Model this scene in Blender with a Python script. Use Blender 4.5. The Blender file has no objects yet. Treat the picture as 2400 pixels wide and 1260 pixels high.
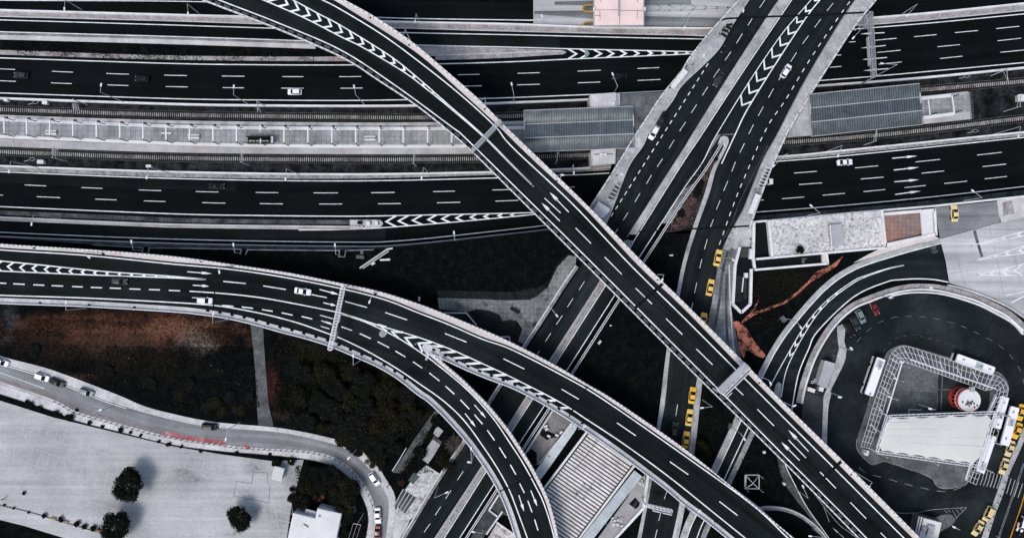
import bpy, math, random
from mathutils import Vector, noise
R = math.radians
rnd = random.Random(7)
SC = bpy.context.scene
COL = SC.collection
# ---------------------------------------------------------------- camera
CH, SX = 200.0, 0.125            # camera height, metres per photo pixel at street level
cam = bpy.data.cameras.new('camera'); cam.sensor_width = 36
cam.angle = 2*math.atan(150.0/200.0); cam.clip_start = 1; cam.clip_end = 6000
camo = bpy.data.objects.new('camera', cam); camo.location = (0, 0, CH); COL.objects.link(camo)
SC.camera = camo
# ---------------------------------------------------------------- sky and sun (overcast)
SUN_EL, SUN_AZ = R(58), R(224)   # azimuth measured clockwise from north (+Y)
w = bpy.data.worlds.new('World'); SC.world = w; w.use_nodes = True
nt = w.node_tree; bg = nt.nodes['Background']
sky = nt.nodes.new('ShaderNodeTexSky'); sky.sky_type = 'NISHITA'; sky.sun_disc = False
sky.sun_elevation = SUN_EL; sky.sun_rotation = SUN_AZ
sky.air_density = 1.0; sky.dust_density = 3.0; sky.ozone_density = 0.6
hs = nt.nodes.new('ShaderNodeHueSaturation'); hs.inputs['Saturation'].default_value = 0.88   # thin cloud takes some blue out of the sky
nt.links.new(sky.outputs[0], hs.inputs['Color']); nt.links.new(hs.outputs[0], bg.inputs[0]); bg.inputs[1].default_value = 0.112
sl = bpy.data.lights.new('sun', 'SUN'); sl.energy = 1.12; sl.angle = R(20); sl.color = (1.0, 0.95, 0.9)
so = bpy.data.objects.new('sun', sl); COL.objects.link(so)
sd = Vector((math.sin(SUN_AZ)*math.cos(SUN_EL), math.cos(SUN_AZ)*math.cos(SUN_EL), math.sin(SUN_EL)))
so.rotation_euler = sd.to_track_quat('Z', 'Y').to_euler()
SC.view_settings.view_transform = 'Standard'; SC.view_settings.look = 'None'
SC.view_settings.gamma = 1; SC.view_settings.exposure = 0.55
# ---------------------------------------------------------------- helpers
def P(x, y, z=0.0):
    k = SX*(CH-z)/CH
    return Vector(((x-1200)*k, (630-y)*k, z))
def spl(pts, step=7.0):
    """Catmull-Rom through plan points"""
    q = [pts[0]] + list(pts) + [pts[-1]]
    out = []
    for i in range(1, len(q)-2):
        p0, p1, p2, p3 = q[i-1], q[i], q[i+1], q[i+2]
        d = math.hypot(p2[0]-p1[0], p2[1]-p1[1]); n = max(1, int(d/step))
        for k in range(n):
            t = k/n
            out.append(tuple(0.5*((2*p1[a]) + (-p0[a]+p2[a])*t + (2*p0[a]-5*p1[a]+4*p2[a]-p3[a])*t*t
                       + (-p0[a]+3*p1[a]-3*p2[a]+p3[a])*t**3) for a in (0, 1)))
    out.append(tuple(pts[-1]))
    return out
def ext(pts, d0, d1=None):
    """lengthen both ends of a line"""
    d1 = d0 if d1 is None else d1
    def e(a, b, d):
        l = math.hypot(a[0]-b[0], a[1]-b[1]); return (a[0]+(a[0]-b[0])/l*d, a[1]+(a[1]-b[1])/l*d)
    r = list(pts)
    if d0: r = [e(pts[0], pts[1], d0)] + r
    if d1: r = r + [e(pts[-1], pts[-2], d1)]
    return r
def lpx(pts, s):
    """point and direction at arc length s"""
    for a, b in zip(pts, pts[1:]):
        l = math.hypot(b[0]-a[0], b[1]-a[1])
        if s <= l and l > 0:
            t = s/l; return (a[0]+(b[0]-a[0])*t, a[1]+(b[1]-a[1])*t), ((b[0]-a[0])/l, (b[1]-a[1])/l)
        s -= l
    a, b = pts[-2], pts[-1]; l = math.hypot(b[0]-a[0], b[1]-a[1])
    return (b[0]+(b[0]-a[0])/l*s, b[1]+(b[1]-a[1])/l*s), ((b[0]-a[0])/l, (b[1]-a[1])/l)
def plen(pts): return sum(math.hypot(b[0]-a[0], b[1]-a[1]) for a, b in zip(pts, pts[1:]))
def resample(pts, n):
    L = plen(pts); return [lpx(pts, L*i/(n-1)*0.999999)[0] for i in range(n)]
def atx(pts, x):
    for a, b in zip(pts, pts[1:]):
        if a[0] <= x <= b[0]: return a[1]+(b[1]-a[1])*(x-a[0])/(b[0]-a[0])
    return pts[-1][1] if x > pts[-1][0] else pts[0][1]
def part_of(pts, x0, x1): 
    return [(x0, atx(pts, x0))] + [p for p in pts if x0 < p[0] < x1] + [(x1, atx(pts, x1))]
def off(pts, d):
    """shift a plan line sideways by d pixels (positive = to the right of travel in the picture)"""
    out = []
    for i, p in enumerate(pts):
        a = pts[max(0, i-1)]; b = pts[min(len(pts)-1, i+1)]
        l = math.hypot(b[0]-a[0], b[1]-a[1]) or 1
        out.append((p[0]-(b[1]-a[1])/l*d, p[1]+(b[0]-a[0])/l*d))
    return out
class MB:
    def __init__(s): s.v = []; s.f = []; s.uv = []; s.m = []; s.mi = 0
    def face(s, pts, uv=None):
        i = len(s.v); s.v += [Vector(p) for p in pts]; s.f.append(tuple(range(i, i+len(pts)))); s.m.append(s.mi)
        s.uv.append(uv or [(p[0], p[1]) for p in pts]); return s
    def prism(s, top, h, bottom=True):
        top = [Vector(p) for p in top]
        ar = sum(a.x*b.y-b.x*a.y for a, b in zip(top, top[1:]+top[:1]))
        if ar < 0: top = top[::-1]
        s.face(top)
        if h > 0:
            lo = [p-Vector((0, 0, h)) for p in top]
            for i in range(len(top)):
                j = (i+1) % len(top); s.face([lo[i], lo[j], top[j], top[i]])
            if bottom: s.face(lo[::-1])
        return s
    def sec(s, A, B, h=0.0):
        """sheet between two 3-D lines, with sides and underside when h > 0"""
        u = 0.0; n = len(A)
        for i in range(n-1):
            du = (A[i+1]-A[i]).length; wv = (B[i]-A[i]).length
            s.face([A[i], B[i], B[i+1], A[i+1]], [(u, 0), (u, wv), (u+du, wv), (u+du, 0)])
            if h > 0:
                d = Vector((0, 0, h))
                s.face([A[i]-d, A[i], A[i+1], A[i+1]-d]); s.face([B[i], B[i]-d, B[i+1]-d, B[i+1]])
                s.face([A[i]-d, A[i+1]-d, B[i+1]-d, B[i]-d])
            u += du
        if h > 0:
            d = Vector((0, 0, h))
            s.face([A[0], A[0]-d, B[0]-d, B[0]]); s.face([A[-1], B[-1], B[-1]-d, A[-1]-d])
        return s
    def strip(s, pts, w, h=0.0):
        """band of width w along 3-D points, top at their z, going down h"""
        A, B = [], []
        n = len(pts)
        for i, p in enumerate(pts):
            a = (pts[i]-pts[i-1]).to_2d() if i > 0 else None
            b = (pts[i+1]-pts[i]).to_2d() if i < n-1 else None
            a = a.normalized() if a and a.length else None; b = b.normalized() if b and b.length else None
            if a and b:
                m = (a+b)
                m = m.normalized() if m.length > 1e-6 else a
                k = 1/max(0.5, m.dot(a))
            else: m = a or b or Vector((1, 0)); k = 1
            q = Vector((-m.y, m.x, 0))*w/2*k
            A.append(p-q); B.append(p+q)
        return s.sec(A, B, h)
    def bar(s, a, b, w, h=None):
        h = h or w; a = Vector(a); b = Vector(b); d = (b-a)
        if d.length < 1e-6: return s
        d.normalize(); up = Vector((0, 0, 1)) if abs(d.z) < 0.95 else Vector((1, 0, 0))
        x = d.cross(up).normalized()*w/2; y = x.cross(d).normalized()*h/2
        r = [[c-x-y, c+x-y, c+x+y, c-x+y] for c in (a, b)]
        for i in range(4):
            j = (i+1) % 4; s.face([r[0][i], r[0][j], r[1][j], r[1][i]])
        s.face(r[0][::-1]); s.face(r[1]); return s
    def tube(s, a, b, r0, r1=None, n=8):
        r1 = r0 if r1 is None else r1; a = Vector(a); b = Vector(b); d = (b-a).normalized()
        up = Vector((0, 0, 1)) if abs(d.z) < 0.95 else Vector((1, 0, 0))
        x = d.cross(up).normalized(); y = x.cross(d).normalized()
        A = [a+(x*math.cos(t)+y*math.sin(t))*r0 for t in [2*math.pi*i/n for i in range(n)]]
        B = [b+(x*math.cos(t)+y*math.sin(t))*r1 for t in [2*math.pi*i/n for i in range(n)]]
        for i in range(n):
            j = (i+1) % n; s.face([A[i], A[j], B[j], B[i]])
        s.face(A[::-1]); s.face(B); return s
    def box(s, c, sx, sy, sz, rz=0.0):
        c = Vector(c); ca, sa = math.cos(rz), math.sin(rz)
        def q(x, y, z): return c+Vector((x*ca-y*sa, x*sa+y*ca, z))
        x, y, z = sx/2, sy/2, sz/2
        V = [q(-x, -y, -z), q(x, -y, -z), q(x, y, -z), q(-x, y, -z), q(-x, -y, z), q(x, -y, z), q(x, y, z), q(-x, y, z)]
        for f in ((0, 3, 2, 1), (4, 5, 6, 7), (0, 1, 5, 4), (1, 2, 6, 5), (2, 3, 7, 6), (3, 0, 4, 7)): s.face([V[i] for i in f])
        return s
    def mesh(s, name, mats, org=None):
        me = bpy.data.meshes.new(name); o = org or Vector((0, 0, 0))
        me.from_pydata([tuple(v-o) for v in s.v], [], s.f)
        uvl = me.uv_layers.new(name='UVMap'); k = 0
        fl = [c for u in s.uv for p in u for c in p]
        uvl.data.foreach_set('uv', fl)
        for m in (mats if isinstance(mats, (list, tuple)) else [mats]): me.materials.append(m)
        me.polygons.foreach_set('material_index', s.m)
        return me
    def build(s, name, mats, parent=None, smooth=False):
        org = ORG.get(parent.name) if parent else None
        me = s.mesh(name, mats, org)
        if smooth: me.polygons.foreach_set('use_smooth', [True]*len(me.polygons))
        o = bpy.data.objects.new(name, me); COL.objects.link(o)
        if parent: o.parent = parent; ORG[o.name] = org
        else: ORG[o.name] = Vector((0, 0, 0))
        return o
ORG = {}
def tag(o, label=None, cat=None, group=None, kind=None):
    if label: o['label'] = label
    if cat: o['category'] = cat
    if group: o['group'] = group
    if kind: o['kind'] = kind
    return o
def thing(name, label, cat, loc, group=None):
    e = bpy.data.objects.new(name, None); e.empty_display_size = 0.5; COL.objects.link(e)
    e.location = loc; ORG[e.name] = Vector(loc); return tag(e, label, cat, group)
def struct(o): o['kind'] = 'structure'; return o
def P3(pts, z): return [P(p[0], p[1], z) for p in pts]
def ribbon(mb, A, B, z, h=0.0, step=9.0):
    n = max(2, int(max(plen(A), plen(B))/step)); return mb.sec(P3(resample(A, n), z), P3(resample(B, n), z), h)
# ---------------------------------------------------------------- materials
def newmat(name):
    m = bpy.data.materials.new(name); m.use_nodes = True; t = m.node_tree
    return m, t, t.nodes['Principled BSDF']
def nd(t, typ, **kw):
    n = t.nodes.new(typ)
    for k, v in kw.items(): setattr(n, k, v)
    return n
def nz(t, vec, scale, detail=5, rough=0.6):
    n = nd(t, 'ShaderNodeTexNoise'); n.inputs['Scale'].default_value = scale; n.inputs['Detail'].default_value = detail
    n.inputs['Roughness'].default_value = rough; t.links.new(vec, n.inputs['Vector']); return n.outputs['Fac']
def mrange(t, f, a, b, c, d):
    n = nd(t, 'ShaderNodeMapRange'); t.links.new(f, n.inputs[0])
    for i, v in enumerate((a, b, c, d)): n.inputs[i+1].default_value = v
    return n.outputs[0]
def mixc(t, f, a, b, mode='MIX'):
    n = nd(t, 'ShaderNodeMix', data_type='RGBA', blend_type=mode)
    if isinstance(f, (int, float)): n.inputs[0].default_value = f
    else: t.links.new(f, n.inputs[0])
    for s, v in ((6, a), (7, b)):
        if isinstance(v, tuple): n.inputs[s].default_value = (*v, 1)
        else: t.links.new(v, n.inputs[s])
    return n.outputs[2]
def grey(t, f):
    n = nd(t, 'ShaderNodeCombineColor')
    for i in range(3): t.links.new(f, n.inputs[i])
    return n.outputs[0]
def blobs(t, v, c, lst, dn, mot):
    """irregular patches of another colour: plan centre, half sizes, colour, strength"""
    for (x, y, rx, ry, col, st) in lst:
        pc = P(x, y)
        s1 = nd(t, 'ShaderNodeVectorMath', operation='SUBTRACT'); t.links.new(v, s1.inputs[0]); s1.inputs[1].default_value = (pc.x, pc.y, 0)
        s2 = nd(t, 'ShaderNodeVectorMath', operation='MULTIPLY'); t.links.new(s1.outputs[0], s2.inputs[0]); s2.inputs[1].default_value = (1/(rx*SX), 1/(ry*SX), 0)
        s3 = nd(t, 'ShaderNodeVectorMath', operation='LENGTH'); t.links.new(s2.outputs[0], s3.inputs[0])
        s4 = nd(t, 'ShaderNodeMath', operation='MULTIPLY_ADD'); t.links.new(dn.outputs['Fac'], s4.inputs[0]); s4.inputs[1].default_value = 2.4; t.links.new(s3.outputs['Value'], s4.inputs[2])
        k = mrange(t, s4.outputs[0], 1.2, 2.6, st, 0)
        s5 = nd(t, 'ShaderNodeMath', operation='MULTIPLY'); t.links.new(k, s5.inputs[0]); t.links.new(mrange(t, mot, 0.36, 0.66, 0.0, 1.15), s5.inputs[1])
        c = mixc(t, s5.outputs[0], c, col)
    return c
def MAT(name, col, var=0.3, scale=0.15, grain=0.2, gscale=2.5, streak=0.0, rough=0.85, spec=0.15, col2=None, c2=(0.5, 0.62), c2scale=0.25, metal=0.0, tiles=None, bump=0.0, sang=None, stains=None):
    m, t, b = newmat(name)
    tc = nd(t, 'ShaderNodeTexCoord'); v = tc.outputs['Object']
    if max(col)-min(col) < .061 and min(col) > .12: col = (col[0]*.965, col[1]*.995, col[2]*.955)
    c = tuple(col)
    if col2:
        c = mixc(t, mrange(t, nz(t, v, c2scale, 8, 0.65), c2[0], c2[1], 0, 1), c, tuple(col2))
    f = mrange(t, nz(t, v, scale, 6), 0.3, 0.7, 1-var, 1+var)
    c = mixc(t, 1.0, c, grey(t, f), 'MULTIPLY')
    if grain:
        c = mixc(t, 1.0, c, grey(t, mrange(t, nz(t, v, gscale, 3, 0.75), 0.25, 0.75, 1-grain, 1+grain)), 'MULTIPLY')
    if streak:
        mp = nd(t, 'ShaderNodeMapping'); t.links.new(tc.outputs['UV'] if sang is None else v, mp.inputs[0]); mp.inputs['Scale'].default_value = (0.010, 0.42, 1)
        if sang is not None: mp.inputs['Rotation'].default_value = (0, 0, sang)
        c = mixc(t, 1.0, c, grey(t, mrange(t, nz(t, mp.outputs[0], 1.0, 4, 0.6), 0.3, 0.7, 1-streak, 1+streak)), 'MULTIPLY')
    if stains:
        dn = nd(t, 'ShaderNodeTexNoise'); dn.inputs['Scale'].default_value = 0.3; dn.inputs['Detail'].default_value = 6; t.links.new(v, dn.inputs['Vector'])
        c = blobs(t, v, c, stains, dn, nz(t, v, 0.9, 6, 0.7))
    if tiles:
        br = nd(t, 'ShaderNodeTexBrick'); br.offset = 0; t.links.new(v, br.inputs['Vector'])
        br.inputs['Scale'].default_value = 1/tiles; br.inputs['Mortar Size'].default_value = 0.06
        br.inputs['Brick Width'].default_value = 1; br.inputs['Row Height'].default_value = 1
        br.inputs['Color1'].default_value = (1, 1, 1, 1); br.inputs['Color2'].default_value = (.86, .86, .86, 1); br.inputs['Mortar'].default_value = (.62, .62, .62, 1)
        c = mixc(t, 1.0, c, br.outputs['Color'], 'MULTIPLY')
    if isinstance(c, tuple): b.inputs['Base Color'].default_value = (*c, 1)
    else: t.links.new(c, b.inputs['Base Color'])
    b.inputs['Roughness'].default_value = rough; b.inputs['Specular IOR Level'].default_value = spec; b.inputs['Metallic'].default_value = metal
    if bump:
        bn = nd(t, 'ShaderNodeBump'); bn.inputs['Strength'].default_value = bump; bn.inputs['Distance'].default_value = 0.3
        t.links.new(nz(t, v, 1.6, 6, 0.7), bn.inputs['Height']); t.links.new(bn.outputs[0], b.inputs['Normal'])
    return m
def PLAIN(name, col, rough=0.5, spec=0.4, metal=0.0, coat=0.0):
    m, t, b = newmat(name)
    b.inputs['Base Color'].default_value = (*col, 1); b.inputs['Roughness'].default_value = rough
    b.inputs['Specular IOR Level'].default_value = spec; b.inputs['Metallic'].default_value = metal; b.inputs['Coat Weight'].default_value = coat
    return m
A_MW = MAT('motorway_asphalt', (0.0042, 0.0058, 0.0066), 0.30, 0.05, 0.25, 3, 0.32, spec=0.03)
A_FL = MAT('flyover_asphalt', (0.0078, 0.0104, 0.0115), 0.36, 0.06, 0.34, 2.4, 0.5, spec=0.04, col2=(0.0135, 0.0165, 0.018), c2=(0.48, 0.7), c2scale=0.05)
A_ST = MAT('street_asphalt', (0.0105, 0.0142, 0.0160), 0.40, 0.07, 0.34, 2.4, 0.45, spec=0.05, col2=(0.020, 0.0245, 0.027), c2=(0.50, 0.74), c2scale=0.06)
A_LP = MAT('loop_asphalt', (0.0095, 0.0130, 0.0145), 0.50, 0.05, 0.40, 1.8, 0.0, spec=0.05, col2=(0.028, 0.034, 0.037), c2=(0.45, 0.72), c2scale=0.07)
A_LT = MAT('worn_asphalt', (0.21, 0.215, 0.235), 0.30, 0.09, 0.22, 2.0, 0.35, spec=0.1)
A_DK = MAT('old_dark_asphalt', (0.04, 0.045, 0.050), 0.4, 0.1, 0.35, 2.0, 0.25, spec=0.05)
PAINT = MAT('road_paint', (0.76, 0.78, 0.82), 0.20, 0.35, 0.22, 2.0, rough=0.7, spec=0.2)
PAINT_OLD = MAT('worn_road_paint', (0.30, 0.31, 0.325), 0.35, 0.5, 0.45, 2.5, rough=0.8)
PAINT_FAINT = MAT('faded_road_paint', (0.10, 0.11, 0.12), 0.4, 0.6, 0.5, 2.5, rough=0.8)
PAINT_OR = MAT('orange_road_paint', (0.50, 0.20, 0.03), 0.2, 0.5, 0.2)
PAINT_RED = MAT('red_lane_paint', (0.31, 0.105, 0.115), 0.35, 0.2, 0.35, 1.5, col2=(0.27, 0.26, 0.28), c2=(0.50, 0.62), c2scale=0.5)
CONC = MAT('pale_concrete', (0.50, 0.49, 0.52), 0.22, 0.2, 0.22, 2.0, rough=0.9)
CONC_W = MAT('white_concrete', (0.68, 0.67, 0.71), 0.14, 0.3, 0.16, 2.0, rough=0.85)
CONC_D = MAT('stained_concrete', (0.20, 0.205, 0.22), 0.45, 0.2, 0.40, 2.0, col2=(0.05, 0.05, 0.055), c2=(0.55, 0.75))
CONC_P = MAT('pinkish_pavement', (0.56, 0.515, 0.525), 0.14, 0.15, 0.14, 2.0, col2=(0.52, 0.36, 0.36), c2=(0.58, 0.8))
KERB = MAT('kerb_concrete', (0.25, 0.255, 0.27), 0.35, 0.4, 0.55, 1.4, col2=(0.10, 0.10, 0.105), c2=(0.55, 0.75), c2scale=0.5)
KERB_R = MAT('reddish_kerb', (0.30, 0.285, 0.30), 0.35, 0.3, 0.5, 1.6, col2=(0.32, 0.22, 0.215), c2=(0.55, 0.72), c2scale=0.12)
MOSSY = MAT('grassy_verge', (0.085, 0.095, 0.10), 0.5, 0.3, 0.55, 1.5, col2=(0.02, 0.023, 0.022), c2=(0.45, 0.7))
SIDEW = MAT('grey_pavement', (0.385, 0.385, 0.41), 0.28, 0.15, 0.35, 1.8, col2=(0.20, 0.205, 0.22), c2=(0.5, 0.75), c2scale=0.2)
WALKB = MAT('brick_pavement', (0.20, 0.205, 0.22), 0.35, 0.15, 0.3, 1.8, tiles=1.5, col2=(0.33, 0.33, 0.345), c2=(0.5, 0.7), c2scale=0.15)
SIDEW_L = MAT('pale_pavement', (0.50, 0.49, 0.52), 0.22, 0.12, 0.3, 1.8, col2=(0.24, 0.24, 0.25), c2=(0.55, 0.75), c2scale=0.25)
PLAT = MAT('platform_paving', (0.31, 0.315, 0.335), 0.4, 0.12, 0.25, 2.0, tiles=1.6, col2=(0.26, 0.27, 0.29), c2=(0.5, 0.75), c2scale=0.12)
PLAT_E = MAT('platform_edge_paving', (0.40, 0.385, 0.41), 0.2, 0.15, 0.25, 2.2, col2=(0.46, 0.35, 0.345), c2=(0.55, 0.78), c2scale=0.06)
ST_ = (0.10, 0.105, 0.115)
LOT = MAT('parking_concrete', (0.405, 0.408, 0.435), 0.20, 0.03, 0.18, 1.5, 0.16, col2=(0.23, 0.235, 0.25), c2=(0.46, 0.76), c2scale=0.045, sang=R(16), stains=[(432, 1106, 26, 9, ST_, .9), (452, 1121, 44, 9, ST_, .9), (598, 1094, 20, 18, ST_, .8), (575, 1158, 24, 18, (.2, .2, .21), .8), (600, 1200, 14, 14, ST_, .8), (628, 1196, 7, 16, ST_, .7), (540, 1250, 30, 8, ST_, .7), (690, 1110, 30, 24, (.20, .21, .22), .9), (655, 1215, 30, 40, (.22, .225, .235), .8), (330, 1150, 40, 14, (.22, .225, .235), .8), (240, 1057, 12, 5, ST_, .6), (110, 1060, 70, 8, (.27, .275, .29), .7), (60, 1130, 70, 7, (.27, .275, .29), .7)])
TOLL = MAT('toll_concrete', (0.41, 0.41, 0.44), 0.20, 0.06, 0.14, 2.0, streak=0.35)
TOLL_D = MAT('oily_toll_concrete', (0.17, 0.18, 0.195), 0.35, 0.06, 0.25, 2.0, streak=0.75)
PINKROOF = MAT('pink_roof_coating', (0.75, 0.59, 0.565), 0.10, 0.2, 0.08, 2.0, col2=(0.56, 0.54, 0.58), c2=(0.60, 0.68), c2scale=0.22)
ROOF_GR = MAT('mottled_gravel_roof', (0.55, 0.53, 0.56), 0.22, 0.12, 0.4, 1.2, col2=(0.10, 0.10, 0.11), c2=(0.52, 0.68), c2scale=1.5)
ROOF_W = MAT('white_roof', (0.66, 0.655, 0.685), 0.10, 0.2, 0.10, 2.0)
ROOF_G = MAT('grey_sheet_roof', (0.36, 0.37, 0.41), 0.15, 0.2, 0.12, 2.0)
ROOF_BLU = MAT('pale_mossy_roof', (0.50, 0.55, 0.59), 0.18, 0.4, 0.2, 2.0, col2=(0.10, 0.11, 0.11), c2=(0.58, 0.66), c2scale=0.8)
ROOF_MET = MAT('corrugated_metal_roof', (0.19, 0.21, 0.22), 0.25, 0.25, 0.25, 2.0, rough=0.33, spec=0.6, metal=0.6, col2=(0.13, 0.145, 0.155), c2=(0.45, 0.7), c2scale=0.4)
ROOF_PAN = MAT('white_panel_roof', (0.66, 0.63, 0.66), 0.20, 0.25, 0.30, 1.4, col2=(0.50, 0.42, 0.41), c2=(0.56, 0.74), c2scale=0.12, stains=[(1300, 1165, 40, 50, (.25, .25, .26), .7), (1382, 1100, 30, 20, (.2, .19, .19), .7), (1340, 1200, 40, 12, (.15, .15, .15), .7), (1400, 1040, 40, 14, (.45, .32, .30), .8), (1430, 1065, 14, 30, (.45, .30, .27), .7), (1310, 1225, 30, 10, (.12, .12, .12), .8)])
BROWN = MAT('brown_waterproofing', (0.26, 0.19, 0.18), 0.3, 0.2, 0.25, 2.0, tiles=1.2, col2=(0.36, 0.17, 0.125), c2=(0.50, 0.68), c2scale=0.09)
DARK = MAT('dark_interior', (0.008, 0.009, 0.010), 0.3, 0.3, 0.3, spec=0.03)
SLABD = MAT('dark_paving', (0.075, 0.085, 0.092), 0.5, 0.25, 0.35, 2.0, tiles=0.6)
SLABM = MAT('mid_paving', (0.105, 0.114, 0.12), 0.45, 0.2, 0.45, 1.8, col2=(0.05, 0.055, 0.06), c2=(0.5, 0.75))
TILE = MAT('square_tile_paving', (0.19, 0.20, 0.21), 0.45, 0.09, 0.4, 1.2, tiles=1.3, col2=(0.016, 0.019, 0.021), c2=(0.50, 0.66), c2scale=0.16)
TILE_D = MAT('dark_tile_paving', (0.022, 0.026, 0.028), 0.6, 0.12, 0.5, 1.2, tiles=1.3, col2=(0.006, 0.007, 0.008), c2=(0.45, 0.6), c2scale=0.12, spec=.03)
BALLAST = MAT('track_ballast', (0.026, 0.029, 0.031), 0.5, 0.2, 0.8, 1.5, col2=(0.006, 0.007, 0.008), c2=(0.38, 0.60), c2scale=0.3, spec=0.03)
SLEEPER = MAT('sleeper_concrete', (0.34, 0.33, 0.34), 0.4, 0.3, 0.6, 0.9, col2=(0.10, 0.09, 0.09), c2=(0.52, 0.72))
RAIL = PLAIN('rail_steel', (0.012, 0.012, 0.013), 0.5, 0.2)
STEEL = PLAIN('galvanised_steel', (0.40, 0.42, 0.45), 0.5, 0.4)
STEEL_W = PLAIN('white_painted_steel', (0.68, 0.69, 0.73), 0.45, 0.4)
STEEL_D = PLAIN('dark_steel', (0.025, 0.027, 0.03), 0.6, 0.3)
EARTH_R = MAT('red_earth', (0.40, 0.145, 0.10), 0.35, 0.3, 0.35, 2.0, col2=(0.010, 0.009, 0.008), c2=(0.49, 0.60), c2scale=0.45)
DIRT = MAT('grey_gravel_path', (0.10, 0.105, 0.11), 0.4, 0.3, 0.45, 1.5, col2=(0.055, 0.058, 0.062), c2=(0.4, 0.7))
YARD = MAT('bare_yard', (0.44, 0.43, 0.45), 0.35, 0.3, 0.4, 1.2, col2=(0.10, 0.10, 0.10), c2=(0.52, 0.68), c2scale=0.35)
GLASS_B = PLAIN('car_glass', (0.006, 0.008, 0.010), 0.15, 0.22)
GLASS_T = PLAIN('teal_glass', (0.05, 0.11, 0.12), 0.2, 0.5)
RUBBER = PLAIN('tyre_rubber', (0.008, 0.008, 0.008), 0.8, 0.1)
LAMPGL = PLAIN('clear_lens', (0.6, 0.6, 0.6), 0.2, 0.5)
TAILR = PLAIN('red_lens', (0.25, 0.01, 0.01), 0.3, 0.5)
def CP(n, c): return PLAIN(n, c, 0.35, 0.45, 0.0, 0.4)
C_WHITE = CP('white_car_paint', (0.80, 0.81, 0.84)); C_BLACK = PLAIN('black_car_paint', (0.005, 0.006, 0.007), .4, .18, 0, .12); C_GREY = PLAIN('dark_grey_car_paint', (0.022, 0.029, 0.033), .4, .25, 0, .2)
C_TEAL = CP('teal_grey_car_paint', (0.16, 0.21, 0.22)); C_RED = CP('red_car_paint', (0.13, 0.006, 0.010)); C_YEL = CP('yellow_taxi_paint', (0.74, 0.44, 0.035)); C_PALE = CP('pale_yellow_taxi_paint', (0.66, 0.53, 0.27))
C_YEL2 = CP('light_yellow_taxi_paint', (0.78, 0.52, 0.13)); C_CREAM = CP('cream_taxi_paint', (0.72, 0.60, 0.30)); C_SILV = CP('silver_car_paint', (0.42, 0.46, 0.48))
RED = MAT('red_cladding', (0.50, 0.06, 0.05), 0.2, 0.5, 0.1)
MEMB = MAT('white_membrane', (0.60, 0.60, 0.60), 0.07, 0.08, 0.04, 1.0)
# leaves with light and dark clumps (varies leaf by leaf)
def LEAF(name, cols):
    m, t, b = newmat(name)
    g = nd(t, 'ShaderNodeNewGeometry'); rp = nd(t, 'ShaderNodeValToRGB'); rp.color_ramp.interpolation = 'CONSTANT'
    e = rp.color_ramp.elements; e[0].color = (*cols[0][1], 1); e[0].position = 0; e[1].position = cols[1][0]; e[1].color = (*cols[1][1], 1)
    for p, c in cols[2:]:
        q = e.new(p); q.color = (*c, 1)
    t.links.new(g.outputs['Random Per Island'], rp.inputs[0]); t.links.new(rp.outputs[0], b.inputs['Base Color'])
    b.inputs['Roughness'].default_value = 0.8; b.inputs['Specular IOR Level'].default_value = 0.05
    return m
LEAF_D = LEAF('dark_leaves', [(0, (0.004, 0.005, 0.0045)), (0.5, (0.007, 0.0085, 0.007)), (0.82, (0.014, 0.016, 0.012)), (0.96, (0.028, 0.029, 0.023))])
LEAF_O = LEAF('olive_leaves', [(0, (0.006, 0.007, 0.005)), (0.50, (0.011, 0.0115, 0.007)), (0.82, (0.026, 0.024, 0.010)), (0.96, (0.065, 0.052, 0.020))])
LEAF_G = LEAF('dry_undergrowth', [(0, (0.006, 0.0065, 0.006)), (0.55, (0.009, 0.009, 0.008)), (0.82, (0.020, 0.015, 0.011)), (0.955, (0.042, 0.034, 0.028)), (0.994, (0.16, 0.14, 0.12))])
LEAF_B = LEAF('brown_undergrowth', [(0, (0.010, 0.007, 0.006)), (0.4, (0.035, 0.019, 0.013)), (0.72, (0.085, 0.042, 0.027)), (0.94, (0.17, 0.10, 0.07))])
LEAF_P = LEAF('pinkish_shrub', [(0, (0.02, 0.015, 0.015)), (0.4, (0.09, 0.06, 0.06)), (0.7, (0.20, 0.13, 0.13)), (0.93, (0.35, 0.20, 0.18))])
BARK = MAT('bark', (0.05, 0.045, 0.04), 0.3, 1, 0.3)
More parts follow.
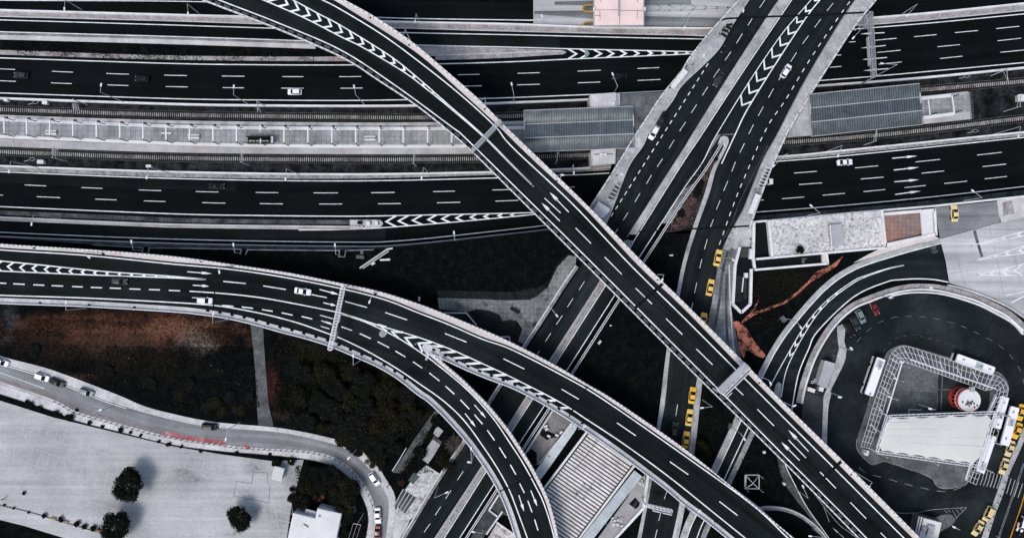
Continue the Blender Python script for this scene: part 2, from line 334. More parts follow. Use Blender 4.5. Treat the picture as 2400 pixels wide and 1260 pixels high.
# ground: dark scrub with brown, olive and grey patches
def ground_mat():
    m, t, b = newmat('dark_scrub_ground')
    tc = nd(t, 'ShaderNodeTexCoord'); v = tc.outputs['Object']
    c = mixc(t, mrange(t, nz(t, v, 0.35, 8, 0.7), 0.45, 0.75, 0, 1), (0.0030, 0.0042, 0.0048), (0.0085, 0.0090, 0.0085))
    dn = nd(t, 'ShaderNodeTexNoise'); dn.inputs['Scale'].default_value = 0.16; dn.inputs['Detail'].default_value = 7; t.links.new(v, dn.inputs['Vector'])
    mot = nz(t, v, 0.9, 8, 0.75)
    c = blobs(t, v, c, [
        (330, 770, 210, 38, (0.16, 0.068, 0.042), 1.0), (110, 790, 110, 30, (0.05, 0.028, 0.02), .8), (250, 830, 200, 30, (0.035, 0.022, 0.016), .8), (130, 752, 75, 20, (0.085, 0.040, 0.026), 0.9), (465, 800, 55, 28, (0.16, 0.145, 0.13), 0.9),
        (290, 800, 90, 26, (0.055, 0.035, 0.030), 0.8), (430, 770, 90, 20, (0.17, 0.09, 0.06), 0.9), (190, 880, 40, 12, (0.08, 0.04, 0.03), 0.7),
        (740, 850, 60, 45, (0.030, 0.028, 0.012), 0.8), (880, 900, 90, 45, (0.032, 0.029, 0.011), 0.8), (640, 905, 16, 45, (0.07, 0.025, 0.02), 0.8),
        (690, 975, 40, 14, (0.08, 0.05, 0.045), 0.7), (970, 965, 50, 22, (0.05, 0.04, 0.02), 0.7), (1060, 1070, 30, 35, (0.07, 0.045, 0.03), 0.7),
        (1850, 660, 70, 40, (0.020, 0.019, 0.013), 0.7), (20, 740, 18, 60, (0.06, 0.065, 0.08), 0.7), (380, 870, 120, 22, (0.018, 0.017, 0.011), 0.8),
        (1540, 1185, 12, 35, (0.07, 0.045, 0.03), 0.8)], dn, mot)
    c = mixc(t, mrange(t, nz(t, v, 2.2, 2, 0.5), 0.74, 0.80, 0, 1), c, (0.06, 0.058, 0.055))
    c = mixc(t, 1.0, c, grey(t, mrange(t, nz(t, v, 1.4, 4, 0.8), 0.3, 0.7, 0.5, 1.5)), 'MULTIPLY')
    t.links.new(c, b.inputs['Base Color']); b.inputs['Roughness'].default_value = 1; b.inputs['Specular IOR Level'].default_value = 0.0
    return m
SCRUB = ground_mat()
# ================================================================ terrain
MZ = -7.0
mb = MB(); mb.face([(-1600, -1600, MZ-0.30), (1600, -1600, MZ-0.30), (1600, 1600, MZ-0.30), (-1600, 1600, MZ-0.30)])
lowland = struct(mb.build('ground', SCRUB))
cut = [(-200, 545), (0, 557), (216, 573), (400, 580.5), (800, 586.5), (905, 582), (960, 576), (1080, 563), (1200, 549), (1340, 534), (1500, 525), (1765, 518), (2000, 496.5), (2190, 480.5), (2400, 458), (2600, 436)]
mb = MB()
edge = P3(cut, 0.0)
top = [Vector((-1500, edge[0].y, 0))] + edge + [Vector((1500, edge[-1].y, 0)), Vector((1500, -1500, 0)), Vector((-1500, -1500, 0))]
mb.prism(top, 7.5)
upland = struct(mb.build('terrain', SCRUB))
def area(name, poly, z, mat, h=0.0, parent=None, sp=False):
    m_ = MB(); m_.prism(P3(spl(poly+[poly[0]])[:-1] if sp else poly, z), h)
    return m_.build(name, mat, parent)
def S(name, poly, z, mat, h=0.0, sp=False): return struct(area(name, poly, z, mat, h, None, sp))
def line_part(name, lines, z, wpx, mat, parent, each=False):
    """painted lines: list of plan lines"""
    m_ = MB(); k = SX*(CH-z)/CH
    if each:
        for ln in lines: MB().strip(P3(ln, z), wpx*k).build(name, mat, parent)
        return
    for ln in lines: m_.strip(P3(ln, z), wpx*k)
    return m_.build(name, mat, parent)
def arrows(mb, lst, z, w=2.0, hl=0.42, hw=3.0):
    """lane arrows: tail, tip (plan points)"""
    k = SX*(CH-z)/CH
    for (x0, y0, x1, y1) in lst:
        l = math.hypot(x1-x0, y1-y0); ux, uy = (x1-x0)/l, (y1-y0)/l
        hx, hy = x1-ux*l*hl, y1-uy*l*hl
        mb.strip(P3([(x0, y0), (hx, hy)], z), w*k)
        q = [(hx-ux*l*.03-uy*hw, hy-uy*l*.03+ux*hw), (hx+ux*l*.10-uy*hw*.9, hy+uy*l*.10+ux*hw*.9), (x1, y1), (hx+ux*l*.10+uy*hw*.9, hy+uy*l*.10-ux*hw*.9), (hx-ux*l*.03+uy*hw, hy-uy*l*.03-ux*hw)]
        mb.face(P3(q, z))
def chevs(mb, up, lo, apex, back, wpx, z, dirx):
    """chevrons between two lines given as plan lines of x; apex x list, arms run back"""
    k = SX*(CH-z)/CH
    for a in apex:
        yu, yl = atx(up, a), atx(lo, a); c = (a, (yu+yl)/2); h = (yl-yu)/2
        b = dirx*min(back, h*1.9); xb = a-b
        mb.strip(P3([(xb, atx(up, xb)), c, (xb, atx(lo, xb))], z), wpx*k)
# ================================================================ motorway lines (plan, left to right)
N_line = [(-160, -5), (0, 1), (485, 5), (700, 24), (879, 41), (1200, 47.3), (1250, 47.6)]
N_bar = [(-160, 18), (0, 23.5), (400, 34.5), (600, 39.5), (800, 46), (900, 50), (1000, 52.5), (1200, 56.5), (1400, 63.5), (1600, 65.5), (1700, 64.5), (1900, 53), (2050, 41.5), (2200, 28.5), (2400, 8), (2560, -8)]
N_ped = [(-160, 33), (0, 38), (400, 48.5), (600, 55), (800, 61), (1000, 67), (1200, 72.5), (1400, 77.5), (1600, 81.5), (1700, 82), (2000, 59.5), (2060, 55.5), (2200, 43.5), (2400, 24), (2560, 8)]
N_e1 = [(-160, 42), (0, 47), (400, 59), (650, 67), (935, 76.5), (1200, 82), (1600, 91), (1750, 90), (2000, 69), (2200, 52.5), (2400, 33), (2560, 17)]
N_r2 = [(-160, 70.5), (0, 75), (400, 86), (740, 97), (980, 106), (1200, 111), (1325, 114.5), (1450, 117.5), (1600, 121), (1650, 122)]
N_k2t = [(-160, 112), (0, 117), (400, 130), (800, 133), (1020, 131)]
N_k2b = [(-160, 122.5), (0, 128), (400, 140), (800, 143.5), (1020, 141)]
N_e2 = [(-160, 131), (0, 136), (400, 149), (600, 152), (800, 152.6), (1030, 150), (1200, 145), (1320, 139.5), (1450, 134), (1600, 127.5), (1660, 124)]
N_d1 = [(-60, 159), (0, 161.5), (145, 168.5), (275, 173.5), (410, 177), (546, 178.8), (686, 180), (821, 180), (1098, 175), (1239, 171.5), (1381, 166), (1560, 158)]
N_d2 = [(-60, 186), (0, 189.5), (145, 195.5), (275, 200), (410, 203.5), (546, 206), (686, 207), (821, 207), (1098, 202), (1239, 198.5), (1381, 193.5), (1560, 186)]
N_e3 = [(-160, 211), (0, 218), (400, 231.3), (600, 234.5), (800, 235.7), (950, 234), (1125, 231), (1200, 229), (1300, 225), (1440, 219), (1700, 205), (2000, 183), (2200, 165.5), (2400, 147), (2560, 132)]
N_b3 = [(-160, 223), (0, 230), (400, 243.3), (600, 246.7), (800, 248), (975, 247), (1150, 242), (1200, 240), (1380, 233), (1700, 216), (2000, 195), (2060, 190.5), (2200, 178.5), (2400, 158.5), (2560, 143)]
T1 = [(-160, 249), (0, 256.5), (160, 262), (400, 269), (800, 274.5), (1000, 275.5), (1200, 272), (1400, 264), (1700, 245), (2000, 224), (2160, 211), (2400, 191), (2560, 177)]
PL_t = [(-160, 262), (0, 269), (400, 282), (800, 287), (1020, 286.5), (1230, 283), (1500, 271), (1900, 246), (2158, 225), (2270, 214)]
PL_b = [(-160, 336), (0, 343), (400, 357), (800, 361), (1100, 360), (1300, 353), (1500, 344), (1900, 317), (2165, 290.5), (2276, 279)]
W_t = [(-160, 273), (0, 280), (400, 296), (600, 299.5), (800, 301.5), (1060, 301.5), (1228, 299)]
W_b = [(-160, 313), (0, 320), (400, 336), (600, 341), (800, 343), (1060, 343), (1100, 342)]
T2 = [(-160, 348.5), (0, 355.5), (400, 370), (800, 374), (1120, 372), (1300, 366), (1500, 357), (1850, 333), (2000, 322), (2160, 306), (2400, 277), (2560, 258)]
S_b1 = [(-160, 382), (0, 388.5), (400, 402.3), (800, 408), (1150, 403), (1300, 397), (1420, 391), (1830, 366.5), (2000, 350), (2400, 309.5), (2560, 293)]
S_k1 = [(-160, 394), (0, 400), (400, 415), (800, 418.5), (1160, 409.5), (1420, 399), (1830, 374), (2000, 359), (2400, 318.5), (2560, 302)]
S_e1 = [(-160, 396.5), (0, 402.5), (400, 418), (800, 424), (1160, 417), (1300, 411), (1420, 406), (1830, 377.5), (2000, 363), (2400, 322), (2560, 305.5)]
S_d1 = [(-60, 430), (32, 432), (83, 434.5), (216, 440.5), (351, 446), (486, 449.5), (626, 451.3), (763, 452), (898, 451.3), (1040, 448.5), (1180, 444.5), (1400, 436)]
S_d2 = [(-60, 454), (0, 457), (113, 462), (248, 467.5), (363, 471.5), (501, 475.5), (636, 477.5), (776, 478), (913, 477.3), (1051, 474.5), (1185, 470.5), (1400, 462)]
S_e2 = [(-160, 476), (0, 484), (400, 500.8), (600, 504.8), (800, 506.5), (902, 505.6), (1030, 503), (1200, 499.5), (1280, 497)]
S_e3 = [(-160, 535), (0, 544), (400, 560), (800, 567), (950, 563), (1200, 537), (1330, 523), (1500, 513), (1770, 497), (2000, 479), (2200, 459.5), (2400, 437), (2560, 419)]
S_g2 = [(700, 538.8), (800, 537.6), (902, 533), (1054, 521), (1200, 507.5), (1280, 499)]
for nm in ('N_line N_bar N_ped N_e1 N_r2 N_k2t N_k2b N_e2 N_e3 N_b3 T1 PL_t PL_b W_t W_b T2 S_b1 S_k1 S_e1 S_e2 S_e3 S_g2').split(): globals()[nm] = spl(globals()[nm], 20)
# ---- carriageway sheets
mb = MB(); ribbon(mb, off(N_e1, -75), off(N_bar, 2), MZ+.0, step=14)
far_road = struct(mb.build('motorway', A_MW))
mb = MB(); ribbon(mb, off(N_ped, -2), [(-160, 226), *off(N_b3, 3)], MZ+.004, step=14)
north_road = struct(mb.build('motorway', A_MW))
A_PT = MAT('patched_asphalt', (.0095, .0125, .0138), .35, .08, .3, 2.5, .4, spec=.03)
m_ = MB(); ribbon(m_, [(870, 81), (1200, 86), (1312, 89)], [(900, 102), (1200, 108), (1312, 112)], MZ+.014); m_.build('asphalt_patch', A_PT, north_road)
mb = MB(); ribbon(mb, off(S_k1, -3), off(S_e3, 9), MZ+.004, step=14)
south_road = struct(mb.build('motorway', A_MW))
m_ = MB(); ribbon(m_, [(-100, 516), (0, 521), (400, 536), (800, 541), (904, 537)], [(-100, 536), (0, 542), (400, 558), (800, 564.5), (904, 563)], MZ+.014); m_.build('asphalt_patch', A_PT, south_road); m_ = MB(); ribbon(m_, [(-60, 402), (200, 412), (553, 424)], [(-60, 424), (200, 437), (553, 448)], MZ+.015); m_.build('asphalt_patch', MAT('patched_asphalt_dark', (.0068, .0088, .0098), .35, .08, .3, 2.5, .3, spec=.03), south_road)
# toll plaza concrete lanes at the top
mb = MB(); ribbon(mb, [(1250, -40), (1393, -40)], [(1250, 56), (1393, 60)], MZ+.02); ribbon(mb, [(1508, -40), (1760, -40)], [(1508, 60), (1760, 62)], MZ+.02)
toll_lane = struct(mb.build('toll_pavement', [TOLL])); 
mb = MB(); ribbon(mb, [(1252, 26), (1392, 25)], [(1252, 33), (1392, 45)], MZ+.03); ribbon(mb, [(1300, 4), (1392, 2)], [(1300, 12), (1392, 14)], MZ+.03); ribbon(mb, [(1510, 38), (1720, 43)], [(1510, 59), (1720, 61)], MZ+.03); ribbon(mb, [(1510, -10), (1620, -10)], [(1510, 12), (1620, 12)], MZ+.03)
mb.build('tyre_marks', TOLL_D, toll_lane)
gt, gb = [(1516, 13), (1600, 12), (1712, 17)], [(1516, 26), (1600, 25), (1712, 18.5)]
mb = MB(); mz = MZ+.045
for g in (gt, gb): mb.strip(P3(g, mz), .22)
chevs(mb, gt, gb, [1552, 1579, 1605, 1631, 1657, 1683, 1706], 12, 3, mz, 1)
mb.build('chevron_marking', PAINT_OLD, toll_lane)
# ---- painted lines
lz = MZ+.022
line_part('edge_line', [N_line], lz, 2.0, PAINT, far_road)
line_part('edge_line', [N_e1, N_e3], lz, 2.0, PAINT, north_road)
line_part('edge_line', [N_r2, N_e2], lz, 2.2, PAINT, north_road)
def dashes(poly, iv): return [part_of(poly, a, b) for a, b in iv]
d = dashes(N_d1, [(0, 35), (122, 171), (249, 302), (385, 438), (520, 573), (662, 711), (795, 847), (930, 980), (1073, 1124), (1213, 1265), (1354, 1408), (1494, 1545)])
d += dashes(N_d2, [(0, 37), (120, 168), (252, 301), (389, 440), (522, 572), (659, 712), (798, 850), (930, 980), (1078, 1129), (1212, 1265), (1354, 1407), (1494, 1548)])
d += [[(2142, 86.5), (2195, 81.5)], [(2238, 77), (2292, 72)], [(2335, 67.5), (2389, 62)], [(2197, 110), (2250, 105)], [(2338, 96), (2393, 90)], [(2203, 137.5), (2256, 132)], [(2345, 123), (2400, 117.5)],
      [(2050, 95), (2101, 90)], [(2055, 123.5), (2111, 118)], [(2059, 151), (2114, 145.5)], [(1990, 99), (2005, 98)], [(1960, 130), (1972, 129)], [(1945, 158), (1972, 156)]]
line_part('lane_dashes', d, lz, 1.4, PAINT, north_road)
mb = MB(); arrows(mb, [(2073, 77, 2016, 80), (2076, 107, 2018, 113), (2079, 135, 2021, 140), (2083, 161, 2024, 166)], lz, 2.0, .45, 2.6)
mb.build('arrow_marking', PAINT, north_road)
gu, gl = [(1290, 114)]+part_of(N_r2, 1320, 1650), [(1290, 141)]+part_of(N_e2, 1320, 1650)
mb = MB(); chevs(mb, gu, gl, [1351, 1379, 1409, 1438, 1467, 1497, 1528, 1559, 1587, 1612], 20, 3.8, lz+.012, 1)
mb.build('chevron_marking', PAINT, north_road)
line_part('edge_line', [S_e1, S_e3], lz, 2.0, PAINT, south_road)
line_part('edge_line', [S_e2, S_g2], lz, 2.3, PAINT, south_road)
d = dashes(S_d1, [(58, 108), (191, 240), (325, 378), (459, 512), (599, 652), (735, 792), (870, 925), (1015, 1066), (1154, 1205), (1334, 1347)])
d += dashes(S_d2, [(-30, 7), (86, 141), (223, 273), (337, 388), (474, 528), (609, 663), (748, 802), (886, 939), (1024, 1079), (1161, 1215)])
d += [[(2004, 393.5), (2058, 388.5)], [(2146, 379.5), (2203, 373.5)], [(2290, 363.5), (2348, 357)], [(2017, 419.5), (2071, 415)], [(2160, 406), (2213, 400.5)], [(2303, 390.5), (2358, 384.5)],
      [(2024, 449), (2075, 444)], [(2120, 439.5), (2170, 434.5)], [(2213, 430), (2267, 424.5)], [(2308, 419), (2360, 413.5)], [(1861, 405.5), (1914, 401.5)], [(1873, 432.5), (1927, 428.5)], [(1833, 465.5), (1885, 461.5)], [(1928, 457.5), (1980, 453)], [(1775, 469), (1790, 468.5)]]
line_part('lane_dashes', d, lz, 1.4, PAINT, south_road)
mb = MB(); arrows(mb, [(2091, 371, 2150, 365.5), (2095, 398.5, 2154, 392), (2096, 426, 2154, 421), (2098, 455.5, 2158, 447.5)], lz, 2.2, .40, 2.6)
mb.build('arrow_marking', PAINT, south_road)
mb = MB(); chevs(mb, S_e2, S_g2, [905, 934, 967, 1003, 1036, 1069, 1103, 1135, 1168, 1198], 24, 3.9, lz+.012, -1)
mb.build('chevron_marking', PAINT, south_road)
# ---- kerbs, verges, barriers of the motorway
def band(name, A, B, z, mat, h=.25, step=14):
    m_ = MB(); ribbon(m_, A, B, z, h, step); return struct(m_.build(name, mat))
kz = MZ+.16
band('verge_kerb', off(N_bar, 1.5), off(N_ped, .2), kz, KERB_R)
band('kerb_edge', off(N_ped, -.5), off(N_ped, 1.7), kz+.02, CONC)
x = part_of(N_r2, -160, 740); band('kerb', off(x, 2), off(x, 7), kz, CONC_D); band('slope_paving', off(x, 7), off(x, 18.5), kz+.05, CONC)
band('grass_strip', off(x, 18), part_of(N_k2t, -160, 760), MZ+.3, SCRUB, .5)
band('verge_kerb', N_k2t, N_k2b, kz, KERB_R)
isl = [(960, 106.5), (1100, 110), (1200, 113.5), (1318, 118), (1327, 121), (1326, 125), (1318, 127.5), (1200, 135), (1100, 139), (1000, 141.5), (940, 142)]
S('traffic_island', isl, kz, KERB_R, .3)
mb = MB(); mb.strip(P3([(960, 131), (1080, 128), (1200, 124), (1315, 119)], kz+.15), .3, .2); struct(mb.build('kerb_edge', CONC))
band('rail_formation', off(N_b3, -1), off(S_b1, 1), MZ-.02, BALLAST, .2)
def barrier(name, label, pts, z0, h, wpx, mat, cat='barrier', grp=None):
    m_ = MB(); m_.strip(P3(pts, z0+h), wpx*SX, h); o = m_.build(name, mat); return tag(o, label, cat, grp)
barrier('concrete_barrier', 'long pale concrete barrier along the far kerb at the top, above the upper motorway lanes', N_bar, MZ, 1.0, 4.2, CONC_W)
barrier('concrete_barrier', 'long pale concrete barrier between the upper motorway lanes and the upper railway track', N_b3, MZ, 0.9, 4.6, CONC_W)
barrier('concrete_barrier', 'long white concrete barrier between the lower railway track and the lower motorway lanes', S_b1, MZ, 0.9, 4.0, CONC_W)
band('verge_kerb', off(S_b1, 2), S_k1, kz, KERB)
x = part_of(S_e2, -160, 880)
band('grass_strip', off(x, 9), off(x, 19), MZ+.2, MOSSY, .4)
sb2 = [(-160, 501), (0, 509.5), (400, 526), (800, 531.5), (845, 530)]
barrier('concrete_barrier', 'broad pale concrete divider beside the narrow slip road, ending at a rounded island nose', spl(sb2, 20), MZ, 0.9, 5.5, CONC)
band('kerb_edge', [(-160, 504), (0, 513), (400, 530), (800, 536), (850, 534)], [(-160, 508), (0, 517), (400, 533.5), (800, 538.5), (850, 537)], MZ+.25, CONC)
S('traffic_island', spl([(820, 515), (880, 515), (893, 517), (898, 523), (893, 530), (882, 533), (820, 536)], 4), kz+.1, CONC, .3)
for i, (x, y, l) in enumerate([(844, 522, 9), (884, 523.5, 5)]):
    m_ = MB(); q = P(x, y, kz+.1); m_.box(q+Vector((0, 0, .45)), l*SX, .9, .9)
    m_.box(q+Vector((0, 0, .95)), l*SX+.1, 1.0, .1)
    tag(m_.build('equipment_cabinet', [DARK, STEEL_W][i]), ['black equipment cabinet on the rounded island nose', 'small dark-topped cabinet close to the tip of the rounded island nose'][i], 'cabinet')
m_ = MB(); m_.box(P(863, 523.5, kz+.55), .9, 1.1, .9); m_.box(P(863, 523.5, kz+1.05), 1.0, 1.2, .1); tag(m_.build('equipment_cabinet', STEEL_W), 'white cabinet box between two dark ones on the island nose', 'cabinet')
x = part_of(S_e3, -160, 1340)
band('kerb', off(x, 8.5), off(x, 11), MZ+.2, CONC, .4); band('grass_strip', off(x, 11), off(x, 20), MZ+.25, MOSSY, .4)
x = part_of(S_e3, 1760, 2560)
band('grass_strip', off(x, 8), off(x, 19), MZ+.25, MOSSY, .4)
# retaining wall caps on the south side of the cutting
wl = [(216, 573.5), (400, 581), (441, 581.5), (443, 581.5)]
mb = MB()
for seg in ([(330, 580), (334, 580.5), (332, 593), (347, 593.5), (349, 581), (400, 581), (566, 584)], [(566, 584), (562, 596)], [(575, 597), (580, 585), (796, 587), (794, 601), (808, 601.5), (810, 587), (876, 585)], [(216, 573.5), (330, 580)]):
    mb.strip(P3(seg, .45), .26, .5)
tag(mb.build('retaining_wall', CONC_D), 'thin stained wall top with square notches along the lower edge of the motorway cutting', 'wall')
mb = MB(); mb.strip(P3([(920, 581.5), (907, 584), (843, 628)], .7), .45, .8); mb.strip(P3([(911, 588), (850, 629)], .5), .3, .6)
tag(mb.build('wing_wall', CONC), 'angled pale wing wall running diagonally down into the dark scrub', 'wall')
mb = MB(); mb.strip(P3([(1762, 520.5), (2000, 498.5), (2190, 482.5), (2400, 460), (2560, 443)], .6), .55, 1)
tag(mb.build('retaining_wall', CONC_W), 'long white wall top along the lower right edge of the motorway cutting', 'wall')
# ================================================================ railway
def track(pts):
    z = MZ+.16; k = SX*(CH-z)/CH; L = plen(pts); mb = MB(); n = int(L/4.75)
    for i in range(n):
        c, (ux, uy) = lpx(pts, i*4.75)
        a = P(c[0]-uy*9.2, c[1]+ux*9.2, z); b = P(c[0]+uy*9.2, c[1]-ux*9.2, z); mb.bar(a, b, .27, .2)
    o = struct(mb.build('railway_track', SLEEPER))
    for s in (-1, 1):
        m_ = MB(); m_.strip(P3(off(pts, s*5.9), z+.30), .30, .2); m_.build('rail', RAIL, o)
    m_ = MB()
    for s in (-1, 1): m_.strip(P3(off(pts, s*6.6), z+.16), .52, .1)
    m_.build('ballast_shoulder', DARK, o)
track(T1); track(T2)
mb = MB(); ribbon(mb, PL_t, PL_b, MZ+.9, 1.3, 14)
plat = struct(mb.build('station_platform', PLAT))
mb = MB(); ribbon(mb, off(PL_t, 0), off(PL_t, 7), MZ+.91, 0, 14); ribbon(mb, off(PL_b, -17), PL_b, MZ+.91, 0, 14); mb.build('edge_paving', PLAT_E, plat)
mb = MB(); ribbon(mb, off(W_t, -3.8), off(W_t, 3.8), MZ+.93, 0, 14); ribbon(mb, off(W_b, -3.6), off(W_b, 3.6), MZ+.93, 0, 14); mb.build('white_band', ROOF_W, plat)
# frames across the open platform
PZ = MZ+.9
for i, x in enumerate([33, 85, 138, 191, 245, 299, 352, 405, 459, 513, 567, 622, 676, 731, 786, 841, 895, 950, 1006, 1061]):
    yt, yb = atx(W_t, x), atx(W_b, x)
    c = P(x, (yt+yb)/2, PZ)
    t = thing('platform_portal', 'white steel portal spanning the open railway platform between its two white bands', 'portal', c, 'portals standing along the open platform')
    zt = PZ+4.2; f = (CH-PZ)/(CH-zt)
    a = P(x, yt+1, PZ); b = P(x, yb-1, PZ)
    for q in (a, b):
        m_ = MB(); m_.bar(q, q+Vector((0, 0, 3.9)), .22); m_.build('post', STEEL_D, t)
    m_ = MB()
    if x == 622: m_.bar(a+Vector((0, .1, 4.0)), a+Vector((0, -1.6, 4.0)), .40, .25); m_.bar(b+Vector((0, 1.2, 4)), b+Vector((0, -.1, 4)), .3, .25)
    else: m_.bar(a+Vector((0, -.25, 4.0)), b+Vector((0, .25, 4.0)), .40, .28)
    m_.build('beam', STEEL_W, t)
    m_ = MB(); m_.bar(a+Vector((.3, -.6, 3.2)), a+Vector((2.6, -1.6, 3.1)), .14); m_.build('bracket_arm', STEEL, t)
    m_ = MB(); m_.box(a+Vector((.45, .1, 3.7)), .7, .45, .4); m_.build('lamp_box', STEEL_D, t)
# platform shelter and benches
c = P(611, 330, PZ); t = thing('waiting_shelter', 'black open-topped waiting shelter with white seats on the railway platform', 'shelter', c)
m_ = MB(); m_.box(c+Vector((0, 0, .05)), 7.6, 2.0, .1); m_.build('floor', DARK, t)
for s in (1, -1): m_ = MB(); m_.box(c+Vector((0, s*.98, 1.2)), 7.6, .10, 2.3); m_.build('side_panel', STEEL_D, t)
m_ = MB(); m_.box(c+Vector((3.8, 0, 1.2)), .10, 1.9, 2.3); m_.build('end_panel', GLASS_T, t)
m_ = MB(); m_.box(c+Vector((4.15, -.1, 2.2)), .75, 1.9, .08); m_.build('end_canopy', ROOF_BLU, t)
for i in range(6): m_ = MB(); m_.box(c+Vector((-2.9+i*1.0+(.15 if i > 1 else 0), -.15, .5)), .85, .42, .1); m_.build('seat', ROOF_W, t)
m_ = MB(); m_.bar(c+Vector((-3.4, -.15, .35)), c+Vector((3.0, -.15, .35)), .08); m_.build('seat_rail', STEEL_D, t)
for x, y, l, lab in [(122, 311, 26, 'long slatted pale bench, leftmost on the railway platform'), (455.5, 320.5, 28, 'pair of pale back-to-back benches on the platform left of the black shelter'), (867, 324.5, 28, 'pair of pale back-to-back benches on the platform right of the black shelter'), (927, 325, 22, 'narrow grey bench with a gap in the middle on the platform, rightmost of all'), (392, 316.5, 24, 'thin pale bench on the platform, between two frames left of the paired benches')]:
    c = P(x, y, PZ); t = thing('bench', lab, 'bench', c); k = l*SX
    m_ = MB()
    if x == 927: m_.box(c+Vector((-.95, 0, .45)), 1.0, .35, .1); m_.box(c+Vector((.95, .05, .45)), 1.0, .35, .1)
    else:
        m_.box(c+Vector((0, .45, .45)), k, .5, .1)
        if x != 392: m_.box(c+Vector((0, -.45, .45)), k, .5, .1)
    m_.build('seat', CONC_W if x != 927 else STEEL, t)
    if x not in (927, 392): m_ = MB(); m_.box(c+Vector((0, 0, .7)), k, .12, .5); m_.build('backrest', STEEL, t)
    m_ = MB()
    for s in (-.4, .4): m_.box(c+Vector((k*s, 0, .2)), .1, .9 if x not in (927, 392) else .3, .4)
    m_.build('legs', STEEL_D, t)
# ---------------- station roofs
def canopy(label, cor, z, seams, nband, pitch):
    """low corrugated roof over the tracks, folded lengthwise to catch the sun in bands"""
    c = P(sum(p[0] for p in cor)/4, sum(p[1] for p in cor)/4, 0); t = thing('station_roof', label, 'roof', c)
    A, B, C, D_ = [Vector((p[0], p[1], 0)) for p in cor]   # left-top, right-top, right-bottom, left-bottom
    m_ = MB(); nu, nv = 2, 36
    def pt(u, v):
        q = (A*(1-u)+B*u)*(1-v)+(D_*(1-u)+C*u)*v
        ph = v*nband; hh = -pitch*ph**3 if ph <= 1 else (-pitch*(2-ph) if ph <= 2 else -pitch*(1-(3-ph)**3))  # slopes made up so the sun brightens the roof along both gutters
        return P(q.x, q.y, z+hh)
    for i in range(nv):
        for j in range(nu): m_.face([pt(j/nu, i/nv), pt(j/nu, (i+1)/nv), pt((j+1)/nu, (i+1)/nv), pt((j+1)/nu, i/nv)])
    m_.build('roof_sheet', ROOF_MET, t)
    m_ = MB()
    for i in range(seams+1):
        for k in range(nv): m_.bar(pt(i/seams, k/nv)+Vector((0, 0, .05)), pt(i/seams, (k+1)/nv)+Vector((0, 0, .05)), .09, .10)
    m_.build('seams', STEEL_D, t)
    m_ = MB()
    for k in (0, nv): m_.bar(pt(0, k/nv)+Vector((0, 0, -.25)), pt(1, k/nv)+Vector((0, 0, -.25)), .25, .5)
    m_.bar(pt(0, 0)+Vector((0, 0, -.25)), pt(0, 1)+Vector((0, 0, -.25)), .25, .5); m_.bar(pt(1, 0)+Vector((0, 0, -.25)), pt(1, 1)+Vector((0, 0, -.25)), .25, .5)
    m_.build('fascia', STEEL, t)
    for u, v in ((.06, .3), (.06, .7), (.5, .3), (.5, .7), (.94, .3), (.94, .7)):
        q = pt(u, v); m_ = MB(); m_.tube((q.x, q.y, MZ+.9), (q.x, q.y, q.z-.1), .22); m_.build('column', STEEL, t)
    m_ = MB()
    for v in (1/3, 2/3): m_.bar(pt(0, v)+Vector((0, 0, .09)), pt(1, v)+Vector((0, 0, .09)), .28, .08)
    m_.build('valley_gutter', ROOF_G, t)
canopy('corrugated grey station roof left of the street bridge, under the edge of the long flyover', [(1228, 259), (1484, 249), (1487, 346), (1230, 356)], 1.5, 44, 3, .95)
canopy('corrugated grey station roof right of the street bridge, tilted with the tracks', [(1897, 221), (2155, 196), (2163, 291), (1903, 319)], 1.5, 46, 3, .95)
# small roofed blocks of the station
def block(name, label, cat, poly, z0, z1, wallm, roofm, inset=1.6):
    c = P(sum(p[0] for p in poly)/len(poly), sum(p[1] for p in poly)/len(poly), z0); t = thing(name, label, cat, c)
    m_ = MB(); m_.prism(P3(poly, z1), z1-z0); m_.build('wall', wallm, t)
    cx = sum(p[0] for p in poly)/len(poly); cy = sum(p[1] for p in poly)/len(poly)
    ins = []
    for p in poly:
        l = math.hypot(p[0]-cx, p[1]-cy); ins.append((p[0]-(p[0]-cx)/l*inset, p[1]-(p[1]-cy)/l*inset))
    m_ = MB(); m_.prism(P3(ins, z1+.05), .04); m_.build('roof', roofm, t)
    m_ = MB()
    for a, b in zip(poly, poly[1:]+poly[:1]): m_.bar(P(a[0], a[1], z1+.12), P(b[0], b[1], z1+.12), .22, .26)
    m_.build('parapet', CONC, t)
    return t
t = block('station_stair_house', 'flat-roofed stair house above the upper track, joined to the left station roof', 'building', [(1383, 222), (1443, 218), (1444, 248), (1384, 251)], MZ, .9, CONC, CONC)
m_ = MB(); m_.prism(P3([(1444, 219), (1453, 219), (1454, 248), (1445, 248)], .6), .3); m_.build('slatted_side_roof', ROOF_G, t)
m_ = MB(); m_.box(P(1438, 244, 1.4), .5, .9, .9); m_.build('air_unit', ROOF_W, t)
t = block('station_stair_house', 'flat-roofed stair house below the left station roof, with two white units on top', 'building', [(1386, 352), (1442, 348), (1441, 383), (1388, 387)], MZ, .9, CONC, CONC)
for x in (1409, 1418): m_ = MB(); m_.box(P(x, 361.5, 1.3), .9, .5, .6); m_.build('air_unit', ROOF_W, t)
m_ = MB(); m_.bar(P(1392, 362, 1.2), P(1436, 361, 1.2), .15); m_.build('pipe', STEEL_D, t)
# station plazas beside the bridge
S('station_forecourt', [(1454, 220), (1556, 216), (1489, 322), (1486, 346), (1443, 350), (1443, 385), (1425, 420), (1490, 330), (1484, 249), (1454, 249)], -.02, SLABM, .8)
S('station_forecourt', [(1900, 221), (1853, 300), (1845, 322), (1904, 317), (1897, 222)], .05, SIDEW, .8)
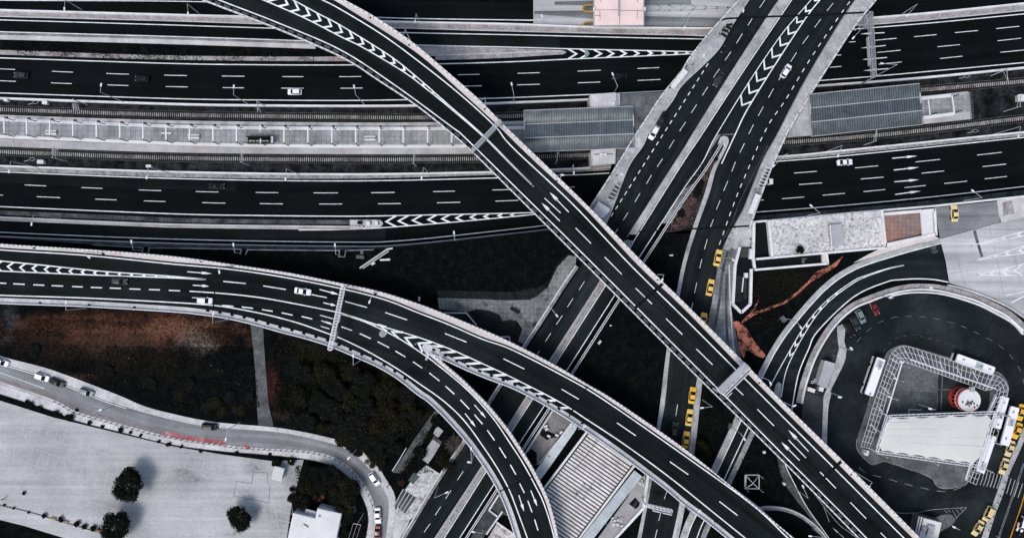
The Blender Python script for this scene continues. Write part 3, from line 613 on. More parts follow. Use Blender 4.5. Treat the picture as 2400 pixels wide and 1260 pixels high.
# open platform end on the right, with its small portal frames
t = thing('open_canopy', 'square white open canopy on the bare platform end right of the tilted station roof', 'canopy', P(2200, 250, PZ))
m_ = MB(); zz = PZ+3.6
m_.bar(P(2159, 231, zz), P(2228, 224, zz), .95, .3); m_.bar(P(2164, 276, zz), P(2235, 267, zz), .95, .3); m_.build('roof_beam', ROOF_W, t)
m_ = MB(); m_.bar(P(2175, 232, zz), P(2180, 272, zz), .32, .3); m_.build('cross_beam', STEEL_W, t); m_ = MB(); m_.bar(P(2231, 224, zz), P(2237, 268, zz), .32, .3); m_.build('cross_beam', STEEL_W, t)
for x, y in ((2174, 235), (2179, 270), (2230, 228), (2236, 265)): m_ = MB(); q = P(x, y, PZ); m_.tube(q, q+Vector((0, 0, 3.5)), .16); m_.build('post', STEEL_D, t)
mb = MB()
for i in range(14):
    y0 = 218+i*4.6; q = P(2271.5+i*.42, y0, PZ); mb.bar(q, q+Vector((0, 0, 1.2)), .07)
mb.bar(P(2271.5, 217, PZ+1.2), P(2277, 279, PZ+1.2), .08); mb.bar(P(2271.5, 217, PZ+.6), P(2277, 279, PZ+.6), .06)
tag(mb.build('railing', STEEL), 'thin grey railing closing the right end of the station platform', 'railing')
# trackside boxes
for x, y, a, b, m1, lab in [(111, 243, 11, 7, CONC_P, 'small reddish-white trackside box above the upper track at far left'), (101, 381, 14, 8, CONC_W, 'white trackside box beside the lower track at far left'), (353, 391, 11, 5, CONC_W, 'white trackside box on the ditch edge below the lower track'), (2389, 232, 20, 15, CONC_P, 'pale equipment hut with a red box at the right edge between the tracks'), (20, 237, 8, 5, CONC_W, 'tiny white box beside the upper track near the left edge')]:
    q = P(x, y, MZ); t = thing('trackside_box', lab, 'box', q); m_ = MB(); m_.box(q+Vector((0, 0, .6)), a*SX, b*SX, 1.2); m_.build('cabinet', m1, t)
    m_ = MB(); m_.box(q+Vector((.0, .05, 1.25)), a*SX+.15, b*SX+.15, .1); m_.build('lid', CONC_W, t)
    if x == 2389: m_ = MB(); m_.box(q+Vector((.9, .1, 1.6)), .6, .6, .6); m_.build('red_unit', RED, t)
# ================================================================ street bridge and streets at street level (z = 0)
parL = spl(ext([(1760, -35), (1732, 0), (1684, 53), (1648, 95), (1613, 140), (1600, 163), (1553, 221), (1520, 270), (1487, 320), (1439, 399), (1384, 484), (1360, 522), (1345, 548)], 150, 0))
kerL = spl(ext([(1782, -35), (1755, 0), (1712, 66), (1679, 122), (1600, 198), (1576, 236), (1523, 307), (1507, 341), (1474, 389), (1439, 478), (1421, 523), (1403, 560), (1363, 622), (1286, 741), (1238, 816), (1185, 898), (1096, 1036), (1035, 1127), (952, 1260), (935, 1288)], 150, 120))
medL = spl(ext([(1850, -35), (1826, 0), (1803, 33), (1710, 176), (1620, 320), (1600, 353), (1479, 541), (1406, 658), (1291, 838), (1130, 1089), (1018, 1260), (1000, 1288)], 150, 120))
medR = spl(ext([(1881, -35), (1857, 0), (1746, 163), (1643, 320), (1600, 384), (1495, 551), (1477, 582), (1421, 668), (1303, 852), (1246, 940), (1200, 1011), (1140, 1105), (1042, 1260), (1024, 1288)], 150, 120))
midR = spl(ext([(1928, -35), (1901, 0), (1867, 39), (1826, 89), (1757, 190), (1677, 320), (1646, 381), (1600, 446), (1498, 603), (1441, 691), (1328, 868), (1275, 951), (1217, 1039), (1157, 1135), (1077, 1260), (1059, 1288)], 150, 120))
gorR = spl(ext([(1950, -35), (1922, 0), (1892, 38), (1823, 142), (1752, 256), (1721, 320), (1691, 384)], 150, 0))
tL = spl(ext([(1709, 325), (1704, 345), (1669, 412), (1663, 452), (1633, 536), (1609, 615), (1594, 689), (1572, 816), (1559, 940), (1548, 1003), (1527, 1130), (1503, 1260), (1498, 1288)], 0, 120))
tR = spl(ext([(2030, -35), (2000, 5), (1966, 56), (1887, 188), (1821, 315), (1788, 374), (1757, 452), (1740, 493), (1709, 549), (1693, 583), (1683, 620), (1669, 706), (1655, 775), (1645, 830), (1634, 884), (1627, 940), (1614, 1057), (1593, 1178), (1576, 1260), (1571, 1288)], 150, 120))
parR = spl(ext([(2078, -35), (2053, 0), (2000, 66), (1945, 150), (1900, 220), (1851, 300), (1839, 325), (1808, 394), (1763, 516), (1757, 545)], 150, 0))
RZ = .06
t_br = thing('street_bridge', 'wide street bridge crossing over the motorway and the railway', 'bridge', P(1700, 280, 0))
m_ = MB(); ribbon(m_, parL, parR, 0, 1.4, 12); m_.build('deck', CONC_D, t_br)
for x0, y0, x1, y1 in ((1580, 246, 1880, 226), (1500, 372, 1800, 366), (1640, 104, 1965, 92)):
    for u in (0.12, .38, .64, .9):
        q = P(x0+(x1-x0)*u, y0+(y1-y0)*u, 0); m_ = MB(); m_.tube((q.x, q.y, MZ-.2), (q.x, q.y, -1.3), .6, n=12); m_.build('pier', CONC, t_br)
st = MB()
kz0 = .075
ribbon(st, kerL, medL, RZ); ribbon(st, medR, midR, RZ)
street = struct(st.build('street', A_ST))
# right-hand carriageway: one sheet from the gore to its right kerb
a = part = [p for p in midR if p[1] < 318]
st = MB(); ribbon(st, a, [p for p in gorR if p[1] < 318], RZ-.008); 
taxi = MB(); gl_ = [p for p in gorR if p[1] < 325] + [p for p in tL if p[1] > 330]
ribbon(taxi, gl_, tR, RZ)
street2 = struct(taxi.build('street', A_ST)); st.build('gore_asphalt', A_ST, street2)
S('shoulder_asphalt', [(1689, 316), (1722, 316), (1706, 345), (1668, 412), (1640, 420), (1600, 446), (1640, 390)], RZ-.02, A_ST)
# darker worn shoulder strip of the right carriageway
line = [(1990, 22), (1970, 50), (1905, 150), (1870, 212), (1800, 330), (1745, 452), (1722, 520)]
# sidewalks of the bridge
def walk(name, A, B, z, mat, h=.2, step=9): 
    m_ = MB(); ribbon(m_, A, B, z, h, step); return struct(m_.build(name, mat))
walk('pavement', off(parL, -1), [p for p in kerL if p[1] < 545], .20, SIDEW)
walk('pavement', [p for p in tR if p[1] < 552], off(parR, 2), .20, SIDEW)
walk('kerb', off([p for p in tR if p[1] < 552], -.5), off([p for p in tR if p[1] < 552], -2), .21, CONC_D)
walk('kerb', off([p for p in kerL if p[1] < 600], -1.2), off([p for p in kerL if p[1] < 600], .4), .21, CONC)
# median
mdl = [p for p in medL if p[1] < 552]; mdr = off([p for p in medR if p[1] < 556], 3.6)
walk('median_strip', mdl, mdr, .2, SIDEW)
m_ = MB(); m_.strip(P3([(1720, 45), (1800, 40), (1900, 35), (2000, 30), (2033, 29)], .012), .5)
line_z = .085
def lp(name, lines, wpx, mat, parent, z=line_z): return line_part(name, lines, z, wpx, mat, parent)
lp('edge_line', [off(medR, 1), midR], 1.9, PAINT, street)
lp('edge_line', [gorR], 2.6, PAINT, street2)
lp('edge_line', [[p for p in off(medL, .5) if p[1] < 556]], .9, PAINT_OLD, street)
def dl(lst): return [[(a, b), (c, d)] for a, b, c, d in lst]
thinL = dl([(1793, 0, 1780, 19), (1763, 44, 1753, 60), (1740, 79, 1726, 102), (1713, 122, 1699, 142), (1686, 162, 1672, 182), (1659, 204, 1646, 224), (1633, 245, 1620, 265), (1607, 286, 1593, 307), (1580, 328, 1568, 348), (1553, 372, 1540, 391), (1527, 410, 1515, 431), (1500, 453, 1488, 473), (1472, 498, 1461, 515), (1448, 536, 1438, 552),
  (1370, 659, 1357, 679), (1343, 699, 1330, 719), (1318, 739, 1304, 760), (1291, 780, 1278, 800), (1265, 821, 1255, 836), (1086, 1103, 1072, 1124), (1057, 1148, 1044, 1168), (1033, 1186, 1020, 1206), (1008, 1226, 994, 1246)])
lp('lane_dashes', thinL, 1.15, PAINT, street)
def between(p, q, n, fr): 
    out = []
    for i in range(n):
        u0, u1 = i/(n-1+fr), (i+fr)/(n-1+fr); out.append([p(u0), p(u1)])
    return out
th = spl([(1660, 149), (1609, 229), (1556, 312), (1491, 414), (1432, 507)]); LL = plen(th)
lp('short_dashes', between(lambda u: lpx(th, u*LL*.9999)[0], 0, 22, .5), 1.9, PAINT, street)
thinR = dl([(1953, 8, 1938, 26), (1924, 45, 1909, 65), (1895, 84, 1881, 103), (1867, 123, 1853, 145), (1832, 177, 1825, 188), (1813, 208, 1801, 229), (1789, 250, 1777, 272), (1766, 292, 1755, 314), (1745, 336, 1734, 358), (1724, 379, 1715, 402), (1706, 424, 1696, 447), (1688, 469, 1679, 491), (1672, 514, 1665, 532), (1658, 560, 1651, 584), (1645, 607, 1640, 628), (1633, 662, 1628, 686), (1624, 709, 1619, 731),
  (1588, 947, 1584, 974), (1564, 1147, 1557, 1168), (1549, 1198, 1544, 1219), (1540, 1240, 1535, 1262)])
lp('lane_dashes', thinR, 1.2, PAINT, street2)
th = spl([(1992, 4), (1968, 37), (1900, 137), (1840, 236), (1797, 300), (1743, 420), (1716, 488), (1686, 573)]); LL2 = plen(th)
lp('short_dashes', between(lambda u: lpx(th, u*LL2*.9999)[0], 0, 28, .45), 1.8, PAINT, street2)
lp('edge_line', [spl([(2003, 3), (1960, 70), (1890, 190)])], 1.0, PAINT_OLD, street2)
lp('wear_line', [spl([(1800, 340), (1770, 400), (1735, 470), (1712, 530), (1695, 560)])], .8, PAINT_FAINT, street2)
lp('edge_line', [off([p for p in tL if 1110 < p[1]], 4), off([p for p in tR if 1140 < p[1]], -5)], .9, PAINT_FAINT, street2)
# chevrons in the bridge gore (apex towards lower left)
mb = MB(); gl2, gr2 = [p for p in midR], [p for p in gorR]
def near_t(line, c, d):
    """crossing of line with the ray from c along d"""
    best = None
    for a, b in zip(line, line[1:]):
        ex, ey = b[0]-a[0], b[1]-a[1]; den = d[0]*ey-d[1]*ex
        if abs(den) < 1e-9: continue
        s = ((a[0]-c[0])*ey-(a[1]-c[1])*ex)/den; u = ((a[0]-c[0])*d[1]-(a[1]-c[1])*d[0])/den
        if -0.001 <= u <= 1.001 and s > 0 and (best is None or s < best): best = s
    return None if best is None else (c[0]+d[0]*best, c[1]+d[1]*best)
def vchev(mb, lineA, lineB, centre, sp0, sp, n, back, wpx, z, flip=1, each=None):
    """V marks along a centre line; arms lean back against the direction of travel"""
    k = SX*(CH-z)/CH
    for i in range(n):
        c, (ux, uy) = lpx(centre, sp0+i*sp)
        pts = []
        for ln in (lineA, lineB):
            best = None
            for sgn in (-1, 1):
                nx, ny = -uy*sgn, ux*sgn
                q = near_t(ln, c, (nx*math.sin(back)-flip*ux*math.cos(back), ny*math.sin(back)-flip*uy*math.cos(back)))
                if q and (best is None or math.hypot(q[0]-c[0], q[1]-c[1]) < math.hypot(best[0]-c[0], best[1]-c[1])): best = q
            pts.append(best)
        if None in pts: continue
        m_ = MB() if each else mb
        m_.strip(P3([pts[0], c, pts[1]], z), wpx*k)
        if each: m_.build('chevron_marking', PAINT, each)
cen = [((a[0]+b[0])/2, (a[1]+b[1])/2) for a, b in zip(resample([p for p in midR if p[1] < 316], 80), resample([p for p in gorR if p[1] < 316], 80))]
vchev(mb, midR, gorR, cen, 31.2, 33.2, 15, R(38), 3.6, line_z+.012)
mb.build('chevron_marking', PAINT, street2)
# bridge joint
m_ = MB(); m_.strip(P3([(1690, 48), (1702, 44), (1800, 39.5), (1900, 36), (2000, 31), (2034, 29)], .225), .55, .15); m_.build('expansion_joint', DARK, t_br); m_ = MB(); m_.strip(P3([(1490, 543), (1500, 542), (1560, 539), (1606, 537)], .10), .4); m_.strip(P3([(1606, 537), (1725, 531), (1764, 529)], .225), .5, .14)
m_.build('expansion_joint', DARK, t_br)
def rail_parapet(name, parent, pts, z0, wm=.35, h=.9, posts=2.6, mat=CONC_W, dot=STEEL_D, rail=True, cap=.0):
    """concrete parapet with a steel rail on short posts"""
    m_ = MB(); p3 = P3(pts, z0+h*.75); m_.strip(p3, wm, h*.75+.3); o = m_.build(name, mat, parent)
    if rail:
        L = plen(pts); n = int(L*SX/posts); m_ = MB(); m2 = MB(); few = n <= 100
        for i in range(n):
            c, (ux, uy) = lpx(pts, L*(i+.5)/n); q = P(c[0], c[1], z0+h*.75)
            m_.box(q+Vector((0, 0, .02)), .34, wm*1.05, .06, math.atan2(-uy, ux)); m_.bar(q, q+Vector((0, 0, .4)), .14)
            if few: m_.build('rail_post', dot, o); m_ = MB()
        m2.strip([p+Vector((0, 0, .42)) for p in p3], .13, .1)
        if not few: m_.build('rail_posts', dot, o)
        m2.build('hand_rail', STEEL_W, o)
    return o
rail_parapet('parapet', t_br, [p for p in parL if p[1] < 545], 0, .38)
rail_parapet('parapet', t_br, [p for p in parR if p[1] < 222 or p[1] > 299], 0, .42)
# island nose and the fenced verge between the two carriageways
U = spl([(1640, 420), (1668, 360), (1684, 326), (1694, 318), (1705, 321), (1708, 333), (1701, 350), (1669, 412), (1652, 452), (1623, 536), (1600, 615)], 4)
mb = MB(); 
leg_o = spl([(1688, 322), (1697, 318), (1706, 322), (1708, 333), (1700, 352), (1678, 398), (1663, 452), (1633, 536), (1609, 615), (1594, 689), (1572, 816), (1559, 940), (1548, 1003), (1527, 1130), (1503, 1260), (1498, 1288)], 4)
leg_i = spl([(1682, 340), (1688, 335), (1694, 334), (1697, 340), (1689, 358), (1668, 398), (1652, 452), (1623, 536), (1600, 615), (1585, 689), (1563, 816), (1548, 940), (1539, 1003), (1520, 1130), (1494, 1260), (1489, 1288)], 4)
ribbon(mb, leg_o, leg_i, .2, .2, 6); struct(mb.build('pavement', SIDEW))
verge = [(1690, 338), (1695, 340), (1688, 358), (1668, 398), (1652, 452), (1624, 536), (1606, 590), (1570, 520), (1545, 570), (1600, 484), (1650, 402)]
S('verge', [(1690, 338), (1695, 340), (1688, 358), (1668, 398), (1652, 452), (1624, 536), (1600, 540), (1560, 545), (1600, 482), (1650, 404)], .08, MAT('shrubby_verge_soil', (0.05, 0.038, 0.038), .5, .3, .5, 1.6, col2=(0.012, 0.012, 0.012), c2=(.45, .6), c2scale=.3, spec=.02), .1)
fe = spl(ext([(1692, 331), (1650, 398), (1600, 467), (1550, 545), (1507, 611), (1450, 699), (1341, 870), (1285, 955), (1166, 1140), (1087, 1264), (1070, 1290)], 0, 120))
mb = MB(); ribbon(mb, fe, off(fe, -5), .22, .22); struct(mb.build('kerb', SLABD))
t = thing('guard_rail', 'double metal guard rail along the fenced verge right of the middle street lanes', 'guard rail', P(1500, 620, .2))
for i, o_ in enumerate((-.6, -4.6)):
    m_ = MB(); m_.strip(P3(off(fe, o_), .95), .16, .3); m_.build('rail', STEEL_W, t)
m_ = MB(); LF = plen(fe)
for i in range(int(LF/24)):
    c, dd = lpx(fe, i*24); q = P(c[0], c[1], .2); m_.bar(q, q+Vector((0, 0, .8)), .12)
m_.build('posts', STEEL, t)
# lower half: walls, kerbs and pavements beside the street
wlf = spl(ext([(1350, 622), (1317, 670), (1286, 719), (1227, 810), (1180, 885), (1087, 1031), (1029, 1115), (942, 1260), (925, 1288)], 0, 120))
tag(MB().strip(P3(wlf, .8), .45, 1.0).build('side_wall', CONC), 'long pale roadside wall along the left edge of the lower street', 'wall')
mb = MB(); ribbon(mb, off(wlf, -2), off(wlf, -7.5), .16, .2); struct(mb.build('kerb', KERB))
ml2, mr2 = [p for p in medL if p[1] > 556], off([p for p in medR if p[1] > 560], 2.5)
mb = MB(); ribbon(mb, ml2, mr2, .2, .2); med2 = struct(mb.build('median_strip', KERB_R))
cm = [((a[0]+b[0])/2, (a[1]+b[1])/2) for a, b in zip(resample(ml2, 60), resample(mr2, 60))]
t = thing('guard_rail', 'grey guard rail along the grimy median of the lower street', 'guard rail', P(1300, 800, .2))
for o_ in (-3.5, 3.5): m_ = MB(); m_.strip(P3(off(cm, o_), .9), .14, .3); m_.build('rail', STEEL, t)
m_ = MB()
for i in range(int(plen(cm)/26)):
    c, (ux, uy) = lpx(cm, i*26); m_.bar(P(c[0]-uy*3.5, c[1]+ux*3.5, .75), P(c[0]+uy*3.5, c[1]-ux*3.5, .75), .12)
m_.build('spacers', STEEL, t)
mb = MB(); ribbon(mb, off(ml2, 0), off(ml2, -1.6), .26, .2); mb.build('kerb_stone', CONC, med2)
trw = [p for p in tR if p[1] > 880]
mb = MB(); ribbon(mb, trw, off(trw, -14), .2, .2); struct(mb.build('pavement', SIDEW))
mb = MB(); ribbon(mb, [p for p in tR if p[1] > 1160], off([p for p in tR if p[1] > 1160], -6), .24, .2); struct(mb.build('kerb', CONC))
S('pavement', [(1709, 549), (1730, 545), (1757, 538), (1764, 519), (1758, 578), (1733, 578), (1724, 600), (1714, 690), (1713, 716), (1720, 760), (1738, 846), (1745, 870), (1650, 880), (1655, 775), (1669, 706), (1683, 620), (1693, 583)], .19, WALKB, .2)
S('pavement', [(1709, 549), (1730, 545), (1757, 538), (1764, 521), (1759, 577), (1733, 577), (1722, 585), (1694, 584)], .197, SIDEW)
mb = MB()
for a in ([(1706, 588), (1693, 640), (1685, 712), (1676, 760), (1668, 800)], [(1704, 640), (1702, 712), (1704, 780), (1708, 812)]):
    mb.strip(P3(spl(a), .2), .75)
struct(mb.build('paving_band', SLABD))
mb = MB(); mb.strip(P3([(1709, 620), (1711, 700), (1716, 780), (1722, 850)], .21), .35); struct(mb.build('kerb', CONC))
mb = MB(); mb.prism(P3([(1714, 741), (1719, 760), (1736, 838), (1742, 860), (1728, 858), (1722, 800)], .2), .2); struct(mb.build('verge', SLABM))
# tiled square in the middle
S('square', [(1025, 680), (1200, 684), (1240, 676), (1262, 674), (1280, 662), (1292, 648), (1302, 622), (1330, 596), (1352, 600), (1348, 624), (1286, 717), (1226, 809), (1200, 806), (1117, 770), (1040, 737), (1025, 730)], .05, TILE_D, .1)
S('square_paving', [(1026, 698), (1120, 700.5), (1195, 703.5), (1243, 701.5), (1258, 694), (1284, 673), (1297, 645), (1306, 626), (1333, 598), (1351, 601), (1348, 624), (1286, 717), (1228, 805), (1214, 800), (1224, 770), (1212, 752), (1196, 748), (1178, 752), (1172, 738), (1150, 728), (1118, 724), (1095, 730), (1030, 724)], .062, TILE)
S('square_paving', [(1199, 716), (1221, 728), (1216, 736), (1194, 724)], .072, TILE_D)
for seg, lab in (([(1041, 733), (1093, 733), (1117, 762)], 'low pale wall bending round the tiled square near the lower flyover'), ([(1165, 789), (1194, 789), (1195, 800)], 'short pale wall corner at the bottom of the tiled square')):
    tag(MB().strip(P3(seg, .5), .35, .6).build('low_wall', CONC), lab, 'wall')
S('path', spl([(586, 750), (600, 752), (615, 756), (618, 800), (624, 880), (630, 950), (640, 1000), (622, 1003), (606, 996), (600, 900), (594, 820)], 9), .03, DIRT)
S('path', [(1019, 962), (1030, 965), (1003, 1012), (985, 1048), (966, 1074), (940, 1108), (920, 1106), (950, 1062), (975, 1022)], .03, DIRT)
# ================================================================ loop road at the right
lo = spl([(2203, 559), (2150, 573), (2090, 590), (2000, 621), (1930, 668), (1854, 752), (1811, 813), (1778, 876), (1745, 940), (1730, 976), (1671, 1103), (1640, 1170), (1612, 1225), (1590, 1290)])
li = spl([(2223, 661), (2190, 655), (2152, 653), (2110, 655), (2076, 661), (2000, 696), (1917, 775), (1895, 818), (1872, 874), (1859, 939), (1850, 1000)])
S('loop_road', lo[:lo.index(min(lo, key=lambda p: abs(p[1]-976)))+1] + [(1765, 1020), (1800, 1010), (1850, 1000)] + li[::-1][1:], RZ, A_ST)
loop = [o for o in COL.objects if o.name.startswith('loop_road')][0]
mb = MB(); low = [p for p in lo if p[1] > 970]; ribbon(mb, off(low, -9), off(low, -42), RZ, 0); loop2 = struct(mb.build('loop_road', A_ST))
mb = MB(); up = [p for p in lo if p[1] < 985]; ribbon(mb, off(up, 1), off(up, -9.5), .2, .2); struct(mb.build('pavement', SIDEW))
mb = MB(); ribbon(mb, off(low, 6), off(low, -9), .2, .2); struct(mb.build('pavement', SIDEW))
lp('edge_line', [off(up, -11), off(li, 0)], 2.5, PAINT, loop)
g1 = spl([(2119, 621), (2080, 629), (2030, 645), (2000, 658), (1938, 704), (1887, 762), (1834, 851), (1804, 907)])
g2 = spl([(2119, 621.5), (2080, 630.5), (2030, 648), (2000, 663), (1943, 706), (1897, 763), (1846, 859), (1831, 930)])
lp('centre_line', [g1, g2], 1.9, PAINT, loop)
mb = MB(); cen = [((a[0]+b[0])/2, (a[1]+b[1])/2) for a, b in zip(resample(g1, 60), resample(g2, 60))]
vchev(mb, g1, g2, cen, 175, 26, 8, R(27), 3.2, line_z+.01)
mb.build('chevron_marking', PAINT, loop)
tlp = [p for p in g1 if p[1] > 820]
lp('edge_line', [off(low, -10), off(low, -32)], 2.2, PAINT, loop2)
mb = MB(); ribbon(mb, off(low, -40), off(low, -52), .2, .2); struct(mb.build('kerb', KERB))
S('traffic_island', spl([(1813, 930), (1817, 905), (1825, 894), (1831, 898), (1830, 930), (1826, 945)], 4), .2, SIDEW, .2)
# painted destination lettering on the loop road
mb = MB(); z = line_z+.004
def stroke(pts): mb.strip(P3(pts, z), .20)
def oval(cx, cy, a, b, tilt): stroke([(cx+a*math.cos(t)*math.cos(tilt)-b*math.sin(t)*math.sin(tilt), cy+a*math.cos(t)*math.sin(tilt)+b*math.sin(t)*math.cos(tilt)) for t in [i*math.pi/8 for i in range(17)]])
oval(2191, 590, 6.2, 2.1, R(-14)); oval(2187.8, 578.6, 6.2, 2.1, R(-10))
stroke([(2183.2, 586.8), (2194.5, 583.8), (2186.5, 583.6), (2194, 581.2), (2182.6, 583.4)])
stroke([(2180.8, 575.6), (2192, 573), (2180, 571.6), (2191, 569)])
mb.build('road_lettering', PAINT_FAINT, loop)
# inner barrier of the loop
lb = off(li, 4)
ib = spl([(2400, 775), (2363, 742), (2330, 724), (2290, 705), (2254, 694), (2215, 684), (2178, 679), (2130, 680), (2084, 690), (2040, 706), (2000, 724), (1956, 765), (1915, 831), (1890, 899), (1880, 945)])
o = tag(MB().strip(P3(ib, 1.0), .5, 1.0).build('concrete_barrier', CONC_W), 'white curved concrete barrier around the inside of the loop road', 'barrier')
mb = MB(); ribbon(mb, off(ib, 2.5), off(ib, 14), .25, .2); struct(mb.build('kerb', KERB_R))
ob = spl([(2400, 783), (2376, 757), (2330, 731), (2300, 716), (2254, 700), (2215, 690), (2178, 685.5), (2130, 686), (2090, 693)])
tag(MB().strip(P3(ob, .8), .45, .8).build('low_wall', CONC_W), 'white curved low wall bordering the bus loop, just inside the curved barrier', 'wall')
mid = spl([(2223, 668), (2260, 677), (2305, 692), (2363, 718), (2400, 742), (2440, 770)])
tag(MB().strip(P3(mid, .8), .4, .8).build('low_wall', CONC), 'pale low wall curving along the edge of the concrete apron', 'wall')
# concrete apron and the small car park
S('apron', [(2203, 559.5), (2345, 521), (2420, 503), (2480, 495), (2480, 790), (2400, 742), (2363, 716), (2305, 691), (2262, 676), (2225, 663), (2222, 645), (2216, 610)], RZ, TOLL)
apron = [o for o in COL.objects if o.name.startswith('apron')][0]
mb = MB(); z = .09
for (t0, t1, ap) in (([(2274, 577), (2330, 561), (2440, 530)], [(2274, 577.5), (2330, 566), (2440, 545)], [2322, 2350, 2385, 2415]), ([(2282, 611), (2340, 595), (2440, 563)], [(2282, 611.5), (2340, 601), (2440, 588)], [2332, 2358, 2388, 2415])):
    for g in (t0, t1): mb.strip(P3(g, z), .26)
    chevs(mb, t0, t1, ap, 14, 3.6, z+.01, -1)
t0, t1 = [(2290, 643.5), (2330, 635), (2440, 608)], [(2290, 644), (2330, 644.5), (2440, 645)]
for g in (t0, t1): mb.strip(P3(g, z), .28)
chevs(mb, t0, t1, [2322, 2350, 2377, 2403], 20, 4, z+.01, -1)
mb.strip(P3([(2357, 692), (2420, 680)], z), .3); mb.strip(P3([(2370, 709), (2420, 684)], z), .4)
mb.build('lane_marking', CONC_W, apron)
m_ = MB(); m_.strip(P3([(2284, 540), (2288, 557), (2292, 570)], z), .9); m_.strip(P3([(2293, 573), (2298, 590), (2302, 602)], z), .8); m_.build('drain_strip', SLABM, apron)
m_ = MB()
for ln in ([(2318, 531), (2326, 558)], [(2358, 523), (2364, 546)], [(2330, 575), (2334, 594)], [(2240, 590), (2262, 672)], [(2336, 602), (2352, 690)], [(2378, 595), (2390, 660)], [(2225, 640), (2290, 632)]): m_.strip(P3(ln, z), .08)
m_.build('slab_joint', CONC_D, apron)
S('car_park', [(2190, 486), (2337, 472), (2341, 500), (2345, 520), (2203, 558.5)], RZ, A_LT)
S('pavement', [(2337, 470), (2420, 458), (2440, 500), (2400, 508), (2348, 521), (2342, 505)], .2, CONC, .2)
S('planter_bed', [(2350, 474), (2372, 470), (2378, 500), (2352, 506)], .28, KERB_R, .2)
# ================================================================ bus loop
S('bus_loop', [(1869, 939), (1888, 899), (1915, 833), (1957, 768), (2000, 728), (2040, 710), (2084, 695), (2130, 689), (2178, 689), (2215, 693), (2254, 703), (2300, 719), (2330, 734), (2376, 760), (2402, 790), (2560, 800), (2560, 1300), (2160, 1300), (1995, 1105), (1836, 945)], RZ-.02, A_LP)
bus_loop = [o for o in COL.objects if o.name.startswith('bus_loop')][0]
cd = spl([(2008, 801), (2030, 778), (2056, 758), (2087, 745), (2120, 741), (2160, 741.5), (2206, 749), (2250, 762), (2280, 775), (2330, 801), (2362, 826), (2383, 852), (2396, 880), (2404, 920)])
n = 15; L_ = plen(cd)
lp('lane_dashes', [[lpx(cd, L_*(i)/n)[0], lpx(cd, L_*(i+.45)/n)[0]] for i in range(n)], .8, MAT('thin_worn_paint', (.20, .21, .22), .35, .5, .5, 2.5), bus_loop)
cd = spl([(2060, 840), (2090, 800), (2128, 785), (2160, 788), (2230, 808), (2300, 838), (2335, 868)]); L_ = plen(cd)
lp('inner_dashes', [[lpx(cd, L_*(i)/16)[0], lpx(cd, L_*(i+.4)/16)[0]] for i in range(16)], .8, PAINT_FAINT, bus_loop)
cd = spl([(1995, 880), (2015, 900), (2005, 960), (1990, 1030), (1998, 1072), (2025, 1105), (2070, 1118), (2130, 1135), (2175, 1145), (2210, 1151), (2240, 1146), (2270, 1133)]); L_ = plen(cd)
lp('inner_dashes', [[lpx(cd, L_*(i)/13)[0], lpx(cd, L_*(i+.5)/13)[0]] for i in range(6, 13)], 1.0, PAINT_OLD, bus_loop)
lp('edge_line', [spl([(2090, 1195), (2107, 1201), (2150, 1200), (2180, 1194), (2230, 1190), (2266, 1188)]), [(2266, 1188), (2240, 1214)], [(2213, 1195), (2222, 1201)], [(2222, 1194), (2229, 1199)], [(2232, 1194), (2243, 1213)], [(2241, 1192), (2250, 1205)], [(2250, 1190), (2257, 1196)]], 1.0, PAINT_OLD, bus_loop)
zb = []
for i in range(8):
    x = 2296+i*7.8; zb.append([(x+11, 1102+i*2.0), (x+6.5, 1121+i*1.6), (x+1, 1136+i*1.6)])
for i in range(4): zb.append([(2370+i*9, 1120+i*4), (2359+i*9, 1156+i*3)])
lp('zebra_crossing', zb, 2.0, PAINT_OLD, bus_loop)
lp('edge_line', [[(2398, 1085), (2390, 1110), (2338, 1262)], [(2400.5, 1085), (2393, 1110), (2341, 1262)]], .8, PAINT_OLD, bus_loop)
lp('orange_line', [[(2402, 1155), (2392, 1190), (2366, 1265)]], 2.6, PAINT_OR, bus_loop)
sepA, sepB = [(2400, 1000), (2380, 1050), (2352, 1108), (2338, 1150), (2318, 1206), (2300, 1262), (2294, 1285)], [(2412, 1003), (2392, 1052), (2366, 1108), (2352, 1155), (2332, 1206), (2315, 1262), (2308, 1285)]
mb = MB(); ribbon(mb, sepA, sepB, .16, .16); struct(mb.build('median_strip', SIDEW))
# terminal island
isl = spl([(2034, 949), (2050, 900), (2076, 833), (2095, 815), (2119, 809), (2150, 816), (2240, 843), (2330, 869), (2350, 880), (2362, 900), (2362, 920), (2340, 975), (2318, 1020), (2292, 1090), (2267, 1131), (2249, 1139), (2221, 1144), (2200, 1141), (2192, 1133), (2185, 1121), (2152, 1105), (2135, 1100), (2095, 1087), (2071, 1080), (2055, 1086), (2042, 1087), (2019, 1067), (2008, 1048), (2008, 1029)], 6)
S('terminal_island', isl, .17, SLABM, .2)
m_ = MB(); m_.strip(P3(isl, .185), .16, .15); struct(m_.build('kerb_edge', KERB))
S('courtyard_paving', [(2116, 850), (2199, 876), (2197, 904), (2098, 899)], .19, SLABM); S('courtyard_paving', [(2096, 915), (2196, 919), (2196, 962), (2080, 968)], .19, SLABD)
S('courtyard_paving', [(2200, 876), (2320, 916), (2318, 968), (2198, 962), (2198, 900)], .188, MAT('courtyard_asphalt', (.022, .026, .029), .4, .2, .3, 2, spec=.05))
mb = MB(); mb.strip(P3([(2098, 907), (2197, 912)], .20), .5); mb.strip(P3([(2209, 880), (2205, 960)], .20), .35); mb.strip(P3([(2197, 912), (2245, 913)], .20), .3); struct(mb.build('paving_band', SLABM))
S('pavement', spl([(2190, 1212), (2215, 1204), (2232, 1206), (2239, 1217), (2232, 1228), (2205, 1245), (2190, 1258)], 5), .17, SLABM, .2)
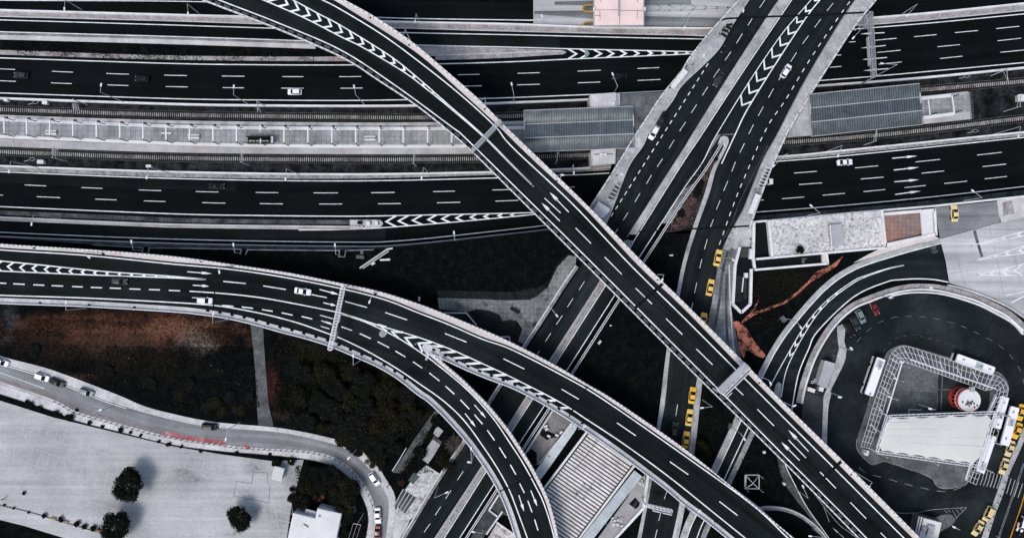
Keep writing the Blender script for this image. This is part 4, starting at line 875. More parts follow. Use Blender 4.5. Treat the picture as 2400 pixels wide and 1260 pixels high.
# strip between loop and bus loop with its kiosk yard
S('verge', [(1956, 772), (1964, 770), (1966, 812), (1962, 832), (1958, 851), (1942, 902), (1930, 928), (1885, 915), (1893, 896), (1918, 832)], .09, MAT('littered_soil', (.03, .032, .034), .5, .3, .5, 1.4, col2=(.12, .12, .125), c2=(.6, .7), c2scale=.6, spec=.02))
S('yard', [(1882, 916), (1931, 930), (1934, 1000), (1930, 1040), (1880, 990)], .10, A_DK)
mb = MB(); ribbon(mb, spl([(1962, 764), (1964, 800), (1967, 815), (1962, 832), (1958, 851), (1942, 902), (1931, 927), (1929, 960), (1926, 1036)], 6), spl([(1983, 757), (1979, 800), (1984, 815), (1983, 829), (1978, 851), (1949, 910), (1948, 923), (1941, 960), (1938, 1040)], 6), .2, .2, 6); struct(mb.build('pavement', SIDEW))
# lower right lanes under the long flyover
r1 = spl([(1838, 1070), (1841, 1090), (1867, 1143), (1892, 1189), (1930, 1242), (1960, 1285)]); r2 = spl([(1880, 1110), (1905, 1151), (1961, 1222), (1996, 1250), (2030, 1280)])
mb = MB(); ribbon(mb, r1, r2, RZ); lane = struct(mb.build('slip_road', A_MW))
lp('edge_line', [r1], 2.0, PAINT, lane); lp('edge_line', [r2, [(1905, 1151), (1915, 1152)], [(1918, 1170), (1930, 1176)], [(1928, 1180), (1944, 1222)]], 1.1, PAINT_OLD, lane)
mb = MB(); arrows(mb, [(1978, 1259, 1951, 1235)], line_z, 1.3, .45, 2); mb.build('arrow_marking', PAINT_OLD, lane)
mb = MB(); ribbon(mb, off(r1, 1), spl([(1822, 1070), (1830, 1110), (1852, 1152), (1890, 1200), (1926, 1250), (1952, 1285)]), .2, .2, 6); struct(mb.build('pavement', MOSSY))
c1 = spl([(1745, 1215), (1780, 1191), (1816, 1188), (1854, 1195), (1892, 1215), (1930, 1250), (1950, 1285)])
mb = MB(); ribbon(mb, off(c1, 1), off(c1, 30), RZ-.01); struct(mb.build('slip_road', A_MW))
tag(MB().strip(P3(c1, .7), .45, .7).build('low_wall', CONC), 'curved pale wall emerging under the lower flyover at the bottom', 'wall')
mb = MB(); ribbon(mb, off(c1, 2), off(c1, 7), .18, .2, 6); struct(mb.build('kerb', KERB))
# red footpaths worn in the scrub
S('footpath', spl([(1716, 755), (1728, 752), (1737, 758), (1752, 772), (1765, 795), (1778, 812), (1794, 832), (1786, 838), (1768, 830), (1750, 820), (1743, 838), (1735, 825), (1730, 800), (1727, 775)], 5), .035, EARTH_R)
S('footpath', [(1736, 757), (1748, 741), (1757, 735), (1768, 718), (1779, 700), (1781, 691), (1777, 707), (1771, 722), (1766, 731), (1790, 724), (1838, 706), (1868, 683), (1893, 660), (1914, 636), (1950, 620), (1976, 600), (1962, 622), (1940, 637), (1900, 661), (1872, 687), (1842, 710), (1792, 729), (1768, 738), (1752, 748), (1742, 757)], .036, EARTH_R)
# ================================================================ left-hand street, car park, bottom of the picture
lk = spl([(-60, 800), (0, 833), (120, 866), (269, 922), (335, 950), (400, 968), (502, 988), (654, 1002), (768, 1024), (830, 1044), (884, 1092), (902, 1118), (924, 1156), (926, 1194), (919, 1260), (915, 1290)])
lw = spl([(-60, 815), (0, 848), (112, 884), (260, 942), (400, 982), (502, 1000), (654, 1012), (760, 1034), (820, 1056), (868, 1100), (888, 1128), (908, 1164), (911, 1200), (904, 1260), (900, 1290)])
ll = spl([(-60, 880), (0, 899), (127, 942), (178, 968), (290, 1000), (400, 1027), (527, 1046), (578, 1052), (730, 1062), (800, 1085), (846, 1131), (869, 1174), (876, 1219), (870, 1260), (868, 1290)])
ls = spl([(-60, 905), (0, 922), (127, 963), (180, 985), (290, 1013), (400, 1040), (520, 1056), (600, 1062), (720, 1075), (790, 1096), (836, 1141), (858, 1184), (864, 1219), (858, 1260), (856, 1290)])
mb = MB(); ribbon(mb, lk, lw, .2, .2); struct(mb.build('pavement', SIDEW_L))
mb = MB(); ribbon(mb, lw, ll, RZ); lst = struct(mb.build('side_street', A_LT))
m_ = MB(); ribbon(m_, off(ll, -5), off(ll, 3), .085); m_.build('gutter_paving', CONC, lst)
m_ = MB(); bl = [p for p in ll if 375 < p[0] < 530]; ribbon(m_, off(bl, -14), off(bl, -3), .09); m_.build('red_lane', PAINT_RED, lst)
m_ = MB(); bl = [p for p in ll if p[0] < 376]; ribbon(m_, off(bl, -13), off(bl, -10), .09); m_.build('faded_red_lane', MAT('faded_red_paint', (.22, .17, .18), .3, .3, .4, 1.5, col2=(.34, .09, .10), c2=(.52, .66), c2scale=.5), lst)
m_ = MB(); m_.prism(P3([(566, 1040), (578, 1041), (590, 1047), (588, 1052), (576, 1051)], .092), 0); m_.build('red_patch', PAINT_RED, lst)
line_part('edge_line', [off([p for p in lw if p[0] < 300], 3)], .09, 1.4, PAINT, lst); line_part('centre_line', [[(0, 872), (104, 910)]], .09, 1.2, PAINT, lst)
mb = MB(); ribbon(mb, ll, ls, .2, .2); struct(mb.build('pavement', SIDEW_L))
mb = MB(); ribbon(mb, off(ls, 0), off(ls, 1.6), .215, .2); struct(mb.build('kerb', SLABD))
lot = [(-80, 925), (0, 938), (127, 978), (280, 1015), (400, 1044), (520, 1064), (641, 1080), (712, 1076), (700, 1120), (682, 1189), (668, 1290), (335, 1290), (241, 1248), (150, 1222), (60, 1195), (0, 1182), (-80, 1162)]
S('parking_lot', lot, .04, LOT)
plot = [o for o in COL.objects if o.name.startswith('parking_lot')][0]
mb = MB()
def bays(a, b, dx, dy, n, w=.10):
    mb.strip(P3([a, b], .06), w); mb.strip(P3([(a[0]+dx, a[1]+dy), (b[0]+dx, b[1]+dy)], .06), w)
    for i in range(n+1):
        x = a[0]+(b[0]-a[0])*i/n; y = a[1]+(b[1]-a[1])*i/n; mb.strip(P3([(x, y), (x+dx, y+dy)], .06), w)
bays((0, 1025), (272, 1112), -10, 36, 14); bays((0, 970), (370, 1060), -9, 30, 19); bays((145, 1152), (400, 1235), -10, 34, 12); bays((340, 1160), (540, 1205), -9, 32, 9); bays((400, 1060), (560, 1090), -8, 28, 8); bays((640, 1150), (655, 1260), 40, 10, 5)
mb.build('bay_lines', MAT('faded_bay_paint', (.50, .50, .54), .2, .4, .3, 2), plot)
mb = MB()
for q in ([(594, 1104), (628, 1107), (626, 1131), (633, 1132), (630, 1177), (548, 1161), (554, 1127), (590, 1132)],):
    q = q+[q[0]]
    mb.strip(P3(q, .07), .10)
mb.build('trench_line', SLABD, plot)
S('gravel_street', [(-80, 1165), (0, 1184), (60, 1196), (150, 1222), (241, 1250), (300, 1275), (300, 1300), (200, 1290), (152, 1260), (60, 1232), (0, 1217), (-80, 1195)], .05, LOT)
mb = MB(); mb.strip(P3([(-80, 1163), (0, 1183), (60, 1196), (150, 1223), (241, 1249), (300, 1275)], .12), .35, .1); struct(mb.build('kerb', SLABM))
S('hedge_bed', [(127, 966), (130, 972), (280, 1010), (400, 1038), (520, 1060), (600, 1068), (600, 1064), (400, 1033), (280, 1004)], .07, SCRUB)
# yards and plots left of the lower street
S('yard', [(999, 1090), (1033, 1114), (1010, 1150), (967, 1212), (950, 1226), (926, 1200), (940, 1160), (968, 1120), (985, 1100)], .06, YARD)
S('yard', [(924, 1190), (960, 1218), (952, 1240), (930, 1270), (915, 1290), (921, 1240)], .05, CONC)
S('garden_plot', [(945, 1145), (976, 1166), (950, 1203), (925, 1182)], .07, SLABD); S('garden_plot', [(970, 1106), (984, 1116), (968, 1134), (957, 1124)], .07, SLABD)
mb = MB()
for i in range(5):
    u = i/4; mb.strip(P3([(945+31*u, 1145+21*u), (925+25*u, 1182+21*u)], .16), .22, .15)
struct(mb.build('plot_edging', CONC))

S('bare_earth', spl([(722, 1160), (735, 1158), (748, 1166), (756, 1156), (761, 1145), (763, 1152), (760, 1164), (748, 1172), (734, 1170), (722, 1160)], 4)[:-1], .06, EARTH_R)
S('bare_earth', spl([(802, 1190), (812, 1180), (822, 1186), (832, 1184), (834, 1200), (820, 1206), (806, 1206), (802, 1190)], 4)[:-1], .06, YARD)
# ================================================================ flyovers
DZ, AZ = 9.0, 7.0
D_lo = spl(ext([(440, -18), (480, 0), (640, 62), (800, 132), (889, 188), (975, 245), (1050, 304), (1106, 353), (1200, 446), (1375, 620), (1600, 846), (1695, 940), (1850, 1093), (2000, 1245), (2045, 1291)], 150, 150))
D_ll = spl(ext([(470, -18), (512, 0), (654, 55), (800, 118.5), (927, 201), (1062, 300), (1087, 320), (1200, 430.5), (1392, 620), (1600, 828), (1712, 940), (1855, 1084), (2000, 1228), (2060, 1290)], 150, 150))
D_gl = spl(ext([(575, -16), (616, 0), (710, 41), (800, 87), (851, 112), (945, 168), (1000, 209), (1051, 250), (1130, 318), (1200, 388), (1246, 433)], 150, 0))
D_gr = spl(ext([(652, -16), (686, 0), (745, 32), (800, 61), (912, 130), (978, 182), (1051, 246), (1130, 315), (1200, 386), (1246, 432)], 150, 0))
D_rl = spl(ext([(712, -20), (755, 0), (800, 23.5), (902, 86), (1003, 161), (1087, 229), (1161, 297), (1200, 344), (1342, 478), (1477, 620), (1600, 741), (1724, 865), (1799, 940), (2000, 1141), (2119, 1260), (2149, 1290)], 150, 150))
D_rk = spl(ext([(738, -20), (782, 0), (830, 29), (935, 95), (1000, 142), (1090, 223), (1164, 291), (1240, 365), (1370, 487), (1494, 619), (1600, 719), (1724, 846), (1818, 940), (2000, 1121), (2140, 1260), (2172, 1292)], 150, 150))
D_ro = spl(ext([(762, -20), (806, 0), (879, 40), (962, 96), (1028, 151), (1122, 233), (1188, 300), (1280, 388), (1383, 488), (1512, 620), (1600, 705), (1738, 843), (1833, 940), (2000, 1103), (2157, 1260), (2188, 1291)], 150, 150))
flyD = thing('flyover', 'longest flyover, running diagonally from the top left to the bottom right corner', 'flyover', P(1300, 560, 0))
m_ = MB(); ribbon(m_, D_lo, D_ro, DZ-.06, 1.6, 10); m_.build('deck', CONC_D, flyD)
m_ = MB(); ribbon(m_, off(D_lo, 1), D_rk, DZ, 0, 10); surf = m_.build('carriageway', A_FL, flyD)
z = DZ+.02
line_part('edge_line', [D_ll, D_rl, D_gl, D_gr], z, 2.7, PAINT, surf, True)
line_part('centre_line', [[(1249, 436), (1250, 437)]], z, 3, PAINT, surf)
dd = dl([(1276, 464, 1314, 499), (1349, 534, 1385, 570), (1417, 602, 1457, 642), (1490, 675, 1528, 712), (1561, 746, 1599, 783), (1632, 817, 1670, 854), (1703, 888, 1742, 925), (1775, 958, 1814, 997), (1848, 1030, 1889, 1072), (1922, 1105, 1959, 1143), (1993, 1176, 2030, 1214), (2064, 1247, 2100, 1284)])
line_part('lane_dash', dd, z, 2.1, PAINT, surf, True)
for ar in [(1333, 497, 1288, 450), (1312, 518, 1269, 475), (1895, 1057, 1848, 1007), (1874, 1078, 1831, 1035)]:
    mb = MB(); arrows(mb, [ar], z, 2.2, .36, 3.6); mb.build('arrow_marking', PAINT, surf)
cen = [((a[0]+b[0])/2, (a[1]+b[1])/2) for a, b in zip(resample([p for p in D_gl if p[1] < 245], 90), resample([p for p in D_gr if p[1] < 242], 90))]
vchev(None, D_gl, D_gr, cen, 16, 28.6, 22, R(38), 4.4, z+.01, 1, surf)
dl_ = off(D_ll, 8); GRAT = MAT('drain_grating', (.10, .115, .12), .25, .3, .3)
for i in range(int(plen(dl_)/23)):
    c, (ux, uy) = lpx(dl_, 6+i*23); MB().strip(P3([c, (c[0]+ux*14.5, c[1]+uy*14.5)], z), .66).build('drain_cover', GRAT, surf)
m_ = MB(); ribbon(m_, off(D_rk, .2), off(D_ro, 0), DZ+.18, .2, 10); m_.build('sidewalk', CONC_P, flyD)
rail_parapet('parapet', flyD, off(D_ro, 1.2), DZ, .42, 1.0, 1.7)
rail_parapet('parapet', flyD, off(D_lo, 1.0), DZ, .30, .9, 1.7)
for (a, b), (a2, b2) in ((((1554, 664), (1490, 720)), ((1556, 662), (1541, 675))), (((1972, 1080), (1912, 1137)), ((1974, 1078), (1956, 1095)))):
    m_ = MB(); m_.strip(P3([a, b], DZ+.035), .85); m_.strip(P3([a2, b2], DZ+.20), .9, .15); m_.build('expansion_joint', DARK, flyD)
for x, y in ((959, 106), (1136, 256), (1541, 655), (1779, 897), (1995, 1111), (1305, 424), (868, 42)): MB().box(P(x, y, DZ+.20), .45, .45, .06, .7).build('drain_hole', DARK, flyD)
for u in (.035, .105, .33, .455, .53, .60, .76, .845, .92):
    i = int(u*(len(D_lo)-1)); c = ((D_lo[i][0]+resample(D_ro, len(D_lo))[i][0])/2, (D_lo[i][1]+resample(D_ro, len(D_lo))[i][1])/2)
    gz = MZ if c[1] < 520 else 0
    q = P(c[0], c[1], 0); m_ = MB(); m_.tube((q.x, q.y, gz-.2), (q.x, q.y, DZ-1.6), 1.0, n=14); m_.build('pier', CONC, flyD)
# --- lower-left ramp (A) and its curved branch (B)
A_to = spl(ext([(-60, 559), (0, 571), (200, 584), (400, 600), (560, 622), (680, 640), (800, 664), (889, 683), (978, 711), (1041, 735), (1117, 766), (1200, 803), (1302, 856), (1378, 901), (1444, 940), (1600, 1048), (1719, 1143), (1861, 1260), (1898, 1290)], 120, 120))
A_tl = spl(ext([(-60, 575), (0, 585), (200, 598), (400, 618), (529, 629.5), (658, 648), (800, 676), (902, 702), (978, 731.5), (1054, 761), (1130, 794), (1200, 819), (1327, 884), (1418, 938), (1600, 1064), (1762, 1181), (1844, 1257), (1885, 1292)], 120, 120))
A_g1 = spl(ext([(-60, 604), (0, 611), (89, 620), (229, 634.5), (330, 642), (400, 647), (483, 654.5)], 120, 0))
A_g2 = spl(ext([(-60, 629), (0, 634.5), (100, 639), (203, 643.5), (300, 647), (400, 650.5), (483, 655)], 120, 0))
A_md = spl([(444, 682), (505, 686), (570, 692), (629, 700), (700, 713), (781, 729), (800, 733)])
A_ll = spl(ext([(-60, 686), (0, 691.5), (200, 698), (400, 708), (499, 715), (560, 724), (629, 738), (700, 757), (768, 781), (800, 793), (860, 822), (927, 861), (985, 900), (1041, 940), (1088, 985), (1130, 1042), (1165, 1095), (1193, 1146), (1214, 1200), (1236, 1260), (1244, 1290)], 120, 120))
A_lo = spl(ext([(-60, 706), (0, 711.5), (200, 719), (400, 731), (464, 737), (527, 746), (590, 760), (654, 778), (712, 793), (770, 811), (830, 836), (884, 860), (931, 888), (978, 925), (1003, 942), (1045, 983), (1090, 1034), (1118, 1072), (1143, 1109), (1168, 1153), (1188, 1200), (1208, 1262), (1216, 1292)], 120, 120))
A_lk = off(A_lo, -14)
B_ro = spl(ext([(1011, 826), (1033, 845), (1054, 863), (1080, 885), (1105, 909), (1138, 942), (1166, 974), (1193, 1008), (1213, 1038), (1230, 1065), (1247, 1093), (1263, 1123), (1278, 1153), (1289, 1181), (1300, 1220), (1309, 1260), (1315, 1292)], 0, 120))
B_rl = spl(ext([(800, 735), (863, 757), (932, 791), (996, 832), (1025, 854), (1054, 877), (1090, 908), (1123, 941), (1160, 985), (1193, 1034), (1220, 1075), (1238, 1106), (1256, 1140), (1271, 1170), (1286, 1212), (1299, 1260), (1305, 1292)], 0, 120))
A_gr = spl(ext([(800, 733.5), (840, 746), (886, 761.5), (978, 789), (1054, 817), (1130, 851), (1200, 884), (1309, 940), (1378, 984), (1454, 1034), (1530, 1088), (1593, 1136), (1660, 1190), (1747, 1260), (1784, 1290)], 0, 120))
A_so = spl(ext([(1012, 829), (1050, 848), (1105, 873), (1150, 891), (1200, 910), (1258, 939), (1320, 976), (1378, 1014), (1450, 1064), (1517, 1114), (1560, 1147), (1600, 1181), (1650, 1218), (1702, 1260), (1740, 1291)], 0, 120))
A_sk = off(A_so, -13)
nose = [(988, 812), (996, 806), (1006, 807), (1016, 812)]
flyA = thing('flyover', 'curving flyover entering at the left edge and forking beside the tiled square', 'flyover', P(700, 700, 0))
m_ = MB(); h = 1.4; z = AZ-.06
lA = [p for p in A_lo if p[0] < 1000]; tA = [p for p in A_to if p[0] < 1040]
ribbon(m_, tA, lA, z, h, 10)
bl0 = [p for p in A_lo if p[0] >= 985]
ribbon(m_, B_ro, bl0, z-.01, h, 8)
ribbon(m_, [p for p in A_to if p[0] >= 1000], A_so, z-.005, h, 9)
m_.prism(P3([(985, 722), (1030, 732), (1040, 850), (1016, 832), (1012, 829), (995, 920), (960, 900)], z-.015), h)
m_.build('deck', CONC_D, flyA)
m_ = MB()
ribbon(m_, tA, [p for p in A_lk if p[0] < 1000], AZ, 0, 10)
ribbon(m_, off(B_ro, 7), [p for p in A_lk if p[0] >= 985], AZ-.004, 0, 8); ribbon(m_, [p for p in A_to if p[0] >= 1000], [p for p in A_sk], AZ-.004, 0, 9)
m_.face(P3([(960, 720), (1036, 734), (1040, 840), (1022, 840), (1000, 835), (985, 920), (950, 880)], AZ-.012))
surf = m_.build('carriageway', A_FL, flyA); z = AZ+.02
line_part('edge_line', [A_tl, A_ll, B_rl, A_gr, A_g1, A_g2], z, 2.6, PAINT, surf, True)
line_part('lane_line', [A_md], z, 2.5, PAINT, surf)
dd = dl([(809, 706, 860, 720), (903, 732, 954, 749), (1043, 781, 1093, 801), (1180, 840, 1229, 864), (1316, 911, 1357, 935), (1446, 990, 1490, 1020), (1570, 1081, 1613, 1111), (1686, 1174, 1729, 1207), (523, 659, 576, 664), (617, 669.5, 670, 678), (726, 689, 766, 697)])
line_part('lane_dash', dd, z, 2.2, PAINT, surf, True)
sd_ = dl([(-10, 662.5, 15, 663.5), (31, 664.5, 58, 666), (78, 667, 104, 668), (121, 669, 148, 670), (169, 671, 194, 672), (213, 673, 239, 674), (257, 674.5, 283, 675.5), (303, 676.5, 329, 677.5), (349, 678, 375, 679), (396, 680, 422, 681), (521, 715, 547, 717.5), (567, 719, 593, 722), (614, 725, 639, 729), (660, 732.5, 686, 738), (707, 741, 732, 747), (752, 751.5, 776, 757),
  (800, 765, 825, 774), (843, 781, 869, 793), (885, 800, 912, 814), (927, 822, 950, 836), (968, 847, 990, 862), (1006, 873, 1030, 892), (1044, 904, 1065, 923), (1079, 936, 1100, 958), (1112, 971, 1131, 993), (1142, 1007, 1159, 1031), (1170, 1047, 1186, 1072), (1196, 1088, 1209, 1111), (1218, 1132, 1229, 1154), (1237, 1172, 1247, 1199), (1253, 1216, 1261, 1242)])
line_part('short_dash', sd_, z, 2.5, PAINT, surf, True)
for ar in [(439, 636.5, 497, 641), (452, 668, 490, 670.5), (749, 678, 795, 690), (758, 709, 788, 716), (1112, 948, 1139, 979), (1090, 968, 1115, 1000), (1244, 1148, 1259, 1185), (1216, 1159, 1228, 1197)]:
    mb = MB(); arrows(mb, [ar], z, 2.2, .40, 3.0); mb.build('arrow_marking', PAINT, surf)
line_part('short_line', dl([(750, 738, 782, 747), (752, 752, 778, 760), (450, 697, 466, 698), (752, 764, 772, 770)]), z, 1.6, PAINT, surf, True)
cen = [((a[0]+b[0])/2, (a[1]+b[1])/2) for a, b in zip(resample(A_g1, 90), resample(A_g2, 90))][::-1]
vchev(None, A_g2, A_g1, cen, 60, 29, 21, R(38), 3.8, z+.01, 1, surf)
cen = [((a[0]+b[0])/2, (a[1]+b[1])/2) for a, b in zip(resample([p for p in B_rl if p[0] < 997], 60), resample([p for p in A_gr if p[0] < 1018], 60))]
for tip, e1, e2 in (((888, 760), (905, 766), (906, 776)), ((919, 777), (945, 778), (934, 792)), ((950, 791), (978, 789.5), (967, 812)), ((981, 804), (1012, 802), (990, 824))):
    MB().strip(P3([e1, tip, e2], z+.01), .55).build('chevron_marking', PAINT, surf)
for i in range(11):
    x = 1040+i*29.3; y = atx(A_gr, x); q = (x-36, y+2.5) if i else (x-28, y-1)
    MB().strip(P3([(x, y), q], z+.01), .62).build('hatch_stripe', PAINT, surf)
# inner sidewalks
m_ = MB(); ribbon(m_, A_lk, off(A_lo, -3), AZ+.18, .2, 8); m_.build('sidewalk', CONC, flyA)
m_ = MB(); ribbon(m_, A_sk, off(A_so, -3), AZ+.18, .2, 8); m_.build('sidewalk', CONC, flyA)
m_ = MB(); ribbon(m_, off(A_tl, -5.5), off(A_to, 0), AZ+.17, .2, 8); m_.build('sidewalk', CONC_P, flyA)
m_ = MB(); ribbon(m_, off(B_ro, -1), off(B_ro, 7.5), AZ+.18, .2, 8); m_.build('sidewalk', CONC_P, flyA)
m_ = MB(); m_.prism(P3(spl([(988, 812), (994, 806), (1004, 806), (1018, 812), (1032, 820), (1020, 830), (1012, 832), (1000, 832)], 3), AZ+.19), .2); m_.build('nose_kerb', CONC, flyA)
for ln, x0, x1, stp in ((A_lk, 460, 960, 29), (A_sk, 1010, 1330, 29.5)):
    s = 0; 
    while s < plen(ln):
        c, (ux, uy) = lpx(ln, s)
        if x0 < c[0] < x1: MB().box(P(c[0]-uy*2.0, c[1]+ux*2.0, AZ+.2), .95, .62, .05, math.atan2(-uy, ux)).build('drain_box', DARK, flyA)
        s += stp
for x, y in ((94, 709), (209, 714), (315, 719.5), (80, 581), (242, 595), (472, 612), (544, 623), (880, 688), (1365, 991), (1621, 1177), (1677, 1221)): MB().box(P(x, y, AZ+.21), .8, .5, .05, 0).build('drain_box', DARK, flyA)
rail_parapet('parapet', flyA, off(A_to, 1), AZ, .36, .9, 1.3)
rail_parapet('parapet', flyA, off(A_lo, -1.2), AZ, .34, .9, 0.9, dot=STEEL)
rail_parapet('parapet', flyA, off(A_so, -1.2), AZ, .34, .9, .9, dot=STEEL)
rail_parapet('parapet', flyA, off(B_ro, 1), AZ, .40, .9, 1.25)
for (a, b), ups in ((((507, 628), (499, 735)), [((500, 732), (499, 746))]), (((1378, 902), (1338, 968)), [((1343, 958), (1334, 975)), ((1381, 896), (1376, 905))]), (((1252, 1114), (1184, 1146)), [((1190, 1142), (1172, 1150))])):
    m_ = MB(); m_.strip(P3([a, b], AZ+.035), .36)
    for a2, b2 in ups: m_.strip(P3([a2, b2], AZ+.20), .4, .15)
    m_.build('expansion_joint', DARK, flyA)
# detector loops and a stain on the ramp
SEAL = MAT('loop_sealant', (.028, .03, .033), .3, .4, .4, spec=.02)
for (x, y, s, an) in ((1050, 771, 15, .38), (1068, 778, 15, .38), (1088, 787, 15, .38), (1052, 800, 15, .38), (1086, 814, 15, .38), (1005, 862, 15, .55), (1022, 880, 15, .55), (1036, 876, 15, .55), (1020, 905, 15, .55)):
    ca, sa = math.cos(an), math.sin(an); c4 = [(x+a*ca-b*sa, y+a*sa+b*ca) for a, b in ((-s/2, -s/2), (s/2, -s/2), (s/2, s/2), (-s/2, s/2), (-s/2, -s/2))]
    MB().strip(P3(c4, z), .10).build('detector_loop', SEAL, surf)
m_ = MB(); m_.face(P3(spl([(888, 782), (892, 775), (902, 771), (909, 772), (907, 781), (900, 789), (892, 789), (888, 782)], 3)[:-1], z+.004)); m_.build('paint_spill', PAINT_OLD, surf)
m_ = MB(); m_.face(P3([(971, 805), (976, 802), (978, 804), (975, 808), (971, 808)], z+.3)); m_.build('delineator', GLASS_T, surf)
def pier(x, y, zt, par, r=.9):
    q = P(x, y, 0); m_ = MB(); m_.tube((q.x, q.y, -.3), (q.x, q.y, zt-1.4), r, n=14); m_.build('pier', CONC, par)
for x, y in ((60, 650), (250, 665), (430, 675), (600, 700), (760, 745), (920, 760), (880, 810), (1060, 800), (1010, 890), (1200, 865), (1110, 985), (1390, 965), (1260, 1190), (1500, 1060), (1680, 1175)): pier(x, y, AZ, flyA)
# ================================================================ sign gantries
def truss(mb, a, b, wid, n, r=.07):
    """horizontal ladder truss between two points"""
    a = Vector(a); b = Vector(b); d = (b-a).normalized(); s = Vector((-d.y, d.x, 0))*wid/2
    for o in (s, -s): mb.bar(a+o, b+o, r*2)
    for i in range(n+1):
        q = a+(b-a)*i/n; mb.bar(q-s, q+s, r*1.6)
        if i < n: mb.bar(q-s, a+(b-a)*(i+1)/n+s, r)
def gantry(label, p0, p1, zb, zt, wid, n, signs=(), mat=STEEL_W, r=.07, one=False, solid=None):
    t = thing('sign_gantry', label, 'gantry', P(p0[0], p0[1], zb)); k = (CH-zb)/(CH-zt)
    a, b = P(p0[0], p0[1], zt), P(p1[0], p1[1], zt)
    m_ = MB(); truss(m_, a, b, wid, n, r); truss(m_, a+Vector((0, 0, -1.0)), b+Vector((0, 0, -1.0)), wid, n, r*.8)
    m_.build('truss_beam', mat, t)
    for q in ((a,) if one else (a, b)):
        m_ = MB(); m_.tube((q.x, q.y, zb), (q.x, q.y, zt), .22); m_.build('post', mat, t)
    d = (b-a).normalized(); s = Vector((-d.y, d.x, 0))
    for (u0, u1, side, hh, mt) in signs:
        m_ = MB(); q0 = a+(b-a)*u0+s*side; q1 = a+(b-a)*u1+s*side
        m_.bar(q0+Vector((0, 0, -.4)), q1+Vector((0, 0, -.4)), .18, hh); m_.build('sign_panel', mt, t)
    if solid:
        o0, o1, mt = solid; m_ = MB(); m_.sec([a+s*o0+Vector((0, 0, .2)), b+s*o0+Vector((0, 0, .2))], [a+s*o1+Vector((0, 0, .2)), b+s*o1+Vector((0, 0, .2))], .15); m_.build('service_walkway', mt, t)
    return t
GREENISH = PLAIN('sign_back', (.20, .27, .28), .5, .3)
gantry('slim lattice sign gantry across the long flyover beside the left station roof', (1108, 351), (1173, 282), DZ, DZ+6.5, .9, 22, ((.12, .42, -.7, 1.6, GREENISH), (.46, .78, -.7, 2.0, GREENISH)), STEEL)
gantry('broad sign gantry with a solid walkway across the long flyover near the red footpath', (1688, 919), (1752, 856), DZ, DZ+6.5, 1.9, 6, ((.05, .95, -1.55, 1.8, STEEL_W), (.0, .22, -2.4, .3, STEEL_W)), STEEL_W, .1, False, (-.6, 1.3, ROOF_G))
gantry('white lattice sign gantry across the curving flyover before its fork', (804, 671), (772, 820), AZ, AZ+6.5, 1.0, 22, ((.70, .83, .9, 2.0, STEEL), (.42, .56, .9, 1.2, STEEL)), STEEL_W)
gantry('long double lattice gantry across the upper right motorway lanes', (2041, 28), (2050, 180), MZ, MZ+8, 1.1, 30, ((.04, .24, -1.5, 2.4, PLAIN('sign_face_back', (.33, .33, .36), .5)), (.38, .82, -1.15, 1.3, PLAIN('sign_edge', (.40, .41, .44), .5))), PLAIN('dull_steel', (.26, .28, .31), .6), .09)
gantry('small white cantilever gantry over the taxi street at the bottom', (1514, 1184), (1576, 1198), 0, 6.5, .7, 7, ((.28, .55, -.9, 1.5, STEEL_W), (.65, 1.0, -.9, 1.5, STEEL_W)), STEEL_W, .08, True)
# small sign frames at the fork
for (b0, e0, lab) in (((1008, 826), (998, 843), 'small lattice sign post standing on the left side of the fork nose'), ((1035, 829), (1033, 847), 'small lattice sign post on the right side of the fork nose')):
    q = P(b0[0], b0[1], AZ); t = thing('sign_post', lab, 'sign', q)
    m_ = MB(); m_.tube(q, q+Vector((0, 0, 3.2)), .12); m_.build('post', STEEL, t)
    m_ = MB(); a = q+Vector((0, 0, 3.2)); b = P(e0[0], e0[1], AZ+3.2); truss(m_, a, b, .45, 4, .05); m_.build('arm', STEEL_W, t)
    m_ = MB(); m_.bar(a+(b-a)*.2+Vector((0, 0, -.6)), b+Vector((0, 0, -.6)), .08, 1.0); m_.build('sign_panel', STEEL, t)
# ================================================================ buildings and other large things
# toll canopy with pink roof
t = thing('toll_canopy', 'big pink-roofed toll canopy spanning the pale lanes at the top edge', 'canopy', P(1451, 20, MZ))
z = MZ+6
m_ = MB(); m_.prism(P3([(1391, -60), (1510, -60), (1510, 60), (1391, 61)], z), .7); m_.build('roof_edge', ROOF_G, t)
m_ = MB(); m_.prism(P3([(1394, -60), (1507.5, -60), (1507.5, 58.5), (1394, 59.5)], z+.06), .04); m_.build('roof', PINKROOF, t)
m_ = MB(); m_.box(P(1450.5, -12, z+.35), .45, 12.4, .5); m_.build('roof_duct', ROOF_G, t)
m_ = MB()
for ln in ([(1394, 24), (1448, 23.5)], [(1453, 25), (1507, 25)], [(1406, 25), (1406.5, 45)], [(1493.5, 26), (1493.5, 45)], [(1406.5, -20), (1407, 5)], [(1493.5, -20), (1494, 6)], [(1394, 37), (1406, 37)], [(1452, 38), (1452.5, 59)]): m_.strip(P3(ln, z+.075), .14)
m_.build('roof_seam', SLABM, t)
for x, y in ((1392, 22), (1511, 22)): m_ = MB(); m_.box(P(x, y, z+.2), .5, .9, 1.0); m_.build('gutter_box', ROOF_W, t)
for x in (1400, 1450, 1500):
    for y in (-40, 20): m_ = MB(); q = P(x, y, MZ); m_.tube(q, (q.x, q.y, z-.7), .3); m_.build('column', CONC, t)
